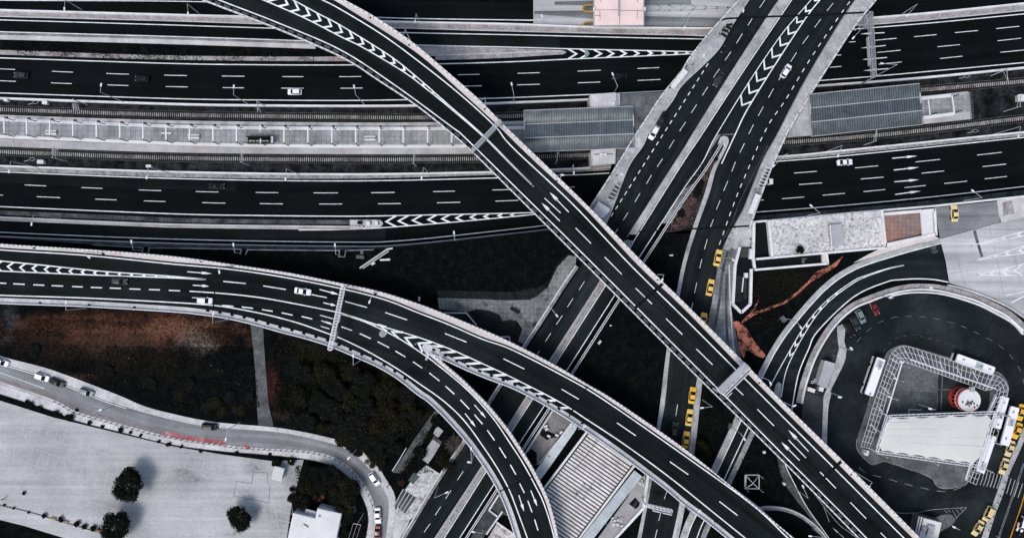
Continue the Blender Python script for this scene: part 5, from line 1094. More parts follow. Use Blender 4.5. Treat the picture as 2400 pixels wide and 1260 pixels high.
for (x0, x1, y0, y1, lab) in ((1366, 1394, 12, 27, 'yellow-kerbed rounded toll island left of the pink roof'), (1366, 1394, 52, 62, 'smaller yellow-kerbed toll island partly under the lower left corner of the pink roof')):
    q = spl([(x1+8, y0), (x0+8, y0), (x0+2, y0+3), (x0, (y0+y1)/2), (x0+2, y1-3), (x0+8, y1), (x1+8, y1)], 2)
    t = thing('toll_island', lab, 'kerb island', P(x0+14, (y0+y1)/2, MZ)); m_ = MB(); m_.prism(P3(q, MZ+.25), .3); m_.build('paving', SLABM, t)
    m_ = MB(); m_.strip(P3(q, MZ+.45), .32, .4); m_.build('yellow_kerb', MAT('yellow_kerb_paint', (.50, .27, .04), .25, .4, .25), t)
# walled roof building between bridge and loop
t = thing('walled_building', 'low building with a mottled white gravel roof and a brown sunken court', 'building', P(1950, 550, 0))
H = 1.6
m_ = MB(); m_.prism(P3([(1803, 516), (2064, 493), (2074, 577), (1810, 602)], H-.5), H-.5); m_.build('gravel_roof', ROOF_GR, t)
m_ = MB(); m_.prism(P3([(2066, 495), (2160, 487), (2166, 557), (2074, 578)], H-1.3), H-1.3); m_.build('sunken_court', BROWN, t)
m_ = MB(); m_.prism(P3([(2158, 497), (2185, 494), (2188, 549), (2162, 552)], H-.3), .5); m_.build('white_terrace', ROOF_W, t)
m_ = MB(); wm = []
for a, b, ww in (((1800, 517), (1808, 602), 6), ((2064, 492), (2073, 580), 6), ((2070, 502), (2187, 492.5), 7), ((2187, 490), (2191, 552), 5), ((2073, 574), (2190, 549), 7), ((1771, 607), (2075, 580), 5)): m_.bar(P(a[0], a[1], H/2), P(b[0], b[1], H/2), ww*SX, H)
m_.build('roof_wall', CONC_W, t)
m_ = MB(); m_.prism(P3([(2073, 578), (2190, 552), (2202, 559), (2150, 571), (2090, 588), (2000, 616), (2035, 596)], .25), .3); m_.build('forecourt', CONC_P, t)
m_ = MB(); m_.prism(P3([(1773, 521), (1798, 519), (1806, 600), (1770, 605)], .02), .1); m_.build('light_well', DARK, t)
m_ = MB(); m_.prism(P3([(1945, 527), (1974, 524), (1978, 575), (1949, 578)], H+.9), 1.5); m_.build('roof_cabin', ROOF_G, t)
m_ = MB(); m_.bar(P(1945, 527, H+1.0), P(1949, 578, H+1.0), .25, .3); m_.build('cabin_edge', ROOF_W, t)
t = thing('ramp_pit', 'long dark sunken ramp with white walls below the gravel roof', 'building', P(1850, 612, 0))
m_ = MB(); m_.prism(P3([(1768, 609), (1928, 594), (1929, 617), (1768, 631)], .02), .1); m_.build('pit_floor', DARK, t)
m_ = MB(); 
for a, b, ww in (((1768, 632), (1939, 617.5), 5), ((1936, 594), (1939, 618), 4)): m_.bar(P(a[0], a[1], .6), P(b[0], b[1], .6), ww*SX, 1.2)
m_.build('wall', CONC_W, t)
m_ = MB(); m_.prism(P3([(1927, 595), (1935, 594), (1937, 616), (1928, 617)], .9), .9); m_.build('end_block', CONC_P, t)
m_ = MB(); m_.box(P(1884, 606, .9), 1.2, .4, .9); m_.box(P(1882, 612, .5), .6, 1.2, .6); m_.build('hatch', SLABM, t)
# metro stairs
t = thing('stair_entrance', 'pointed white-walled stairwell going down beside the taxi street pavement', 'stairs', P(1742, 650, 0))
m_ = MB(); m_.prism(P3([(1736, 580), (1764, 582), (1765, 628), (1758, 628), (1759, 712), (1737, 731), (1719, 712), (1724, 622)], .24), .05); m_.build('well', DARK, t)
m_ = MB()
for i in range(9): 
    y = 579+i*2.9; m_.bar(P(1735-.6*i, y, .30), P(1761, y+.6, .30), .14, .05)
m_.build('upper_steps', SLABM, t)
m_ = MB()
for i in range(20):
    y = 648+i*3.0; m_.bar(P(1723, y, .28), P(1738, y, .28), .10, .04)
    if i < 16: m_.bar(P(1742, y+6, .28), P(1750, y+6, .28), .10, .04)
m_.build('lower_steps', SLABD, t)
m_ = MB(); h = 1.1
pts = [(1733, 578), (1722, 622), (1717, 712), (1736.5, 732), (1758, 712), (1760, 630)]
for a, b in zip(pts, pts[1:]): m_.bar(P(a[0], a[1], h/2), P(b[0], b[1], h/2), .75, h)
m_.bar(P(1766, 522, h/2), P(1764, 608, h/2), .8, h); m_.bar(P(1765, 608, h/2), P(1768, 628, h/2), .7, h); m_.bar(P(1760, 583, h), P(1758, 607, h), .8, h); m_.build('wall', CONC_W, t)
m_ = MB(); m_.box(P(1748, 645, .8), 1.0, 1.4, .8); m_.bar(P(1742, 650, .6), P(1739, 684, .6), .25, .4); m_.build('stair_divider', CONC_W, t)
m_ = MB(); m_.prism(P3([(1713, 580), (1721, 584), (1712, 616), (1704, 614)], .3), .1); q = P(1712, 598, .3); m_.build('planter', SLABM, t)
# kiosk with the pale faceted roof under the flyover
t = thing('street_kiosk', 'kiosk with a faceted white roof beside the long flyover at the bridge end', 'kiosk', P(1410, 495, 0))
m_ = MB(); m_.prism(P3([(1404, 476), (1426, 490), (1414, 508), (1392, 494)], 2.3), 2.3); m_.build('wall', CONC, t)
m_ = MB(); c = P(1408, 492, 3.1); rim = P3([(1403, 472), (1428, 488), (1429, 494), (1417, 508), (1409, 511), (1391, 500), (1390, 493)], 2.5)
for a, b in zip(rim, rim[1:]+rim[:1]): m_.face([a, b, c])
m_.build('roof', ROOF_W, t); m_ = MB(); m_.tube(c-Vector((0, 0, .1)), c+Vector((0, 0, .3)), .35, .2); m_.build('roof_cap', ROOF_W, t)
# bus shelters
def shelter(label, quad, n, zt, roofm, ribm, solid=True, cat='bus shelter'):
    """quad: four plan corners, ribs across from side 0-3 to side 1-2"""
    t = thing('bus_shelter', label, cat, P(sum(q[0] for q in quad)/4, sum(q[1] for q in quad)/4, .2))
    a, b, c, d = [P(q[0], q[1], zt) for q in quad]
    if solid:
        m_ = MB()
        for i in range(n):
            u0, u1 = i/n, (i+1)/n
            m_.prism([a+(d-a)*u0, b+(c-b)*u0, b+(c-b)*u1, a+(d-a)*u1], .06)
        m_.build('roof_panel', roofm, t)
    m_ = MB()
    for i in range(n+1):
        u = i/n; m_.bar(a+(d-a)*u+Vector((0, 0, .05)), b+(c-b)*u+Vector((0, 0, .05)), .17, .10)
    if not solid: m_.bar(a, d, .12); m_.bar(b, c, .12)
    m_.build('roof_rib', ribm, t)
    for i in range(n+1):
        if i % 2 == 0 or n < 4: q = b+(c-b)*i/n; m_ = MB(); m_.bar((q.x, q.y, .2), (q.x, q.y, zt-.08), .1); m_.build('post', STEEL_D, t)
    m_ = MB(); e = (b-a)*.12
    m_.bar((b.x-e.x, b.y-e.y, .75), (c.x-e.x, c.y-e.y, .75), .35, .08); m_.build('bench', SLABM, t)
    m_ = MB(); m_.bar((b.x, b.y, 1.3), (c.x, c.y, 1.3), .06, 1.7); m_.build('back_glass', PLAIN('smoky_glass', (.02, .025, .028), .2, .5), t)
    return t
shelter('white-roofed bus shelter of four panels on the left pavement of the street bridge', [(1612, 170), (1602, 161), (1571, 202), (1580, 209)], 4, 2.7, ROOF_W, STEEL_W)
shelter('bare white ribbed frame shelter over the white car at the right edge of the bridge', [(1795, 391), (1807, 396), (1787, 441), (1775, 437)], 6, 2.8, ROOF_W, STEEL_W, False)
shelter('white-roofed bus shelter of four panels below the ribbed frame on the right pavement', [(1771, 454), (1783, 459), (1765, 502), (1753, 499)], 4, 2.7, ROOF_W, STEEL_W)
shelter('dark-roofed shelter with thin white edges on the left pavement near the faceted kiosk', [(1443, 432), (1453, 438), (1435, 470), (1424, 466)], 4, 2.6, PLAIN('dark_roof_panel', (.045, .05, .055), .4), STEEL_W)
# lattice pavilion frame
t = thing('pyramid_frame', 'open square pyramid of white steel bars standing alone in the dark lot between the flyovers', 'frame', P(1763, 1128, 0))
cs = [(1747, 1112), (1779, 1112), (1779, 1144), (1746, 1144)]; zt = 3.2; ap = P(1765, 1132, 5.2)
m_ = MB()
for a, b in zip(cs, cs[1:]+cs[:1]): m_.bar(P(a[0], a[1], zt), P(b[0], b[1], zt), .22)
m_.build('eaves_frame', STEEL, t)
m_ = MB()
for a in cs: m_.bar(P(a[0], a[1], zt), ap, .18)
m_.build('hip_bars', STEEL, t)
for a in cs: q = P(a[0], a[1], 0); m_ = MB(); m_.bar(q, q+Vector((0, 0, zt)), .18); m_.build('post', STEEL, t)
m_ = MB(); m_.bar(P(1747.5, 1113, 3.1), P(1746.5, 1144, 3.1), .6, .05); m_.build('awning_strip', ROOF_G, t)
# ---------------- bus terminal
t = thing('terminal_pergola', 'white lattice pergola running round three sides of the bus terminal island', 'pergola', P(2180, 860, .17)); zp = 4.0
def lattice(outer, inner, n, nl, par, w=.12):
    a = resample(outer, n+1); b = resample(inner, n+1); m_ = MB()
    for i in range(n+1): m_.bar(P(a[i][0], a[i][1], zp+.1), P(b[i][0], b[i][1], zp+.1), w)
    m_.build('rafters', STEEL_W, par); m_ = MB()
    for k in range(nl+1):
        u = k/nl; ln = [P(p[0]*(1-u)+q[0]*u, p[1]*(1-u)+q[1]*u, zp) for p, q in zip(a, b)]
        for p, q in zip(ln, ln[1:]): m_.bar(p, q, w)
    m_.build('purlins', STEEL_W, par)
o1 = spl([(2018, 1046), (2032, 1000), (2048, 945), (2062, 905), (2084, 840), (2090, 826)], 4); i1 = spl([(2037, 1050), (2056, 1000), (2073, 950), (2082, 915), (2108, 852), (2114, 842)], 4)
lattice(o1, i1, 17, 3, t, .09)
o2 = spl([(2084, 838), (2092, 824), (2105, 814), (2119, 810), (2133, 813), (2200, 834), (2270, 857), (2330, 878)], 4); i2 = spl([(2106, 850), (2110, 848), (2114, 845), (2117, 846), (2128, 850), (2190, 872), (2255, 895), (2312, 915)], 4)
lattice(o2, i2, 24, 3, t, .09)
o3 = spl([(2328, 877), (2346, 884), (2357, 896), (2363, 912), (2361, 925), (2352, 945), (2338, 985), (2322, 1035), (2306, 1085), (2297, 1110), (2288, 1135)], 4); i3 = spl([(2310, 912), (2327, 912), (2333, 906), (2337, 910), (2337, 920), (2327, 935), (2310, 975), (2300, 1030), (2280, 1085), (2273, 1105), (2266, 1125)], 4)
lattice(o3, i3, 22, 3, t, .09)
m_ = MB()
for seg in ([(2114, 850), (2054, 1048)], [(2133, 841), (2200, 865), (2333, 910)], [(2335, 928), (2318, 962)], [(2275, 1083), (2263, 1124)]):
    m_ = MB()
    for a, b in zip(seg, seg[1:]): m_.tube(P(a[0], a[1], zp+.5), P(b[0], b[1], zp+.5), .20)
    m_.build('main_tube', STEEL_W, t)
pass
for x, y in ((2112, 856), (2098, 888), (2084, 930), (2071, 968), (2056, 1014), (2133, 842), (2172, 857), (2213, 870), (2254, 884), (2294, 898), (2333, 912), (2318, 965)):
    q = P(x, y, .17); m_ = MB(); m_.tube(q, (q.x, q.y, zp+.6), .16); m_.build('column', STEEL, t)
for (a, b) in (((2098, 800), (2112, 838)),): pass
m_ = MB()
for a, b in (((2158, 831), (2171, 852)), ((2200, 846), (2213, 867)), ((2240, 858), (2254, 881)), ((2279, 868), (2292, 893)), ((2120, 820), (2131, 838)), ((2087, 870), (2100, 885)), ((2070, 908), (2086, 924)), ((2056, 950), (2070, 966)), ((2041, 992), (2055, 1012))): m_.bar(P(a[0], a[1], zp+.2), P(b[0], b[1], zp+.6), .14)
m_.build('stay_bars', STEEL_W, t)
for i, (x, y) in enumerate(((2099, 886), (2085, 929), (2113, 847))): m_ = MB(); m_.bar(P(x-5, y-1, zp+.8), P(x+5, y+2, zp+.8), .4, .3); m_.build('beam_bracket', STEEL_W, t)
# membrane roof
t = thing('membrane_roof', 'big white tensioned fabric roof with scalloped edges over the bus terminal island', 'canopy', P(2190, 1030, .17)); zm = 6.0
cor = [(2093, 978), (2321, 970), (2283, 1086), (2063, 1056)]
def edge_pts(a, b, n, sag):
    out = []
    for i in range(n):
        for k in range(8):
            u = (i+k/8)/n; x = a[0]+(b[0]-a[0])*u; y = a[1]+(b[1]-a[1])*u
            l = math.hypot(b[0]-a[0], b[1]-a[1]); nx, ny = -(b[1]-a[1])/l, (b[0]-a[0])/l
            s = sag*math.sin(math.pi*k/8); out.append((x+nx*s, y+ny*s))
    return out
def rim_of(k): return edge_pts((2093, 977), (2319, 970), 5, 4*k) + edge_pts((2324, 984), (2297, 1071), 4, 1.5*k) + edge_pts((2280, 1087), (2063, 1057), 6, 4*k) + edge_pts((2060, 1043), (2077, 988), 3, 1.5*k)
rim, rim0 = rim_of(1), rim_of(0)
c = (2190, 1028); m_ = MB(); rings = 10
def mp(i, u):
    p0, p = rim0[i], rim[i]; w_ = u**9
    z_ = zm+.7*(1-u*u); return P(c[0]+(p0[0]-c[0])*u+(p[0]-p0[0])*w_, c[1]+(p0[1]-c[1])*u+(p[1]-p0[1])*w_, z_)
n = len(rim)
for i in range(n):
    j = (i+1) % n
    for r_ in range(rings):
        u0, u1 = r_/rings, (r_+1)/rings
        if r_ == 0: m_.face([mp(i, u1), mp(j, u1), P(c[0], c[1], zm+.7)])
        else: m_.face([mp(i, u0), mp(i, u1), mp(j, u1), mp(j, u0)])
m_.build('fabric', MEMB, t, True)
m_ = MB()
for y0, y1 in ((990, 988), (1005, 1006), (1020, 1026), (1035, 1046)):
    xs = [2080+i*(2310-2080)/12 for i in range(13)]
    for xa, xb in zip(xs, xs[1:]):
        ya, yb = y0+(y1-y0)*(xa-2080)/230, y0+(y1-y0)*(xb-2080)/230
        def hz(x, y): 
            u = max(abs(x-2190)/125, abs(y-1028)/52); return zm+.73*(1-min(1, u)**2)
        m_.bar(P(xa, ya, hz(xa, ya)), P(xb, yb, hz(xb, yb)), .07, .03)
m_.build('fabric_seam', MAT('fabric_seam', (.60, .60, .62), .1), t)
m_ = MB(); fr = [(2084, 975), (2334, 966), (2294, 1092), (2055, 1059)]
for a, b in zip(fr, fr[1:]+fr[:1]):
    A_, B_ = P(a[0], a[1], zm), P(b[0], b[1], zm); d_ = (B_-A_).normalized(); s_ = Vector((-d_.y, d_.x, 0))*.35
    m_.tube(A_+s_, B_+s_, .12); m_.tube(A_-s_, B_-s_, .12)
    for i in range(24): q = A_+(B_-A_)*i/24; q2 = A_+(B_-A_)*(i+1)/24; m_.bar(q+s_*(1 if i % 2 else -1), q2-s_*(1 if i % 2 else -1), .07)
m_.build('edge_truss', STEEL_W, t)
for x, y in fr+[(2209, 970), (2170, 1075), (2070, 1015), (2314, 1030)]: q = P(x, y, .17); m_ = MB(); m_.tube(q, (q.x, q.y, zm), .2); m_.build('mast', STEEL, t)
m_ = MB()
for a, b in (((2062, 966), (2088, 976)), ((2052, 1003), (2066, 1015)), ((2035, 1048), (2055, 1060))): m_.bar(P(a[0], a[1], 4.6), P(b[0], b[1], zm), .22)
m_.build('tie_beam', STEEL, t)
# round red kiosk
t = thing('round_kiosk', 'round red kiosk with a mottled white roof in the terminal courtyard', 'kiosk', P(2256, 933, .17)); zk = 4.2; c0 = P(2256, 933, .17); c0 = Vector((P(2249, 933, .17).x, P(2249, 930.5, 0).y, .17)); rr = 3.35
m_ = MB(); m_.tube(c0, c0+Vector((0, 0, zk)), rr, rr, 40); m_.build('wall', RED, t)
for i in range(10):
    a_ = R(95+i*19); m_ = MB()
    p = [c0+Vector((math.cos(a_+d)*(rr+.04), math.sin(a_+d)*(rr+.04), hh)) for d, hh in ((-.11, 1.6), (.11, 1.6), (.11, 2.9), (-.11, 2.9))]
    m_.face(p); m_.build('window', GLASS_B, t)
m_ = MB(); m_.tube(c0+Vector((0, 0, zk)), c0+Vector((0, 0, zk+.25)), rr-.12, rr-.2, 40); m_.build('roof', ROOF_W, t)
m_ = MB(); r2 = random.Random(3)
for i in range(16):
    a_, rd = r2.uniform(3.3, 6.1), r2.uniform(.5, 2.6); q = c0+Vector((math.cos(a_)*rd, math.sin(a_)*rd, zk+.262))
    MB().face([q+Vector((math.cos(k*1.05)*r2.uniform(.18, .42), math.sin(k*1.05)*r2.uniform(.18, .42), .004*i)) for k in range(6)]).build('roof_patch', SLABD, t)
m_ = MB(); m_.box(c0+Vector((0.45, rr-.1, zk+.5)), 1.2, 1.4, .8); m_.build('roof_unit', ROOF_G, t)
m_ = MB(); m_.strip([c0+Vector((math.cos(R(100+i*18))*(rr+.05), math.sin(R(100+i*18))*(rr+.05), 3.2)) for i in range(9)], .12, .12); m_.build('trim_ring', ROOF_W, t)
# kiosk yard hut and small cabinets
t = thing('flat_roof_hut', 'long hut with a flat grey roof in the littered strip beside the loop road', 'hut', P(1938, 877, 0))
m_ = MB(); q4 = [(1934, 845), (1958, 852), (1938, 909), (1917, 900)]; m_.prism(P3(q4, 2.7), 2.7); m_.build('wall', CONC, t)
m_ = MB(); m_.prism(P3([(1933.5, 844), (1958.5, 851.5), (1938, 910), (1916.5, 901)], 2.85), .14); m_.build('roof', ROOF_G, t)
m_ = MB(); m_.bar(P(1946, 848.5, 2.9), P(1928, 905, 2.9), .12, .06); m_.build('ridge', CONC, t)
for x, y, a, b, lab in ((1896, 911, 16, 8, 'pale box cabinet below the flat-roofed hut, nearest the loop road'), (1919, 909, 9, 9, 'square white box cabinet touching the lower end of the flat-roofed hut')):
    q = P(x, y, 0); t = thing('storage_cabinet', lab, 'cabinet', q); m_ = MB(); m_.box(q+Vector((0, 0, .8)), a*SX, b*SX, 1.6, R(-18)); m_.build('body', CONC, t); m_ = MB(); m_.box(q+Vector((0, 0, 1.64)), a*SX+.15, b*SX+.15, .08, R(-18)); m_.build('lid', ROOF_W, t)
t = thing('garden_chairs', 'cluster of white chair frames standing beside the flat-roofed hut', 'chairs', P(1908, 892, 0))
for x, y in ((1908, 889), (1902, 894), (1915, 893)):
    q = P(x, y, .03); m_ = MB()
    for s in ((-.3, -.3), (.3, -.3), (.3, .3), (-.3, .3)): m_.bar(q+Vector((s[0], s[1], 0)), q+Vector((s[0], s[1], .8)), .08)
    for a, b in (((-.3, -.3), (.3, -.3)), ((.3, -.3), (.3, .3)), ((.3, .3), (-.3, .3)), ((-.3, .3), (-.3, -.3))): m_.bar(q+Vector((a[0], a[1], .8)), q+Vector((b[0], b[1], .8)), .12)
    m_.build('chair_frame', STEEL_W, t)
# guard hut in the lower right corner
t = thing('guard_hut', 'boxy hut with grey roof units at the bottom right beside the long flyover', 'hut', P(2180, 1235, 0))
q4 = [(2155, 1208), (2207, 1222), (2195, 1275), (2144, 1262)]
m_ = MB(); m_.prism(P3(q4, 3.2), 3.2); m_.build('wall', SLABM, t)
m_ = MB(); m_.prism(P3([(2165, 1213), (2207, 1224), (2195, 1275), (2152, 1265)], 3.3), .1); m_.build('roof', ROOF_W, t)
m_ = MB(); m_.bar(P(2160, 1210, 3.4), P(2148, 1262, 3.4), .35, .3); m_.bar(P(2154, 1209, 3.3), P(2143, 1261, 3.3), .25, .3); m_.build('parapet', ROOF_W, t)
m_ = MB(); m_.box(P(2165, 1238, 3.6), 1.3, 1.4, .6, R(-14)); m_.box(P(2180, 1240, 3.6), 2.2, 2.6, .5, R(-14)); m_.build('roof_unit', ROOF_G, t)
m_ = MB(); m_.bar(P(2176, 1236, 4.0), P(2170, 1254, 4.0), .18); m_.build('pipe', STEEL_D, t)
t = thing('direction_bar', 'thin white bar frame lying in the terminal courtyard', 'frame', P(2150, 960, .2)); m_ = MB(); m_.bar(P(2130, 959, .9), P(2160, 960, .9), .3, .2); m_.build('seat_bar', CONC, t); m_ = MB(); m_.bar(P(2130, 959, .9), P(2130, 969, .9), .2); m_.build('return_bar', CONC, t)
t = thing('ticket_box', 'white ticket box on the lower left tip of the terminal island', 'box', P(2028, 1059, .17)); m_ = MB(); m_.box(P(2028, 1059, .9), 1.3, 1.5, 1.5, R(-18)); m_.build('body', ROOF_W, t); m_ = MB(); m_.box(P(2029, 1058, 1.7), .4, .5, .2); m_.build('vent', SLABM, t)
# ---------------- building with the white panel roof at the bottom
t = thing('panel_roof_building', 'big building with a white roof of parallel panels between the two flyover arms', 'building', P(1360, 1150, 0)); zr = 1.5
A0, B0, C0_, D0 = (1378, 1014), (1484, 1087), (1312, 1314), (1206, 1241)
m_ = MB(); m_.prism(P3([A0, B0, C0_, D0], zr), zr); m_.build('roof_base', DARK, t)
m_ = MB(); nP = 34
def rp(u, v): return (A0[0]+(D0[0]-A0[0])*u+(B0[0]-A0[0])*v, A0[1]+(D0[1]-A0[1])*u+(B0[1]-A0[1])*v)
for i in range(nP):
    u0, u1 = (i+.18)/nP, (i+.82)/nP; m_.prism(P3([rp(u0, .02), rp(u0, .985), rp(u1, .985), rp(u1, .02)], zr+.12), .12)
m_.build('roof_panel', ROOF_PAN, t)
m_ = MB(); 
for v, u0, u1 in ((.22, 0, .33), (.62, .25, .42), (.52, .36, .5), (.2, .55, .9)): MB().bar(P(*rp(u0, v), zr+.16), P(*rp(u1, v), zr+.16), .14, .08).build('roof_cable', SLABD, t)
for (u, v) in ((.36, .5), (.36, .66), (.46, .5), (.46, .66)): MB().box(P(*rp(u, v), zr+.2), .5, .5, .15, R(-35)).build('roof_vent', SLABD, t)
m_ = MB()
for a, b in (((1376, 1010), (1203, 1239)), ((1487, 1089), (1314, 1317))): m_.bar(P(a[0], a[1], zr+.1), P(b[0], b[1], zr+.1), .6, .6)
m_.build('edge_beam', CONC_W, t)
t = thing('terrace', 'tiled cafe terrace with white tables left of the panel-roofed building', 'terrace', P(1290, 1020, 0))
m_ = MB(); m_.prism(P3([(1296, 960), (1338, 985), (1334, 993), (1262, 1083), (1258, 1090), (1230, 1066)], .12), .15); m_.build('paving', MAT('terrace_tiles', (.22, .22, .235), .3, .3, .2, 2, tiles=.5, col2=(.28, .22, .22), c2=(.5, .7), c2scale=.15), t)
m_ = MB(); m_.bar(P(1295, 961, .4), P(1229, 1064, .4), .5, .8); m_.bar(P(1310, 1028, .5), P(1262, 1086, .5), .3, .8); m_.build('side_wall', CONC, t)
m_ = MB(); m_.prism(P3([(1270, 1002), (1290, 1012), (1312, 1020), (1306, 1024), (1288, 1026), (1283, 1031), (1265, 1018)], .16), .1); m_.prism(P3([(1232, 1064), (1245, 1050), (1258, 1060), (1258, 1085), (1250, 1092)], .15), .1); m_.build('sunken_bed', DARK, t)
for x, y, a in ((1279, 998, .5), (1281, 1005, .5), (1286, 1021, -.4), (1305, 1019, -.3), (1315, 1012, .7)): m_ = MB(); m_.box(P(x, y, .7), 1.0, .6, .5, a); m_.build('table', ROOF_W, t)
t = thing('mossy_roof_strip', 'long narrow pale roof blotched with moss beside the cafe terrace', 'roof', P(1300, 1050, 0))
m_ = MB(); m_.prism(P3([(1338, 990), (1353, 998), (1350, 1006), (1284, 1100), (1240, 1160), (1228, 1150), (1256, 1103)], 1.0), 1.0); m_.build('roof', ROOF_BLU, t)
m_ = MB(); m_.bar(P(1339, 990, 1.1), P(1257, 1103, 1.1), .25, .25); m_.build('edge', CONC_W, t)
t = thing('canopy_strip', 'long pale translucent canopy along the right side of the panel-roofed building', 'canopy', P(1440, 1180, 0)); zc = 2.6
m_ = MB(); Q = [(1487, 1101), (1505, 1116), (1379, 1280), (1358, 1265)]
nn = 28
for i in range(nn):
    u0, u1 = i/nn, (i+.97)/nn
    def qq(u, v): return (Q[0][0]+(Q[3][0]-Q[0][0])*u+(Q[1][0]-Q[0][0])*v, Q[0][1]+(Q[3][1]-Q[0][1])*u+(Q[1][1]-Q[0][1])*v)
    m_.prism(P3([qq(u0, 0), qq(u0, 1), qq(u1, 1), qq(u1, 0)], zc), .06)
m_.build('roof_panel', MAT('translucent_sheet', (.40, .45, .48), .18, .4, .15, 2), t)
for u in (.05, .35, .65, .95):
    for v in (.1, .9): q = P(*qq(u, v), 0); m_ = MB(); m_.bar(q, q+Vector((0, 0, zc-.06)), .14); m_.build('post', STEEL, t)
t = thing('terrace', 'tiled terrace with white boulders between the translucent canopy and the taxi street', 'terrace', P(1470, 1180, 0))
m_ = MB(); m_.prism(P3([(1494, 1124), (1512, 1112), (1512, 1170), (1500, 1205), (1466, 1226), (1420, 1290), (1385, 1290), (1400, 1262), (1470, 1165)], .12), .15); m_.build('paving', MAT('terrace_slabs', (.33, .32, .345), .2, .3, .15, 2, col2=(.30, .22, .22), c2=(.55, .72), c2scale=.15), t)
m_ = MB(); m_.prism(P3([(1489, 1165), (1500, 1178), (1497, 1186), (1490, 1192), (1474, 1180)], .2), .1); m_.build('pit', DARK, t)
m_ = MB()
for i in range(5): m_.bar(P(1483+i*1.6, 1184-i*3, .35), P(1488+i*1.6, 1188-i*3, .35), .12)
m_.build('stair_rungs', SLABM, t)
m_ = MB()
for a, b in (((1519, 1108), (1510, 1172)), ((1510, 1172), (1508, 1188)), ((1508, 1188), (1436, 1266)), ((1436, 1266), (1420, 1290))): m_.bar(P(a[0], a[1], .5), P(b[0], b[1], .5), .75, 1.0)
m_.build('boundary_wall', CONC_W, t)
m_ = MB(); r2 = random.Random(5)
for i in range(26):
    x, y = (1432+r2.uniform(0, 26), 1213+r2.uniform(0, 20)) if i < 18 else (1503+r2.uniform(-4, 5), 1122+r2.uniform(-3, 14))
    m_.box(P(x, y, .35), r2.uniform(.3, .8), r2.uniform(.3, .7), .5, r2.uniform(0, 3))
m_.build('boulders', ROOF_W, t)
t = thing('walled_yard', 'small dark yard with white walls at the bottom between the street and the curved flyover', 'yard', P(1165, 1200, 0))
m_ = MB(); m_.prism(P3([(1170, 1158), (1200, 1150), (1215, 1215), (1180, 1205), (1168, 1210), (1146, 1194)], .1), .1); m_.build('floor', SLABD, t)
m_ = MB()
for a, b in (((1169, 1158), (1146, 1194)), ((1146, 1194), (1168, 1210)), ((1178, 1196), (1140, 1250)), ((1164, 1222), (1210, 1254))): m_.bar(P(a[0], a[1], .4), P(b[0], b[1], .4), .42, .8)
m_.build('wall', CONC_W, t)
m_ = MB(); m_.prism(P3([(1164, 1226), (1208, 1254), (1212, 1290), (1125, 1290)], .3), .3); m_.build('rubble_roof', MAT('rubble_roof', (.50, .47, .48), .3, .4, .4, 1.2, col2=(.20, .15, .15), c2=(.5, .65), c2scale=.5), t)
S('verge', [(1160, 1150), (1168, 1160), (1143, 1196), (1164, 1212), (1138, 1250), (1118, 1285), (1090, 1285), (1108, 1250), (1133, 1200)], .03, MAT('weedy_gravel', (.05, .052, .055), .5, .3, .5, 1.4, col2=(.13, .13, .135), c2=(.55, .7), c2scale=.5))
# ---------------- bottom left: white flat-roofed house, shed, pads
t = thing('flat_roof_house', 'white flat-roofed house among dark trees at the bottom edge of the parking lot', 'house', P(740, 1230, 0)); zh = 4.5
m_ = MB(); ft = [(687, 1201), (739, 1214), (744, 1190), (800, 1203), (782, 1290), (668, 1290)]; m_.prism(P3(ft, zh), zh); m_.build('wall', CONC_W, t)
m_ = MB(); m_.prism(P3([(689, 1204), (740, 1217), (746, 1193), (797, 1206), (780, 1290), (671, 1290)], zh+.05), .04); m_.build('roof', ROOF_W, t)
m_ = MB(); m_.prism(P3([(705, 1233), (711, 1228), (722, 1235), (714, 1240)], zh+.5), .5); m_.build('roof_skylight', GLASS_T, t)
m_ = MB(); m_.box(P(747, 1210, zh+.4), .5, .6, .7); m_.build('chimney', ROOF_W, t)
m_ = MB(); m_.prism(P3([(752, 1186), (789, 1195), (783, 1203), (748, 1192)], 3.6), .2); m_.prism(P3([(790, 1195), (801, 1199), (796, 1207), (784, 1203)], 3.4), .2); m_.prism(P3([(717, 1191), (742, 1198), (738, 1213), (712, 1206)], 3.0), .2); m_.build('lean_to_roof', ROOF_G, t)
m_ = MB(); m_.box(P(718, 1206, 3.1), 1.1, .6, .1, R(-14)); m_.box(P(732, 1210, 3.1), 1.1, .6, .1, R(-14)); m_.build('roof_opening', DARK, t)
t = thing('garden_shed', 'small shed with a ribbed white roof at the upper right corner of the parking lot', 'shed', P(651, 1106, 0))
m_ = MB(); m_.prism(P3([(643, 1094), (665, 1100), (658, 1124), (637, 1119)], 2.2), 2.2); m_.build('wall', CONC, t)
m_ = MB()
for i in range(8):
    u0, u1 = i/8, (i+.8)/8; m_.prism(P3([(642+24*u0, 1095+5*u0), (642+24*u1, 1095+5*u1), (636+23*u1, 1122+6*u1), (636+23*u0, 1122+6*u0)], 2.35), .12)
m_.build('roof', ROOF_W, t)
m_ = MB(); m_.bar(P(644, 1093, 2.4), P(667, 1099, 2.4), .5, .15); m_.build('front_awning', ROOF_BLU, t); m_ = MB(); m_.box(P(664, 1107, 1.2), .5, 1.0, 1.0); m_.build('side_unit', ROOF_W, t)
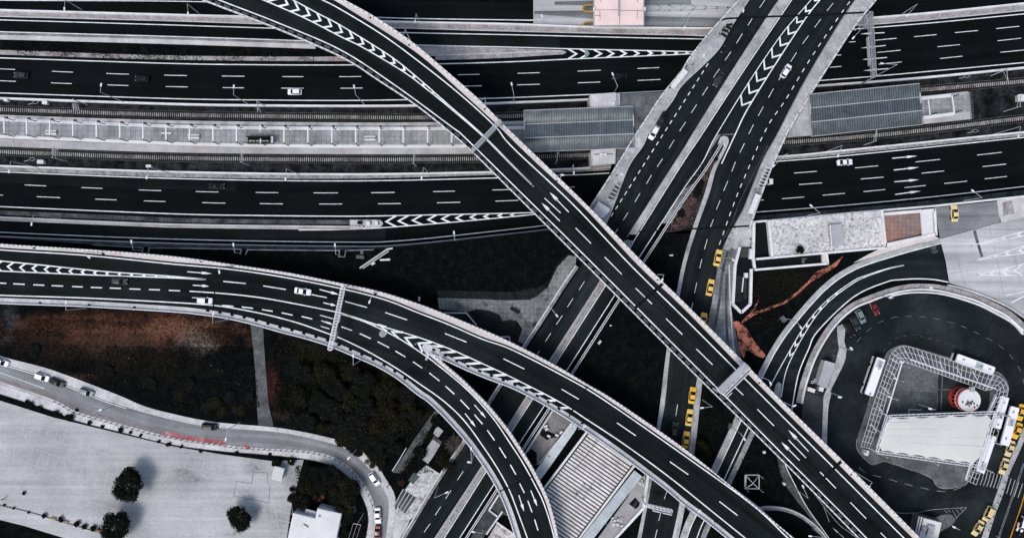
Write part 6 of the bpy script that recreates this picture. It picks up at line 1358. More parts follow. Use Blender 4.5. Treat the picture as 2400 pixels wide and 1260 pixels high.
for pq, zz_, m1, lab in (([(1021, 1003), (1027, 999), (1039, 1009), (1027, 1025), (1015, 1016)], .4, CONC, 'small square concrete pad with a chipped corner, higher of the two near the flyover curve'), ([(1014, 1029), (1032, 1041), (1016, 1068), (1003, 1086), (990, 1076), (995, 1072), (990, 1063), (1002, 1046)], .5, CONC_W, 'larger pale concrete roof slab below the small square pad')):
    c = P(pq[0][0], pq[0][1], 0); t = thing('concrete_slab', lab, 'slab', c); m_ = MB(); m_.prism(P3(pq, zz_), zz_); m_.build('slab', MAT('weathered_slab', (.36, .36, .38), .25, .3, .3, 1.6, col2=(.16, .165, .17), c2=(.5, .75)), t)
    if zz_ > .45: m_ = MB(); m_.prism(P3([(1016, 1021), (1036, 1034), (1033, 1040), (1014, 1028)], .6), .6); m_.build('dark_edge', SLABD, t)
tag(MB().strip(P3([(952, 1049), (935, 1078), (919, 1103)], .6), .25, .6).build('low_wall', CONC), 'short thin wall beside the lower end of the grey gravel path', 'wall')
tag(MB().strip(P3([(999, 1091), (1033, 1113)], .7), .4, .7).build('low_wall', CONC), 'white wall closing the top of the bare yard below the concrete slabs', 'wall')
t = thing('power_pole', 'leaning-looking utility pole with a crossbar and wires among trees right of the white house', 'pole', P(855, 1200, 0))
q = P(846, 1213, 0); m_ = MB(); m_.tube(P(853, 1201, 0), P(853, 1201, 0)+Vector((0, 0, 9)), .14, .1); q = P(853, 1201, 0)+Vector((0, 0, 8.8)); m_.build('pole', STEEL, t)
m_ = MB(); m_.bar(q+Vector((-1.1, .2, 0)), q+Vector((1.1, -.2, 0)), .12); m_.build('crossbar', STEEL, t)
m_ = MB()
for s in (-1, 0, 1): a = q+Vector((s*1.05, -s*.2, .15)); m_.bar(a, a+Vector((-3.0, -9, -1)), .05)
m_.build('wires', STEEL, t)
# ================================================================ vehicles
def car_parts(L, W, H, kind):
    """mesh parts of a car, x forward, origin on the ground"""
    out = []; hw = W/2
    hood = {'sedan': .27, 'hatch': .24, 'van': .20}[kind]; boot = {'sedan': .16, 'hatch': .05, 'van': .03}[kind]
    belt = {'sedan': .92, 'hatch': .95, 'van': 1.02}[kind]
    xs = [-.5, -.485, -.44, -.30, 0, .25, .40, .465, .493, .5]
    wv = [.74, .86, .95, .99, 1, .99, .96, .90, .80, .70]
    zt = [belt*.86, belt*.93, belt*.97, belt*1.0, belt*1.0, belt*.95, belt*.84, belt*.76, belt*.68, belt*.60]
    m = MB(); rings = []
    for x, w_, t in zip(xs, wv, zt):
        w_ = w_*hw; X = x*L
        rings.append([Vector((X, -w_*.80, t)), Vector((X, -w_*.96, t*.93)), Vector((X, -w_, t*.70)), Vector((X, -w_*.97, .30)), Vector((X, -w_*.7, .20)),
                      Vector((X, w_*.7, .20)), Vector((X, w_*.97, .30)), Vector((X, w_, t*.70)), Vector((X, w_*.96, t*.93)), Vector((X, w_*.80, t))])
    for a, b in zip(rings, rings[1:]):
        for i in range(len(a)):
            j = (i+1) % len(a); m.face([a[i], b[i], b[j], a[j]])
    m.face(rings[0]); m.face(rings[-1][::-1]); out.append(('body', m, 'paint', True))
    xf0, xf1 = (.5-hood)*L, (.5-hood-(.175 if kind != 'van' else .12))*L
    xr0, xr1 = (-.5+boot)*L, (-.5+boot+(.14 if kind == 'sedan' else .08))*L
    zb = belt*.97; wl, wu = hw*.90, hw*.70; zr = H-.03
    A = {k: Vector(v) for k, v in {'fl': (xf0, wl, zb), 'fr': (xf0, -wl, zb), 'rl': (xr0, wl, zb), 'rr': (xr0, -wl, zb), 'FL': (xf1, wu, zr), 'FR': (xf1, -wu, zr), 'RL': (xr1, wu, zr), 'RR': (xr1, -wu, zr)}.items()}
    m = MB(); m.face([A['fr'], A['fl'], A['FL'], A['FR']]); out.append(('windshield', m, 'glass', False))
    m = MB(); m.face([A['rl'], A['rr'], A['RR'], A['RL']]); out.append(('rear_window', m, 'glass', False))
    for s in (('l', 'L'), ('r', 'R')):
        m = MB(); m.face([A['f'+s[0]], A['r'+s[0]], A['R'+s[1]], A['F'+s[1]]]); out.append(('side_window', m, 'glass', False))
    m = MB(); cr = []
    for u in (0, .15, .5, .85, 1):
        x = xr1+(xf1-xr1)*u; lift = .055*(1-(2*u-1)**2)
        cr.append([Vector((x, wu*1.04*v, zr+.012+lift*(1-v*v*.5)+(.03*(1-v*v)))) for v in (-1, -.6, 0, .6, 1)])
    for a, b in zip(cr, cr[1:]):
        for i in range(4): m.face([a[i], b[i], b[i+1], a[i+1]])
    for a, b in (('fl', 'FL'), ('fr', 'FR'), ('rl', 'RL'), ('rr', 'RR')): m.bar(A[a], A[b], .09)
    for s in (('l', 'L'), ('r', 'R')):
        p = (A['f'+s[0]]+A['r'+s[0]])/2; q = (A['F'+s[1]]+A['R'+s[1]])/2; m.bar(p, q, .08)
    out.append(('roof', m, 'paint', False))
    for sx in (-.30, .31):
        for sy in (-1, 1):
            m = MB(); m.tube((sx*L, sy*(hw-.20), .32), (sx*L, sy*(hw+.005), .32), .32, n=14); out.append(('wheel', m, 'rubber', False))
    for sy in (-1, 1):
        m = MB(); m.box((L*.478, sy*hw*.60, belt*.66), .16, hw*.34, .12, -sy*.35); out.append(('headlight', m, 'lens', False))
        m = MB(); m.box((-L*.487, sy*hw*.62, belt*.80), .10, hw*.30, .14, sy*.2); out.append(('taillight', m, 'tail', False))
        m = MB(); m.box((xf0-.25, sy*(hw+.07), belt*1.0), .16, .20, .13); out.append(('mirror', m, 'paint', False))
    return out
KINDS = {}
DEFM = {'glass': GLASS_B, 'rubber': RUBBER, 'lens': LAMPGL, 'tail': TAILR}
for nm, a in {'sedan': (4.65, 1.84, 1.45, 'sedan'), 'hatch': (4.25, 1.82, 1.50, 'hatch'), 'van': (4.6, 1.92, 1.75, 'van')}.items():
    lst = []
    for pn, m_, k, sm in car_parts(*a):
        me = m_.mesh(pn, C_WHITE if k == 'paint' else DEFM[k])
        if sm: me.polygons.foreach_set('use_smooth', [True]*len(me.polygons))
        lst.append((pn, me, k))
    KINDS[nm] = lst
m_ = MB(); m_.box((0, 0, 1.56), .26, .55, .13); TAXI_SIGN = m_.mesh('taxi_sign', C_PALE)
def put_parts(lst, t, paint):
    for pn, me, k in lst:
        o = bpy.data.objects.new(pn, me); COL.objects.link(o); o.parent = t
        if k == 'paint':
            o.material_slots[0].link = 'OBJECT'; o.material_slots[0].material = paint
def vehicle(kind, paint, x, y, dx, dy, z, label, cat='car', name='parked_car', group=None, sc=1.0):
    q = P(x, y, z+.9); t = thing(name, label, cat, (q.x, q.y, z), group); t.rotation_euler = (0, 0, math.atan2(-dy, dx)); t.scale = (sc, sc, sc)
    put_parts(KINDS[kind], t, paint)
    if cat == 'taxi': o = bpy.data.objects.new('taxi_sign', TAXI_SIGN); COL.objects.link(o); o.parent = t
    return t
mz = MZ+.03
for a in [
 ('hatch', C_GREY, 48, 176, -1, -.05, mz, 'dark car with a pale front near the left edge of the upper motorway lanes'),
 ('hatch', C_BLACK, 332, 184, -1, -.03, mz, 'black car with pale roof rails between lane dashes on the upper motorway, left part'),
 ('hatch', C_WHITE, 690, 215, -1, 0, mz, 'white hatchback driving left on the upper motorway lanes'),
 ('sedan', C_BLACK, 1453, 178, -1, .05, mz, 'black car beside a lamp head on the upper motorway between the two long crossings'),
 ('sedan', C_BLACK, 507, 435.5, 1, .02, mz, 'black car on the lower motorway lanes, alone on the left'),
 ('sedan', C_WHITE, 1981, 380, 1, -.06, mz, 'white saloon driving right on the lower motorway lanes right of the street bridge'),
 ('sedan', C_WHITE, 1795, 425.5, 1, -.04, mz, 'white car half hidden under the ribbed shelter at the bridge edge')]: vehicle(*a, name='car', group='cars driving on the motorway')
for a in [
 ('hatch', C_GREY, 279, 659, 1, .05, AZ+.03, 'dark grey car beside the narrowing chevrons on the left flyover'),
 ('sedan', C_WHITE, 709, 682.5, 1, .16, AZ+.03, 'white saloon in the middle of the curving flyover, ahead of the lattice gantry'),
 ('hatch', C_WHITE, 479, 704, 1, .06, AZ+.03, 'white car on the outer lane of the left flyover next to its joint'),
 ('sedan', C_GREY, 1685, 185, -.5, .86, .08, 'dark car driving down the left lanes of the street bridge beside the median'),
 ('hatch', C_WHITE, 1843, 166, .55, -.85, .08, 'white car driving up beside the chevrons of the street bridge'),
 ('sedan', C_BLACK, 1552, 279, -.5, .86, .08, 'black car at the left kerb of the bridge, right behind a white one'),
 ('hatch', C_WHITE, 1533, 311, -.5, .86, .08, 'white car at the left kerb of the bridge with a black one behind it'),
 ('hatch', C_GREY, 1581, 1007, .2, -.98, .08, 'small dark grey car in the left lane beside the row of three taxis'),
 ('hatch', C_WHITE, 2, 848, .93, .36, .08, 'white car cut off by the left edge on the side street'),
 ('hatch', C_WHITE, 97, 883.5, .93, .3, .08, 'white car parked on the side street, just behind a black one'),
 ('sedan', C_BLACK, 133, 896, .9, .36, .08, 'black saloon parked on the side street between a white and a teal-grey car'),
 ('hatch', C_TEAL, 202, 919, .93, .33, .08, 'teal-grey car parked on the side street, lowest of its row'),
 ('van', C_BLACK, 491, 999, 1, .08, .08, 'black van standing on the side street beside the red lane'),
 ('hatch', C_WHITE, 877, 1122, .55, .83, .08, 'white car with dark glass in the bend of the side street'),
 ('sedan', C_WHITE, 885, 1208, .06, 1, .08, 'white car parked at the kerb below the bend, just above a red one'),
 ('sedan', C_RED, 885, 1250, .0, 1, .08, 'red car parked at the kerb at the bottom edge'),
 ('sedan', C_RED, 2050, 720, .45, .9, .08, 'dark red car parked in the bus loop under the curved wall'),
 ('hatch', C_TEAL, 2018, 741, .45, .9, .08, 'pale grey-green car parked in the bus loop between a red and a dark car'),
 ('hatch', C_GREY, 2005, 757, .45, .9, .08, 'dark grey car parked at the lower end of the row in the bus loop'),
 ('van', C_BLACK, 1991, 771, .45, .9, .08, 'black car barely visible at the very end of the row in the bus loop')]: vehicle(*a, name='car', group='cars on the streets and flyovers')
for a in [
 ('sedan', C_YEL2, 1683, 604, .22, -.97, .08, 'yellow taxi at the kerb beside the metro stairwell, first of the upper pair'),
 ('sedan', C_YEL2, 1665, 673.5, .2, -.98, .08, 'yellow taxi at the kerb just above the long flyover, second of the upper pair'),
 ('sedan', C_YEL, 1648, 752, .2, -.98, .08, 'yellow taxi almost fully hidden under the long flyover'),
 ('sedan', C_YEL, 1623, 926, .14, -.99, .08, 'deep yellow taxi leading the row of three below the long flyover'),
 ('sedan', C_YEL2, 1616, 978, .14, -.99, .08, 'yellow taxi in the middle of the row of three below the long flyover'),
 ('sedan', C_YEL, 1608, 1030, .14, -.99, .08, 'yellow taxi at the back of the row of three, touching the lower flyover edge'),
 ('sedan', C_CREAM, 2238, 499.5, -.05, -1, .08, 'pale yellow taxi parked alone in the small grey car park'),
 ('sedan', C_YEL, 2394, 966, -.22, .97, .08, 'deep yellow taxi at the right edge beside the bus, uppermost of the taxi line'),
 ('sedan', C_YEL, 2385, 1009, -.36, .93, .08, 'yellow taxi beside the lone bus, second from the top of the taxi line'),
 ('sedan', C_PALE, 2368, 1050.5, -.3, .95, .08, 'pale taxi touching the rear end of the bus on the right'),
 ('sedan', C_PALE, 2354, 1092, -.3, .95, .08, 'pale taxi standing at the zebra crossing in front of the bus terminal'),
 ('sedan', C_PALE, 2293, 1237, -.5, .86, .08, 'pale yellow taxi at the bottom, last of the line along the separator')]: vehicle(*a, cat='taxi', name='taxi', group='taxis waiting at the kerbs', sc=1.05)
vehicle('van', C_PALE, 2317, 1203, -.42, .9, .08, 'cream-white boxy taxi van waiting along the separator just above the last taxi', 'taxi', 'taxi', 'taxis waiting at the kerbs')
vehicle('van', C_WHITE, 2396, 1228, -.3, .95, .08, 'white van cut off by the right edge behind the orange line', 'van', 'van')
# ---- buses
def bus_parts():
    L, W, H = 11.2, 2.5, 3.1; out = []
    m = MB(); m.box((0, 0, .72), L, W, .85); out.append(('lower_body', m, C_WHITE))
    m = MB(); m.box((-.05, 0, 1.86), L-.22, W-.10, 1.44); out.append(('cabin', m, GLASS_B))
    for s in (-1, 1):
        m = MB()
        for i in range(8): m.box((-L/2+.8+i*1.38, s*(W/2-.03), 1.86), .12, .05, 1.44)
        out.append(('window_pillars', m, STEEL_D))
        m = MB(); m.box((.2, s*(W/2-.035), 1.95), L-1.4, .03, .95); out.append(('side_window', m, GLASS_B))
    m = MB(); 
    top = [(-L/2, -W/2+.12), (-L/2+.12, -W/2), (L/2-.3, -W/2), (L/2, -W/2+.25), (L/2, W/2-.25), (L/2-.3, W/2), (-L/2+.12, W/2), (-L/2, W/2-.12)]
    m.prism([Vector((x, y, H)) for x, y in top], .5); out.append(('roof', m, C_WHITE))
    m = MB(); m.box((L/2-.04, 0, 1.75), .06, W-.25, 1.35); out.append(('windscreen', m, GLASS_T))
    m = MB(); m.box((-L/2+.02, 0, 1.9), .06, W-.5, 1.0); out.append(('rear_window', m, GLASS_B))
    m = MB(); m.box((1.1, 0, H+.12), 2.1, 1.75, .24); out.append(('roof_cooler', m, ROOF_BLU))
    m = MB()
    for i in range(4): m.tube((.45+i*.42, 0, H+.24), (.45+i*.42, 0, H+.27), .16, n=10)
    for s in (-1, 1): m.box((1.1, s*.42, H+.25), 1.7, .08, .04)
    out.append(('cooler_fan', m, STEEL_D))
    for x in (-3.6, 4.2): m = MB(); m.box((x, .2, H+.05), .75, .55, .10); out.append(('roof_hatch', m, ROOF_G))
    for x in (-3.0, 3.2):
        for s in (-1, 1): m = MB(); m.tube((x, s*(W/2-.25), .48), (x, s*(W/2+.01), .48), .48, n=16); out.append(('wheel', m, RUBBER))
    for s in (-1, 1):
        m = MB(); m.box((L/2+.02, s*.95, .75), .08, .35, .2); out.append(('headlight', m, LAMPGL))
        m = MB(); m.box((-L/2-.01, s*1.0, .9), .06, .25, .3); out.append(('taillight', m, TAILR))
        m = MB(); m.bar((L/2-.1, s*W/2, 2.6), (L/2+.35, s*(W/2+.25), 2.3), .10); m.box((L/2+.38, s*(W/2+.25), 2.05), .12, .22, .5); out.append(('mirror', m, STEEL_D))
    return [(n, b.mesh(n, k)) for n, b, k in out]
BUS = bus_parts()
for x, y, dx, dy, lab, sc in [(2051, 882.5, -29, 84, 'white bus standing left of the terminal pergola', 1), (2286, 854, 88, 32, 'white bus standing above the top arm of the terminal pergola', 1.02),
     (2345, 966, -18, 64, 'white bus partly under the right arm of the pergola, upper of two in line', .84), (2367, 998, 25, -90, 'white bus standing alone beside the line of taxis at the right', 1.02), (2311.5, 1063, 29, -86, 'white bus under the right arm of the pergola, lower of two in line', 1.0)]:
    q = P(x, y, 3.1); t = thing('bus', lab, 'bus', (q.x, q.y, .08), 'buses at the terminal'); t.rotation_euler = (0, 0, math.atan2(-dy, dx)); t.scale = (sc, 1, 1)
    for n_, me in BUS:
        o = bpy.data.objects.new(n_, me); COL.objects.link(o); o.parent = t
        if n_ in ('roof_cooler', 'cooler_fan') and x in (2051, 2311.5): o.location.x = -4.9
        if n_ == 'roof_hatch' and x in (2051, 2311.5): o.location.x = .9
# ---- motorcycles
def moto_parts():
    out = []
    for x in (-.65, .65): m = MB(); m.tube((x, -.07, .31), (x, .07, .31), .31, n=14); out.append(('wheel', m.mesh('wheel', RUBBER)))
    m = MB(); m.prism([Vector(v) for v in ((-.75, -.10, .80), (-.3, -.20, .82), (.25, -.20, .92), (.6, -.10, .95), (.75, 0, .9), (.6, .10, .95), (.25, .20, .92), (-.3, .20, .82), (-.75, .10, .80))], .42); out.append(('body', m.mesh('body', C_BLACK)))
    m = MB(); m.box((-.35, 0, .88), .75, .30, .12); out.append(('saddle', m.mesh('saddle', RUBBER)))
    m = MB(); m.bar((.45, -.36, 1.05), (.45, .36, 1.05), .06); m.bar((.62, 0, .35), (.42, 0, 1.05), .08); out.append(('handlebar', m.mesh('handlebar', STEEL_D)))
    m = MB(); m.box((.72, 0, .85), .12, .2, .18); out.append(('headlight', m.mesh('headlight', LAMPGL)))
    m = MB(); m.box((-.78, 0, 1.05), .36, .40, .30); out.append(('top_box', m.mesh('top_box', STEEL_D)))
    return out
MOTO = moto_parts()
def moto(x, y, a, z, lab, grp='motorcycles on the street bridge'):
    q = P(x, y, z); t = thing('motorcycle', lab, 'motorcycle', q, grp); t.rotation_euler = (0, 0, a); t.scale = (1.25, 1.25, 1.25)
    for n_, me in MOTO: o = bpy.data.objects.new(n_, me); COL.objects.link(o); o.parent = t
    return t
moto(1708, 61, R(10), .2, 'dark motorcycle at the upper end of the parked row on the left bridge pavement')
moto(1704, 67, R(160), .2, 'dark motorcycle second from the top in the parked row on the left bridge pavement')
moto(1699, 75, R(-20), .2, 'dark motorcycle in the middle of the parked row on the left bridge pavement')
moto(1693, 84, R(150), .2, 'dark motorcycle at the lower end of the row parked on the bridge pavement')
moto(1691.5, 119, R(-120), .08, 'motorcycle being ridden down the left lanes of the bridge')
moto(2386, 1212, R(70), .08, 'dark motorcycle behind the orange line, upper of the two at the right edge'); moto(2383, 1240, R(80), .08, 'pale-topped motorcycle behind the orange line, lower of the two at the right edge')
# ---- people (each body one continuous skinned surface)
def person_mesh(name, clothes, stride):
    V = [(0, 0, .95), (0, 0, 1.20), (0, .01, 1.42), (0, .01, 1.53), (0, .03, 1.64), (0, .03, 1.74), (-.18, .0, 1.40), (-.24, .02, 1.14), (-.23, .10, .90), (-.23, .12, .82), (.18, .0, 1.40), (.24, -.02, 1.14), (.23, .04, .90), (.23, .06, .82),
         (-.10, 0, .88), (-.10, stride*.5, .50), (-.10, stride*.7-.03, .10), (-.10, stride*.7+.14, .05), (.10, 0, .88), (.10, -stride*.4, .50), (.10, -stride*.8-.03, .10), (.10, -stride*.8+.14, .05)]
    E = [(0, 1), (1, 2), (2, 3), (3, 4), (4, 5), (2, 6), (6, 7), (7, 8), (8, 9), (2, 10), (10, 11), (11, 12), (12, 13), (0, 14), (14, 15), (15, 16), (16, 17), (0, 18), (18, 19), (19, 20), (20, 21)]
    Rr = [(.17, .12), (.16, .11), (.17, .11), (.06, .06), (.10, .11), (.08, .09), (.07, .07), (.05, .05), (.04, .035), (.03, .02), (.07, .07), (.05, .05), (.04, .035), (.03, .02), (.10, .10), (.07, .075), (.05, .05), (.045, .03), (.10, .10), (.07, .075), (.05, .05), (.045, .03)]
    me = bpy.data.meshes.new('tmp'); me.from_pydata(V, E, []); o = bpy.data.objects.new('tmp', me); COL.objects.link(o)
    sk = o.modifiers.new('s', 'SKIN'); o.modifiers.new('d', 'SUBSURF').levels = 1
    for i, r_ in enumerate(Rr): me.skin_vertices[0].data[i].radius = r_
    me.skin_vertices[0].data[0].use_root = True
    dg = bpy.context.evaluated_depsgraph_get(); ev = o.evaluated_get(dg); nm = bpy.data.meshes.new_from_object(ev); nm.name = name
    COL.objects.unlink(o); bpy.data.objects.remove(o)
    nm.materials.clear(); nm.materials.append(clothes); nm.materials.append(SKIN); nm.materials.append(TROUS)
    for p in nm.polygons: p.material_index = 1 if p.center.z > 1.50 or (abs(p.center.x) > .2 and p.center.z < .92) else (2 if p.center.z < .93 else 0); p.use_smooth = True
    return nm
SKIN = PLAIN('skin', (.35, .22, .16), .6, .3); TROUS = PLAIN('dark_trousers', (.012, .013, .018), .8, .1)
HAIRM = PLAIN('dark_hair', (.008, .007, .006), .7, .2)
PM = [person_mesh('body', PLAIN('dark_jacket', (.010, .011, .013), .8, .1), .22), person_mesh('body', PLAIN('white_shirt', (.55, .55, .58), .8, .1), .18)]
hm = MB(); 
for i in range(6):
    a0, a1 = i*math.pi/3, (i+1)*math.pi/3
    hm.face([(math.cos(a0)*.105, .02+math.sin(a0)*.115, 1.70), (math.cos(a1)*.105, .02+math.sin(a1)*.115, 1.70), (math.cos(a1)*.06, .02+math.sin(a1)*.07, 1.795), (math.cos(a0)*.06, .02+math.sin(a0)*.07, 1.795)])
hm.face([(math.cos(i*math.pi/3)*.06, .02+math.sin(i*math.pi/3)*.07, 1.795) for i in range(6)]); HAIR = hm.mesh('hair', HAIRM)
def person(x, y, z, a, k, lab):
    q = P(x, y, z); t = thing('person', lab, 'person', q, 'people on foot'); t.rotation_euler = (0, 0, a)
    for n_, me in (('body', PM[k]), ('hair', HAIR)): o = bpy.data.objects.new(n_, me); COL.objects.link(o); o.parent = t
for a in [(1622, 153, .2, 1, 0, 'person in dark clothes walking on the left bridge pavement above the shelter'), (1606, 158, .2, 2, 0, 'person in dark clothes at the parapet by the upper end of the left shelter'), (1768, 531, .2, 0, 0, 'person in dark clothes at the top of the light well wall'),
          (1757, 561, .2, 3, 0, 'person in dark clothes standing at the head of the metro stairs'), (1758, 573, .2, 2, 1, 'person in a white top about to go down the metro stairs'), (1769, 446, .2, 1, 1, 'person in a white top between the two right-hand bus shelters'), (1689, 628, .2, 1, 0, 'person in dark clothes on the pavement beside the taxis, left of the stairwell'), (1695, 633, .2, 4, 0, 'person in dark clothes walking just below another on the taxi pavement'),
          (1916, 894, .03, 1, 0, 'person in dark clothes beside the flat-roofed hut'), (1444, 412, .2, 1, 0, 'person in dark clothes on the left bridge pavement above the dark-roofed shelter'), (914, 1130, .2, 2, 0, 'person in dark clothes at the mouth of the gravel path, upper of two'), (909, 1138, .2, 2.6, 1, 'person in a white top at the mouth of the gravel path, lower of two'), (13, 1166, .05, 0, 0, 'person in dark clothes on the parking lot near its lower left corner'), (1691.6, 118.4, .55, R(150), 0, 'rider in dark clothes on the moving motorcycle on the bridge')]: person(*a)
# ================================================================ street lamps and masts
def lamp(bx, by, zb, H, ex, ey, label, head=.42, double=None, mat=STEEL):
    q = P(bx, by, zb); t = thing('street_lamp', label, 'lamp post', q, 'street lamps'); top = q+Vector((0, 0, H))
    m_ = MB(); m_.tube(q, top, .13, .08); m_.build('pole', mat, t)
    e = P(ex, ey, zb+H+.25)
    m_ = MB(); m_.tube(top, e, .07, .06, 6); m_.build('arm', mat, t)
    d = e-top; d.z = 0
    m_ = MB(); m_.box(e, .95, head, .16, math.atan2(d.y, d.x)); m_.build('lamp_head', STEEL_W, t)
    if double: e = P(*double, zb+H+.2); m_ = MB(); m_.tube(top, e, .07, .06, 6); m_.build('arm', mat, t); m_ = MB(); m_.box(e, .9, head, .16); m_.build('lamp_head', STEEL_W, t)
    return t
for a in [
 (193, 24, MZ, 8, 151, 21, 'street lamp on the topmost barrier, leftmost of all along it'),
 (468, 33, MZ, 8, 441, 32, 'street lamp on the topmost barrier just left of the long flyover'),
 (982, 50, MZ, 6, 973, 51, 'short street lamp on the topmost barrier just right of the long flyover'),
 (1271, 60, MZ, 5, 1270, 38, 'street lamp on the topmost barrier left of the pink toll roof'),
 (1595, 61, MZ, 12, 1604, 66, 'tall street lamp on the topmost barrier right of the pink toll roof'),
 (2113, 34, MZ, 8, 2127, 36, 'street lamp on the topmost barrier right of the double lattice gantry'),
 (962, 96, DZ, 9, 942, 90, 'street lamp on the right parapet of the long flyover, highest in the picture'),
 (1139, 246, DZ, 8, 1120, 241, 'street lamp on the right parapet of the long flyover just above the slim gantry'),
 (1313, 417, DZ, 6, 1318, 410, 'street lamp on the right parapet of the long flyover beside its first painted arrows'),
 (1541, 643, DZ, 8, 1552, 656, 'street lamp on the right parapet of the long flyover just above its upper dark joint'),
 (1783, 882, DZ, 6, 1806, 898, 'street lamp on the right parapet of the long flyover, just below the broad gantry'),
 (2000, 1103, DZ, 10, 2036, 1141, 'street lamp on the right parapet of the long flyover beside the lower dark joint'),
 (1836, 941, DZ, 6, 1862, 950, 'street lamp at the long flyover edge pointing to the dark yard right of it'),
 (291, 240, MZ, 12, 237, 199, 'tall street lamp over the upper motorway lanes, leftmost of its row'),
 (585, 246, MZ, 12, 548, 203, 'tall street lamp over the upper motorway lanes, above the wide part of the open platform'),
 (855, 246, MZ, 12, 830, 203, 'tall street lamp over the upper motorway lanes, left of the long flyover'),
 (1204, 241, MZ, 10, 1199, 197, 'street lamp over the upper motorway lanes just right of the long flyover'),
 (1438, 219, MZ, 8, 1436, 174, 'street lamp over the black car on the upper motorway'),
 (2051, 179, MZ, 12, 2067, 149, 'street lamp at the foot of the double lattice gantry'),
 (93, 393, MZ, 12, 21, 402, 'street lamp on the lower white barrier, leftmost of its row'),
 (397, 405, MZ, 12, 344, 416, 'street lamp on the lower white barrier, second from the left'),
 (702, 409, MZ, 12, 669, 420, 'street lamp on the lower white barrier, third from the left'),
 (1005, 406, MZ, 12, 988, 417, 'street lamp on the lower white barrier, just left of the long flyover'),
 (1337, 398, MZ, 10, 1345, 405, 'street lamp on the lower white barrier below the left station roof'),
 (1936, 355, MZ, 10, 1964, 365, 'street lamp on the lower white barrier above the white saloon'),
 (2323, 316, MZ, 12, 2387, 320, 'street lamp on the lower white barrier at the right edge'),
 (143, 512, MZ, 12, 74, 525, 'street lamp on the divider beside the slip road at the left'),
 (363, 588, MZ, 12, 308, 566, 'street lamp in the dark strip behind the first wall notch'),
 (588, 594, MZ, 12, 547, 573, 'street lamp behind the second wall notch between motorway and left flyover'),
 (811, 598, MZ, 12, 785, 574, 'street lamp behind the third wall notch beside the long slip road'),
 (1074, 566, MZ, 12, 1064, 545, 'street lamp at the scrub edge of the slip road below the motorway chevrons'),
 (1893, 504, 0, 8, 1901, 482, 'street lamp on the wall above the gravel-roofed building'),
 (2258, 470, 0, 8, 2280, 447, 'street lamp on the wall above the small grey car park'),
 (241, 592, AZ, 9, 208, 602, 'street lamp on the upper parapet of the left flyover, leftmost'),
 (545, 624, AZ, 9, 514, 637, 'street lamp on the upper parapet of the left flyover, next to its joint'),
 (888, 682, AZ, 8, 866, 707, 'street lamp on the upper parapet of the curving flyover right of its gantry'),
 (203, 722, AZ, 9, 155, 708, 'street lamp on the lower parapet of the left flyover, leftmost'),
 (538, 748, AZ, 11, 500, 734, 'street lamp on the lower parapet of the left flyover above the gravel path'),
 (847, 843, AZ, 10, 828, 833, 'street lamp on the lower parapet just right of the curving flyover gantry'),
 (1110, 1062, AZ, 10, 1104, 1050, 'double street lamp on the outer parapet of the curved branch', .42, (1099, 1082)),
 (1353, 996, AZ, 5, 1370, 999, 'street lamp hanging off the lower flyover above the mossy roof strip'),
 (1606, 1183, AZ, 9, 1639, 1197, 'street lamp on the lower edge of the flyover beside the small cantilever gantry'),
 (1634, 113, 0, 9, 1650, 130, 'street lamp on the left bridge parapet above the four-panel shelter'),
 (1733, 16, 0, 6, 1742, 26, 'street lamp on the left bridge parapet at the top edge'),
 (1430, 412, 0, 9, 1457, 409, 'street lamp on the left bridge parapet above the dark-roofed shelter'),
 (1820, 371, 0, 8, 1813, 389, 'street lamp on the right bridge parapet above the ribbed shelter'),
 (2003, 72, 0, 8, 2000, 89, 'street lamp on the right bridge parapet near the upper double gantry'),
 (1288, 718, 0, 8, 1305, 739, 'street lamp on the wall between the tiled square and the lower street'),
 (1027, 1139, 0, 10, 1047, 1153, 'street lamp on the roadside wall beside the bare yard'),
 (1133, 1221, 0, 9, 1109, 1245, 'street lamp in the weedy gravel next to the small walled yard'),
 (564, 988, 0, 9, 529, 1029, 'street lamp on the upper side street pavement beside the end of the red lane'),
 (262, 952, 0, 9, 235, 960, 'street lamp on the upper pavement of the side street, between teal-grey car and black van'),
 (840, 1047, 0, 8, 817, 1073, 'street lamp in the bend of the side street under the overhanging trees'),
 (1835, 745, 0, 9, 1877, 767, 'street lamp on the outer pavement of the loop road beside the scrub'),
 (1967, 813, 0, 8, 1995, 816, 'street lamp on the narrow pavement right of the littered strip, upper of two', .5),
 (1944, 918, 0, 8, 1968, 930, 'street lamp on the narrow pavement right of the flat-roofed hut, lower of two', .5),
 (2064, 694, 0, 7, 2087, 697, 'street lamp on the curved low wall above the red parked car', .5),
 (2152, 674, 0, 7, 2182, 674, 'street lamp lying along the top of the curved barrier', .5),
 (2152, 946, .2, 8, 2180, 957, 'street lamp in the terminal courtyard left of the round red kiosk', .5),
 (2213, 1219, .2, 7, 2236, 1234, 'street lamp on the paved tip beside the boxy hut with roof units', .5),
 (1866, 1145, 0, 8, 1882, 1139, 'street lamp on the grassy edge of the slip road under the long flyover'),
 (1904, 1236, 0, 7, 1899, 1255, 'street lamp beside the curved pale wall at the bottom'),
 (1712, 998, 0, 9, 1745, 1028, 'street lamp on the left pavement of the lower loop road'),
 (1646, 936, 0, 10, 1645, 955, 'street lamp on the pavement right of the row of three taxis'),
 (1700, 604, .2, 5, 1719, 609, 'short street lamp between the planter and the stairwell'),
 (2335, 1255, .2, 8, 2345, 1262, 'street lamp on the separator at the bottom right corner')]: lamp(*a)
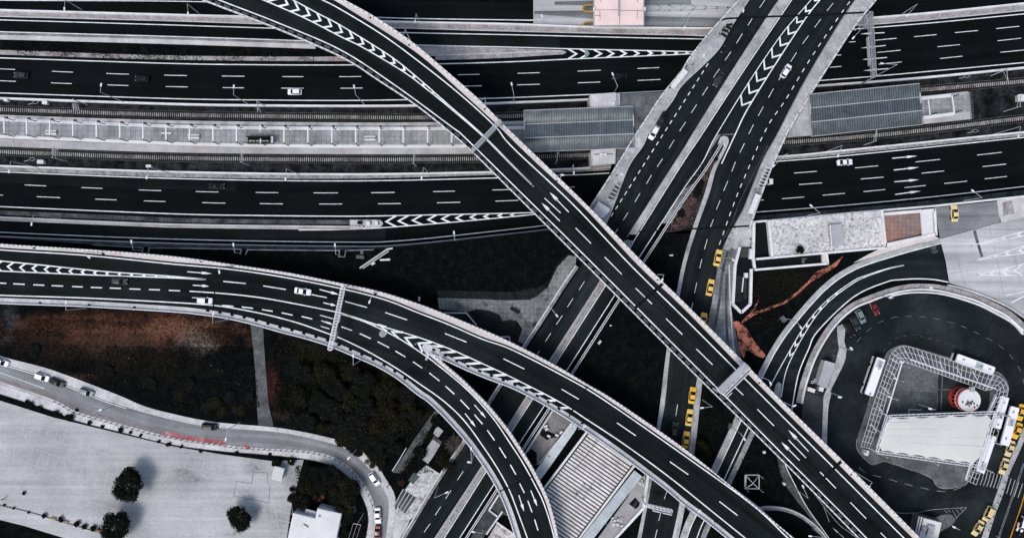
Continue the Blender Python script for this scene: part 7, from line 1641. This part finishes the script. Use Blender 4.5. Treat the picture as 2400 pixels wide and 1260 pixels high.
for x, y, H, dx, lab in [(205, 246, 7, 1, 'catenary mast beside the upper track at the left'), (622, 250, 7, 1, 'catenary mast beside the upper track above the black shelter'), (158, 378, 7, 1, 'catenary mast with zigzag bracing beside the lower track at the left'), (585, 388, 7, 1, 'catenary mast beside the lower track below the black shelter'), (976, 390, 7, 1, 'catenary mast beside the lower track left of the long flyover'), (1302, 384, 7, 1, 'catenary mast under the left station roof edge by the lower track'),
                         (2322, 178, 7, -1, 'catenary mast beside the upper track near the right edge'), (2352, 262, 7, -1, 'catenary mast between the tracks near the right edge'), (2025, 340, 7, -1, 'catenary mast beside the lower track below the tilted station roof')]:
    q = P(x, y, MZ); t = thing('catenary_mast', lab, 'mast', q, 'catenary masts'); s = 1 if y in (246, 250, 178) else -1
    m_ = MB(); m_.bar(q, q+Vector((0, 0, H)), .22); m_.build('pole', STEEL, t)
    m_ = MB(); m_.bar(q+Vector((0, 0, H-.3)), q+Vector((.2, -s*3.4, H-.2)), .12); m_.bar(q+Vector((0, 0, H-1.8)), q+Vector((.2, -s*3.0, H-.4)), .08); m_.bar(q+Vector((.2, -s*1.6, H-.5)), q+Vector((.9, -s*3.2, H-.9)), .08)
    if y in (246, 378): 
        for k in range(4): m_.bar(q+Vector((-.5+k*.55, -s*1.2, H-.6)), q+Vector((-.1+k*.55, -s*(3.3 if k % 2 else 3.0), H-.6)), .09)
    m_.build('cantilever', STEEL, t)
# trackside twisted pipes
for x, y, lab in ((84, 240, 'small looped cable heap beside the upper track at the left'), (76, 373, 'small looped cable heap beside the lower track at the left'), (2266, 179, 'looped cable heap beside the upper track at the right'), (2285, 307, 'looped cable heap beside the lower track at the right')):
    m_ = MB(); q = P(x, y, MZ+.15); pr = None
    for i in range(15):
        p = q+Vector((math.cos(i*.45)*.9, math.sin(i*.45)*.45, .02*i))
        if pr is not None: m_.tube(pr, p, .06, n=5)
        pr = p
    m_.bar(q+Vector((-.9, -.3, .1)), q+Vector((-2.4, -.7, .1)), .12); tag(m_.build('cable_coil', STEEL), lab, 'cable')
# bollards on the separator and the pavement
for i in range(11):
    x, y = lpx([(2382, 1072), (2352, 1128), (2338, 1165), (2322, 1212), (2305, 1262)], 14+i*17)[0]
    q = P(x+4, y, .16); m_ = MB(); m_.tube(q, q+Vector((0, 0, .9)), .13, .1); m_.tube(q+Vector((0, 0, .9)), q+Vector((0, 0, .98)), .1, .04)
    tag(m_.build('bollard', STEEL_D), 'short dark bollard on the pale separator beside the taxi line', 'bollard', 'bollards on the separator')
for x, y in ((1722, 534), (1715, 547), (1708, 560)):
    q = P(x, y, .2); m_ = MB(); m_.tube(q, q+Vector((0, 0, .9)), .12, .1); m_.tube(q+Vector((0, 0, .9)), q+Vector((0, 0, .98)), .1, .03); tag(m_.build('bollard', STEEL_D), 'short dark bollard on the kerb corner above the first taxi', 'bollard', 'bollards at the kerb corner')
m_ = MB(); q = P(1376, 126, MZ+.03)
t = thing('impact_cushion', 'half-round teal impact cushion standing in the upper motorway chevrons', 'cushion', q)
m_ = MB(); pts = [(1371.5, 117.5)]+[(1372+9*math.cos(a), 125.5+8*math.sin(a)) for a in [R(-80+i*16) for i in range(11)]]+[(1371.5, 133.5)]; m_.prism(P3(pts, MZ+.9), .9); m_.build('body', PLAIN('teal_plastic', (.16, .27, .27), .5, .3), t)
m_ = MB(); m_.bar(P(1371.5, 118, MZ+.95), P(1371.5, 133, MZ+.95), .12); m_.build('rear_bar', STEEL, t)
# ================================================================ vegetation
def crown_mesh(name, seed, n, leaf, mat, flat=.75, lobes=16):
    r_ = random.Random(seed); m = MB(); L_ = []
    for i in range(lobes):
        a = r_.uniform(0, 6.28); d = r_.uniform(.05, .50)**.5; L_.append((Vector((math.cos(a)*d, math.sin(a)*d, r_.uniform(-.3, .45-.3*d))), r_.uniform(.30, .44)))
    for i in range(n):
        c, rr = r_.choice(L_)
        v = Vector((r_.gauss(0, 1), r_.gauss(0, 1), r_.gauss(0, 1))).normalized()*rr*r_.uniform(.55, 1.12)
        p = c+v; p.z *= flat
        nrm = (v.normalized()+Vector((r_.uniform(-.8, .8), r_.uniform(-.8, .8), r_.uniform(.0, 1.1)))).normalized()
        x = nrm.cross(Vector((r_.uniform(-1, 1), r_.uniform(-1, 1), .1))).normalized(); y = nrm.cross(x)
        s = leaf*r_.uniform(.6, 1.4)
        m.face([p-x*s, p-y*s*.55, p+x*s, p+y*s*.55])
    return m.mesh(name, mat)
def trunk_mesh(seed):
    r_ = random.Random(seed); m = MB(); m.tube((0, 0, -1.0), (0, 0, -.25), .07, .05)
    for i in range(6):
        a = i*1.05+r_.uniform(-.3, .3); m.tube((0, 0, -.35), (math.cos(a)*.5, math.sin(a)*.5, r_.uniform(-.05, .3)), .04, .012, 5)
    return m.mesh('trunk', BARK)
CR_D = [crown_mesh('crown', i, 5200, .07, LEAF_D) for i in range(3)]; CR_O = [crown_mesh('crown', 10+i, 2600, .055, LEAF_O) for i in range(3)]; CR_P = [crown_mesh('crown', 20+i, 1300, .07, LEAF_P, .6) for i in range(2)]
CR_B = [crown_mesh('crown', 30+i, 1300, .075, LEAF_B, .6) for i in range(2)]
TRK = trunk_mesh(4)
def tree(x, y, rpx, lab, kind='D', grp=None, zb=0, name='tree', cat='tree', hs=.85):
    rr = rpx*SX; h = rr*hs*.9+ (.9 if name == 'tree' else .05*rr)
    q = P(x, y, zb+h); t = thing(name, lab, cat, (q.x, q.y, zb), grp)
    lst = {'D': CR_D, 'O': CR_O, 'P': CR_P, 'B': CR_B}[kind]
    a = rnd.uniform(0, 6.28); me = rnd.choice(lst)
    o = bpy.data.objects.new('crown', me); COL.objects.link(o); o.parent = t; o.location = (0, 0, h); rr *= {'D': 1.12, 'O': 1.2}.get(kind, 1); o.scale = (rr*rnd.uniform(.92, 1.1), rr*rnd.uniform(.92, 1.1), rr*hs); o.rotation_euler = (0, 0, a)
    o = bpy.data.objects.new('trunk', TRK); COL.objects.link(o); o.parent = t; o.location = (0, 0, h); o.scale = (rr*.9, rr*.9, h)
    return t
tree(303, 1138, 36, 'largest round dark tree, standing alone in the middle of the parking lot')
tree(268, 1234, 35, 'large dark tree at the bottom edge of the parking lot')
tree(563, 1212, 28, 'dark tree standing alone in the parking lot left of the white house')
G = 'trees of the dark thicket around the white house'
for x, y, r_ in [(706, 1172, 20), (690, 1165, 14), (722, 1140, 22), (716, 1105, 16), (745, 1120, 24), (775, 1115, 24), (768, 1140, 22), (800, 1140, 26), (825, 1150, 22), (810, 1180, 24), (712, 1150, 16), (812, 1212, 15), (802, 1244, 14), (790, 1165, 18)]:
    tree(x, y, r_, 'dark tree of the dense thicket around the white flat-roofed house', 'D' if rnd.random() < .75 else 'O', G)
for x, y, r_, lab in [(648, 1082, 10, 'dark bush touching the back of the ribbed-roof shed'), (683, 1080, 9, 'dark bush with a yellow ball beside the garden shed'), (685, 1146, 6, 'tiny dark bush at the right edge of the parking lot')]: tree(x, y, r_, lab, 'D', None, 0, 'shrub', 'shrub')
G2 = 'trees in the wooded field below the curving flyover'
for x, y, r_ in [(770, 960, 26), (800, 990, 28), (840, 1000, 30), (880, 1010, 28), (812, 1026, 20), (905, 1030, 24), (870, 1055, 26), (893, 1072, 18), (850, 1035, 22), (930, 990, 24), (955, 955, 22), (905, 960, 28), (860, 960, 28), (820, 940, 26), (720, 985, 20), (740, 940, 22), (700, 930, 20), (780, 910, 26), (850, 900, 26), (905, 915, 24), (955, 925, 20), (760, 870, 22), (820, 870, 22), (710, 870, 20), (925, 1045, 18), (975, 975, 16), (755, 1004, 14), (690, 985, 14), (818, 1046, 14), (838, 1056, 13), (868, 1082, 13), (800, 1030, 15), (893, 1092, 10)]:
    tree(x, y, r_, 'dark olive tree of the wooded field right of the grey gravel path', 'O' if rnd.random() < .45 else 'D', G2, 0, 'tree', 'tree', .6)
G3 = 'low shrubs in the brown field at the left'
for x, y, r_ in [(80, 820, 13), (250, 870, 14), (350, 900, 15), (420, 925, 14), (500, 945, 16), (540, 930, 14), (480, 955, 12), (560, 960, 13), (440, 900, 14), (520, 965, 11), (585, 930, 12)]:
    tree(x, y, r_, 'low dark shrub in the brown-patched field between the left flyover and the side street', 'D' if rnd.random() < .7 else 'O', G3, 0, 'shrub', 'shrub', .3)
G4 = 'pinkish shrubs on the fenced verge'
for x, y, r_ in [(1662, 395, 8), (1652, 415, 9), (1640, 432, 10), (1634, 450, 10), (1618, 452, 8), (1622, 470, 12), (1608, 482, 11), (1612, 500, 11), (1598, 500, 9), (1592, 515, 9), (1606, 520, 10), (1585, 530, 8), (1676, 372, 6)]:
    tree(x, y, r_, 'pinkish dry shrub on the narrow fenced verge between the street carriageways', 'P' if rnd.random() < .7 else 'D', G4, 0, 'shrub', 'shrub', .5)
G5 = 'clipped shrubs along the lower edge of the parking lot'
for x, y, r_ in [(104, 1208, 5.5), (143, 1216, 6.5), (180, 1227, 6.5), (197, 1234, 6), (218, 1238, 7), (56, 1155, 4), (10, 1182, 3), (32, 1190, 3), (67, 1200, 3)]: tree(x, y, r_, 'small dark clipped shrub in the row along the lower left edge of the parking lot', 'D', G5, 0, 'shrub', 'shrub')
G6 = 'scrubby plants along the upper edge of the parking lot'
for x, y, r_ in [(70, 948, 7), (62, 943, 6), (92, 956, 6), (130, 967, 7), (140, 972, 5), (165, 979, 8), (157, 976, 5), (180, 960, 4), (282, 1007, 6), (306, 1013, 4), (372, 1034, 4), (394, 1040, 6), (425, 1046, 4), (553, 1062, 5), (632, 1064, 4), (210, 990, 5), (240, 998, 4), (330, 1020, 4), (470, 1056, 4)]: tree(x, y, r_, 'small dark scrubby plant in the bed between the side street and the parking lot', 'D', G6, 0, 'shrub', 'shrub')
tree(1645, 1045, 14, 'yellowish-brown tree in the dark gap between the two flyovers, right of the last taxi', 'O'); tree(1655, 1062, 12, 'dark olive tree below the yellowish-brown one in the gap between the flyovers', 'O')
tree(1875, 586, 9, 'dark shrub against the lower wall of the mottled gravel roof', 'D', None, 1.2, 'shrub', 'shrub')
tree(1022, 985, 12, 'dark bush above the small square concrete pad', 'D', None, 0, 'shrub', 'shrub'); tree(1050, 1090, 14, 'brown bush between the concrete slabs and the roadside wall', 'O', None, 0, 'shrub', 'shrub'); tree(983, 1060, 14, 'brown bush between the gravel path and the larger concrete slab', 'D', None, 0, 'shrub', 'shrub'); tree(940, 1130, 9, 'reddish bush at the lower end of the gravel path', 'B', None, 0, 'shrub', 'shrub')
tree(1035, 1072, 13, 'brown bush right of the larger concrete slab', 'O', None, 0, 'shrub', 'shrub')
# big dry bush of bare twigs
t = thing('dry_bush', 'big pale dry bush of bare radiating twigs under the curved flyover branch', 'shrub', P(1066, 1038, 0)); r2 = random.Random(9); m_ = MB(); c = P(1066, 1038, .1)
for i in range(260):
    a = r2.uniform(0, 6.28); e = r2.uniform(.2, 1.3); l = r2.uniform(1.5, 3.8); d = Vector((math.cos(a)*math.cos(e), math.sin(a)*math.cos(e), math.sin(e))); m_.bar(c+d*.3, c+d*l, .035)
m_.build('twigs', MAT('dry_twigs', (.16, .14, .14), .3, 1, .2), t); m_ = MB(); m_.tube(c, c+Vector((0, 0, .6)), .2, .12); m_.build('stem', BARK, t)
# undergrowth
def inpoly(x, y, pl):
    r_ = False
    for (x0, y0), (x1, y1) in zip(pl, pl[1:]+pl[:1]):
        if (y0 > y) != (y1 > y) and x < (x1-x0)*(y-y0)/(y1-y0)+x0: r_ = not r_
    return r_
def scatter(name, pl, n, size, mat, seed, clump=.02, thr=-.05):
    r_ = random.Random(seed); m = MB(); xs = [p[0] for p in pl]; ys = [p[1] for p in pl]; k = 0; tries = 0
    while k < n and tries < n*12:
        tries += 1; x, y = r_.uniform(min(xs), max(xs)), r_.uniform(min(ys), max(ys))
        if not inpoly(x, y, pl) or noise.noise(Vector((x*clump, y*clump, seed))) + r_.uniform(-.35, .35) < thr: continue
        q = P(x, y, r_.uniform(.05, .45)); n_ = Vector((r_.uniform(-1, 1), r_.uniform(-1, 1), r_.uniform(.3, 1.2))).normalized(); u = n_.cross(Vector((r_.uniform(-1, 1), r_.uniform(-1, 1), 0))).normalized(); v = n_.cross(u); s = size*r_.uniform(.5, 1.5)
        m.face([q-u*s, q-v*s*.5, q+u*s, q+v*s*.5]); k += 1
    o = m.build(name, mat); o['kind'] = 'stuff'; return o
f1 = [(0, 735), (200, 742), (400, 750), (580, 765), (600, 870), (612, 990), (500, 978), (400, 958), (270, 912), (120, 858), (0, 826)]
f1 = [(0, 800), (250, 812), (420, 812), (575, 815), (600, 870), (612, 990), (500, 978), (400, 958), (270, 912), (120, 858), (0, 826)]
scatter('undergrowth', f1, 9000, .2, LEAF_G, 1); scatter('undergrowth', [(0, 745), (150, 748), (300, 755), (560, 772), (560, 810), (400, 800), (250, 805), (60, 785), (0, 790)], 6000, .16, LEAF_B, 2, .012, .05)
scatter('undergrowth', [(640, 800), (780, 830), (900, 890), (990, 950), (980, 1010), (930, 1080), (885, 1080), (830, 1035), (760, 1015), (660, 995), (640, 900)], 7000, .28, LEAF_O, 3)
scatter('undergrowth', [(930, 600), (1080, 590), (1200, 570), (1310, 560), (1330, 590), (1290, 660), (1250, 685), (1030, 690), (900, 640)], 700, .2, LEAF_G, 4, .02, .05)
scatter('undergrowth', [(1772, 640), (1930, 618), (1960, 630), (1900, 680), (1840, 750), (1800, 800), (1760, 740)], 2600, .22, LEAF_G, 5)
scatter('undergrowth', [(1450, 720), (1560, 720), (1560, 820), (1540, 960), (1400, 880), (1360, 850)], 250, .16, LEAF_G, 6, .02, .1)
scatter('undergrowth', [(1650, 960), (1700, 960), (1670, 1080), (1640, 1090)], 500, .2, LEAF_O, 7); scatter('undergrowth', [(1720, 1060), (1820, 1060), (1850, 1180), (1760, 1190), (1720, 1140)], 350, .18, LEAF_G, 8, .02, .1)
scatter('undergrowth', [(1620, 380), (1690, 345), (1650, 440), (1620, 540), (1570, 540)], 900, .2, LEAF_P, 9)
scatter('undergrowth', [(0, 98), (400, 108), (760, 116), (760, 128), (400, 126), (0, 114)], 900, .22, LEAF_G, 10).location.z = MZ+.3
scatter('undergrowth', [(690, 1090), (790, 1095), (860, 1190), (860, 1255), (800, 1255), (800, 1190), (700, 1180)], 2500, .26, LEAF_O, 11)
scatter('undergrowth', [(980, 1000), (1080, 1030), (1040, 1100), (985, 1110), (930, 1120), (960, 1060)], 1800, .24, LEAF_G, 12)
# litter and benches on the parking lot edge
for x, y, lab in ((126, 1213, 'yellowish wooden bench between two clipped shrubs, leftmost along the parking lot edge'), (155, 1221, 'brown wooden bench between clipped shrubs, middle of the three along the parking lot edge'), (231, 1242, 'yellowish wooden bench next to the tree at the bottom of the parking lot')):
    q = P(x, y, .1); t = thing('bench', lab, 'bench', q); a_ = R(-14)
    m_ = MB(); m_.box(q+Vector((0, 0, .45)), 1.7, .5, .08, a_); m_.build('seat', MAT('bench_wood', (.34, .20, .08), .3, 1, .2), t)
    m_ = MB(); m_.box(q+Vector((-.6, .15, .2)), .1, .4, .4, a_); m_.box(q+Vector((.6, -.15, .2)), .1, .4, .4, a_); m_.build('legs', STEEL_D, t)
q = P(682, 1079, .9); t = thing('yellow_ball', 'small yellow ball-like thing on the bush beside the garden shed', 'ball', q); m_ = MB(); m_.tube(q, q+Vector((0, 0, .35)), .35, .2, 10); m_.tube(q-Vector((0, 0, .3)), q, .2, .35, 10); m_.build('ball', PLAIN('yellow_plastic', (.65, .55, .08), .5, .3), t)

# odds and ends lying in the dark lots
for x, y, a, b, h, an, m1, nm, lab in [(903, 608.5, 24, 4, .4, .05, STEEL_W, 'fallen_pole', 'white tapering pole lying in the scrub below the wing wall'), (875, 617, 9, 6, .5, .5, ROOF_W, 'white_crate', 'small white crate in the scrub just below the wing wall'), (845, 602, 18, 8, .6, -.1, SLABM, 'concrete_block', 'grey concrete block behind the notched wall above the wing wall'),
    (849, 591, 8, 8, .5, 0, SLABM, 'concrete_pad', 'square grey pad against the notched wall'), (1405, 801, 10, 5, .5, .9, CONC_P, 'rubbish_heap', 'pinkish-white rubbish heap in the black lot beside the lower street'), (1431, 762, 4, 3, .4, .2, ROOF_W, 'rubbish_bag', 'tiny white bag in the black lot above the rubbish heap'), (1573, 598, 8, 3, .4, 0, STEEL_W, 'fallen_sign', 'small white sign lying in the dark verge left of the taxis'),
    (1790, 1058, 6, 6, .5, .4, ROOF_W, 'boulder', 'single pale boulder in the dark lot under the long flyover'), (983, 700, 4, 10, .6, 0, ROOF_W, 'stacked_blocks', 'stack of small white blocks left of the tiled square'), (1833, 747, 10, 14, 1.2, .6, SLABM, 'signal_cabinet', 'pale cabinet with frames beside the lamp on the outer loop pavement'), (1710, 996, 6, 14, 1.0, -.3, SLABM, 'signal_cabinet', 'reddish-grey cabinet beside the lamp on the lower loop pavement'), (1836, 1131, 5, 8, .8, .5, CONC_P, 'barrel_heap', 'reddish object on the grassy edge of the lane under the long flyover')]:
    q = P(x, y, 0); m_ = MB(); m_.box(q+Vector((0, 0, h/2)), a*SX, b*SX, h, an); m_.box(q+Vector((a*SX*.12, b*SX*.1, h+.08)), a*SX*.6, b*SX*.7, .16, an+.15); tag(m_.build(nm, m1), lab, nm.replace('_', ' '))

# dark bollards along the lower kerb of the side street
bl = off([p for p in ll if 120 < p[0] and p[1] < 1215], -2); Lb = plen(bl)
for i in range(int(Lb/13)):
    c, dd_ = lpx(bl, 6+i*13); q = P(c[0], c[1], .2); m_ = MB(); m_.tube(q, q+Vector((0, 0, .85)), .14, .11); m_.tube(q+Vector((0, 0, .85)), q+Vector((0, 0, .95)), .11, .04)
    tag(m_.build('bollard', STEEL_D), 'small dark bollard in the long row along the lower kerb of the side street', 'bollard', 'bollards along the side street')
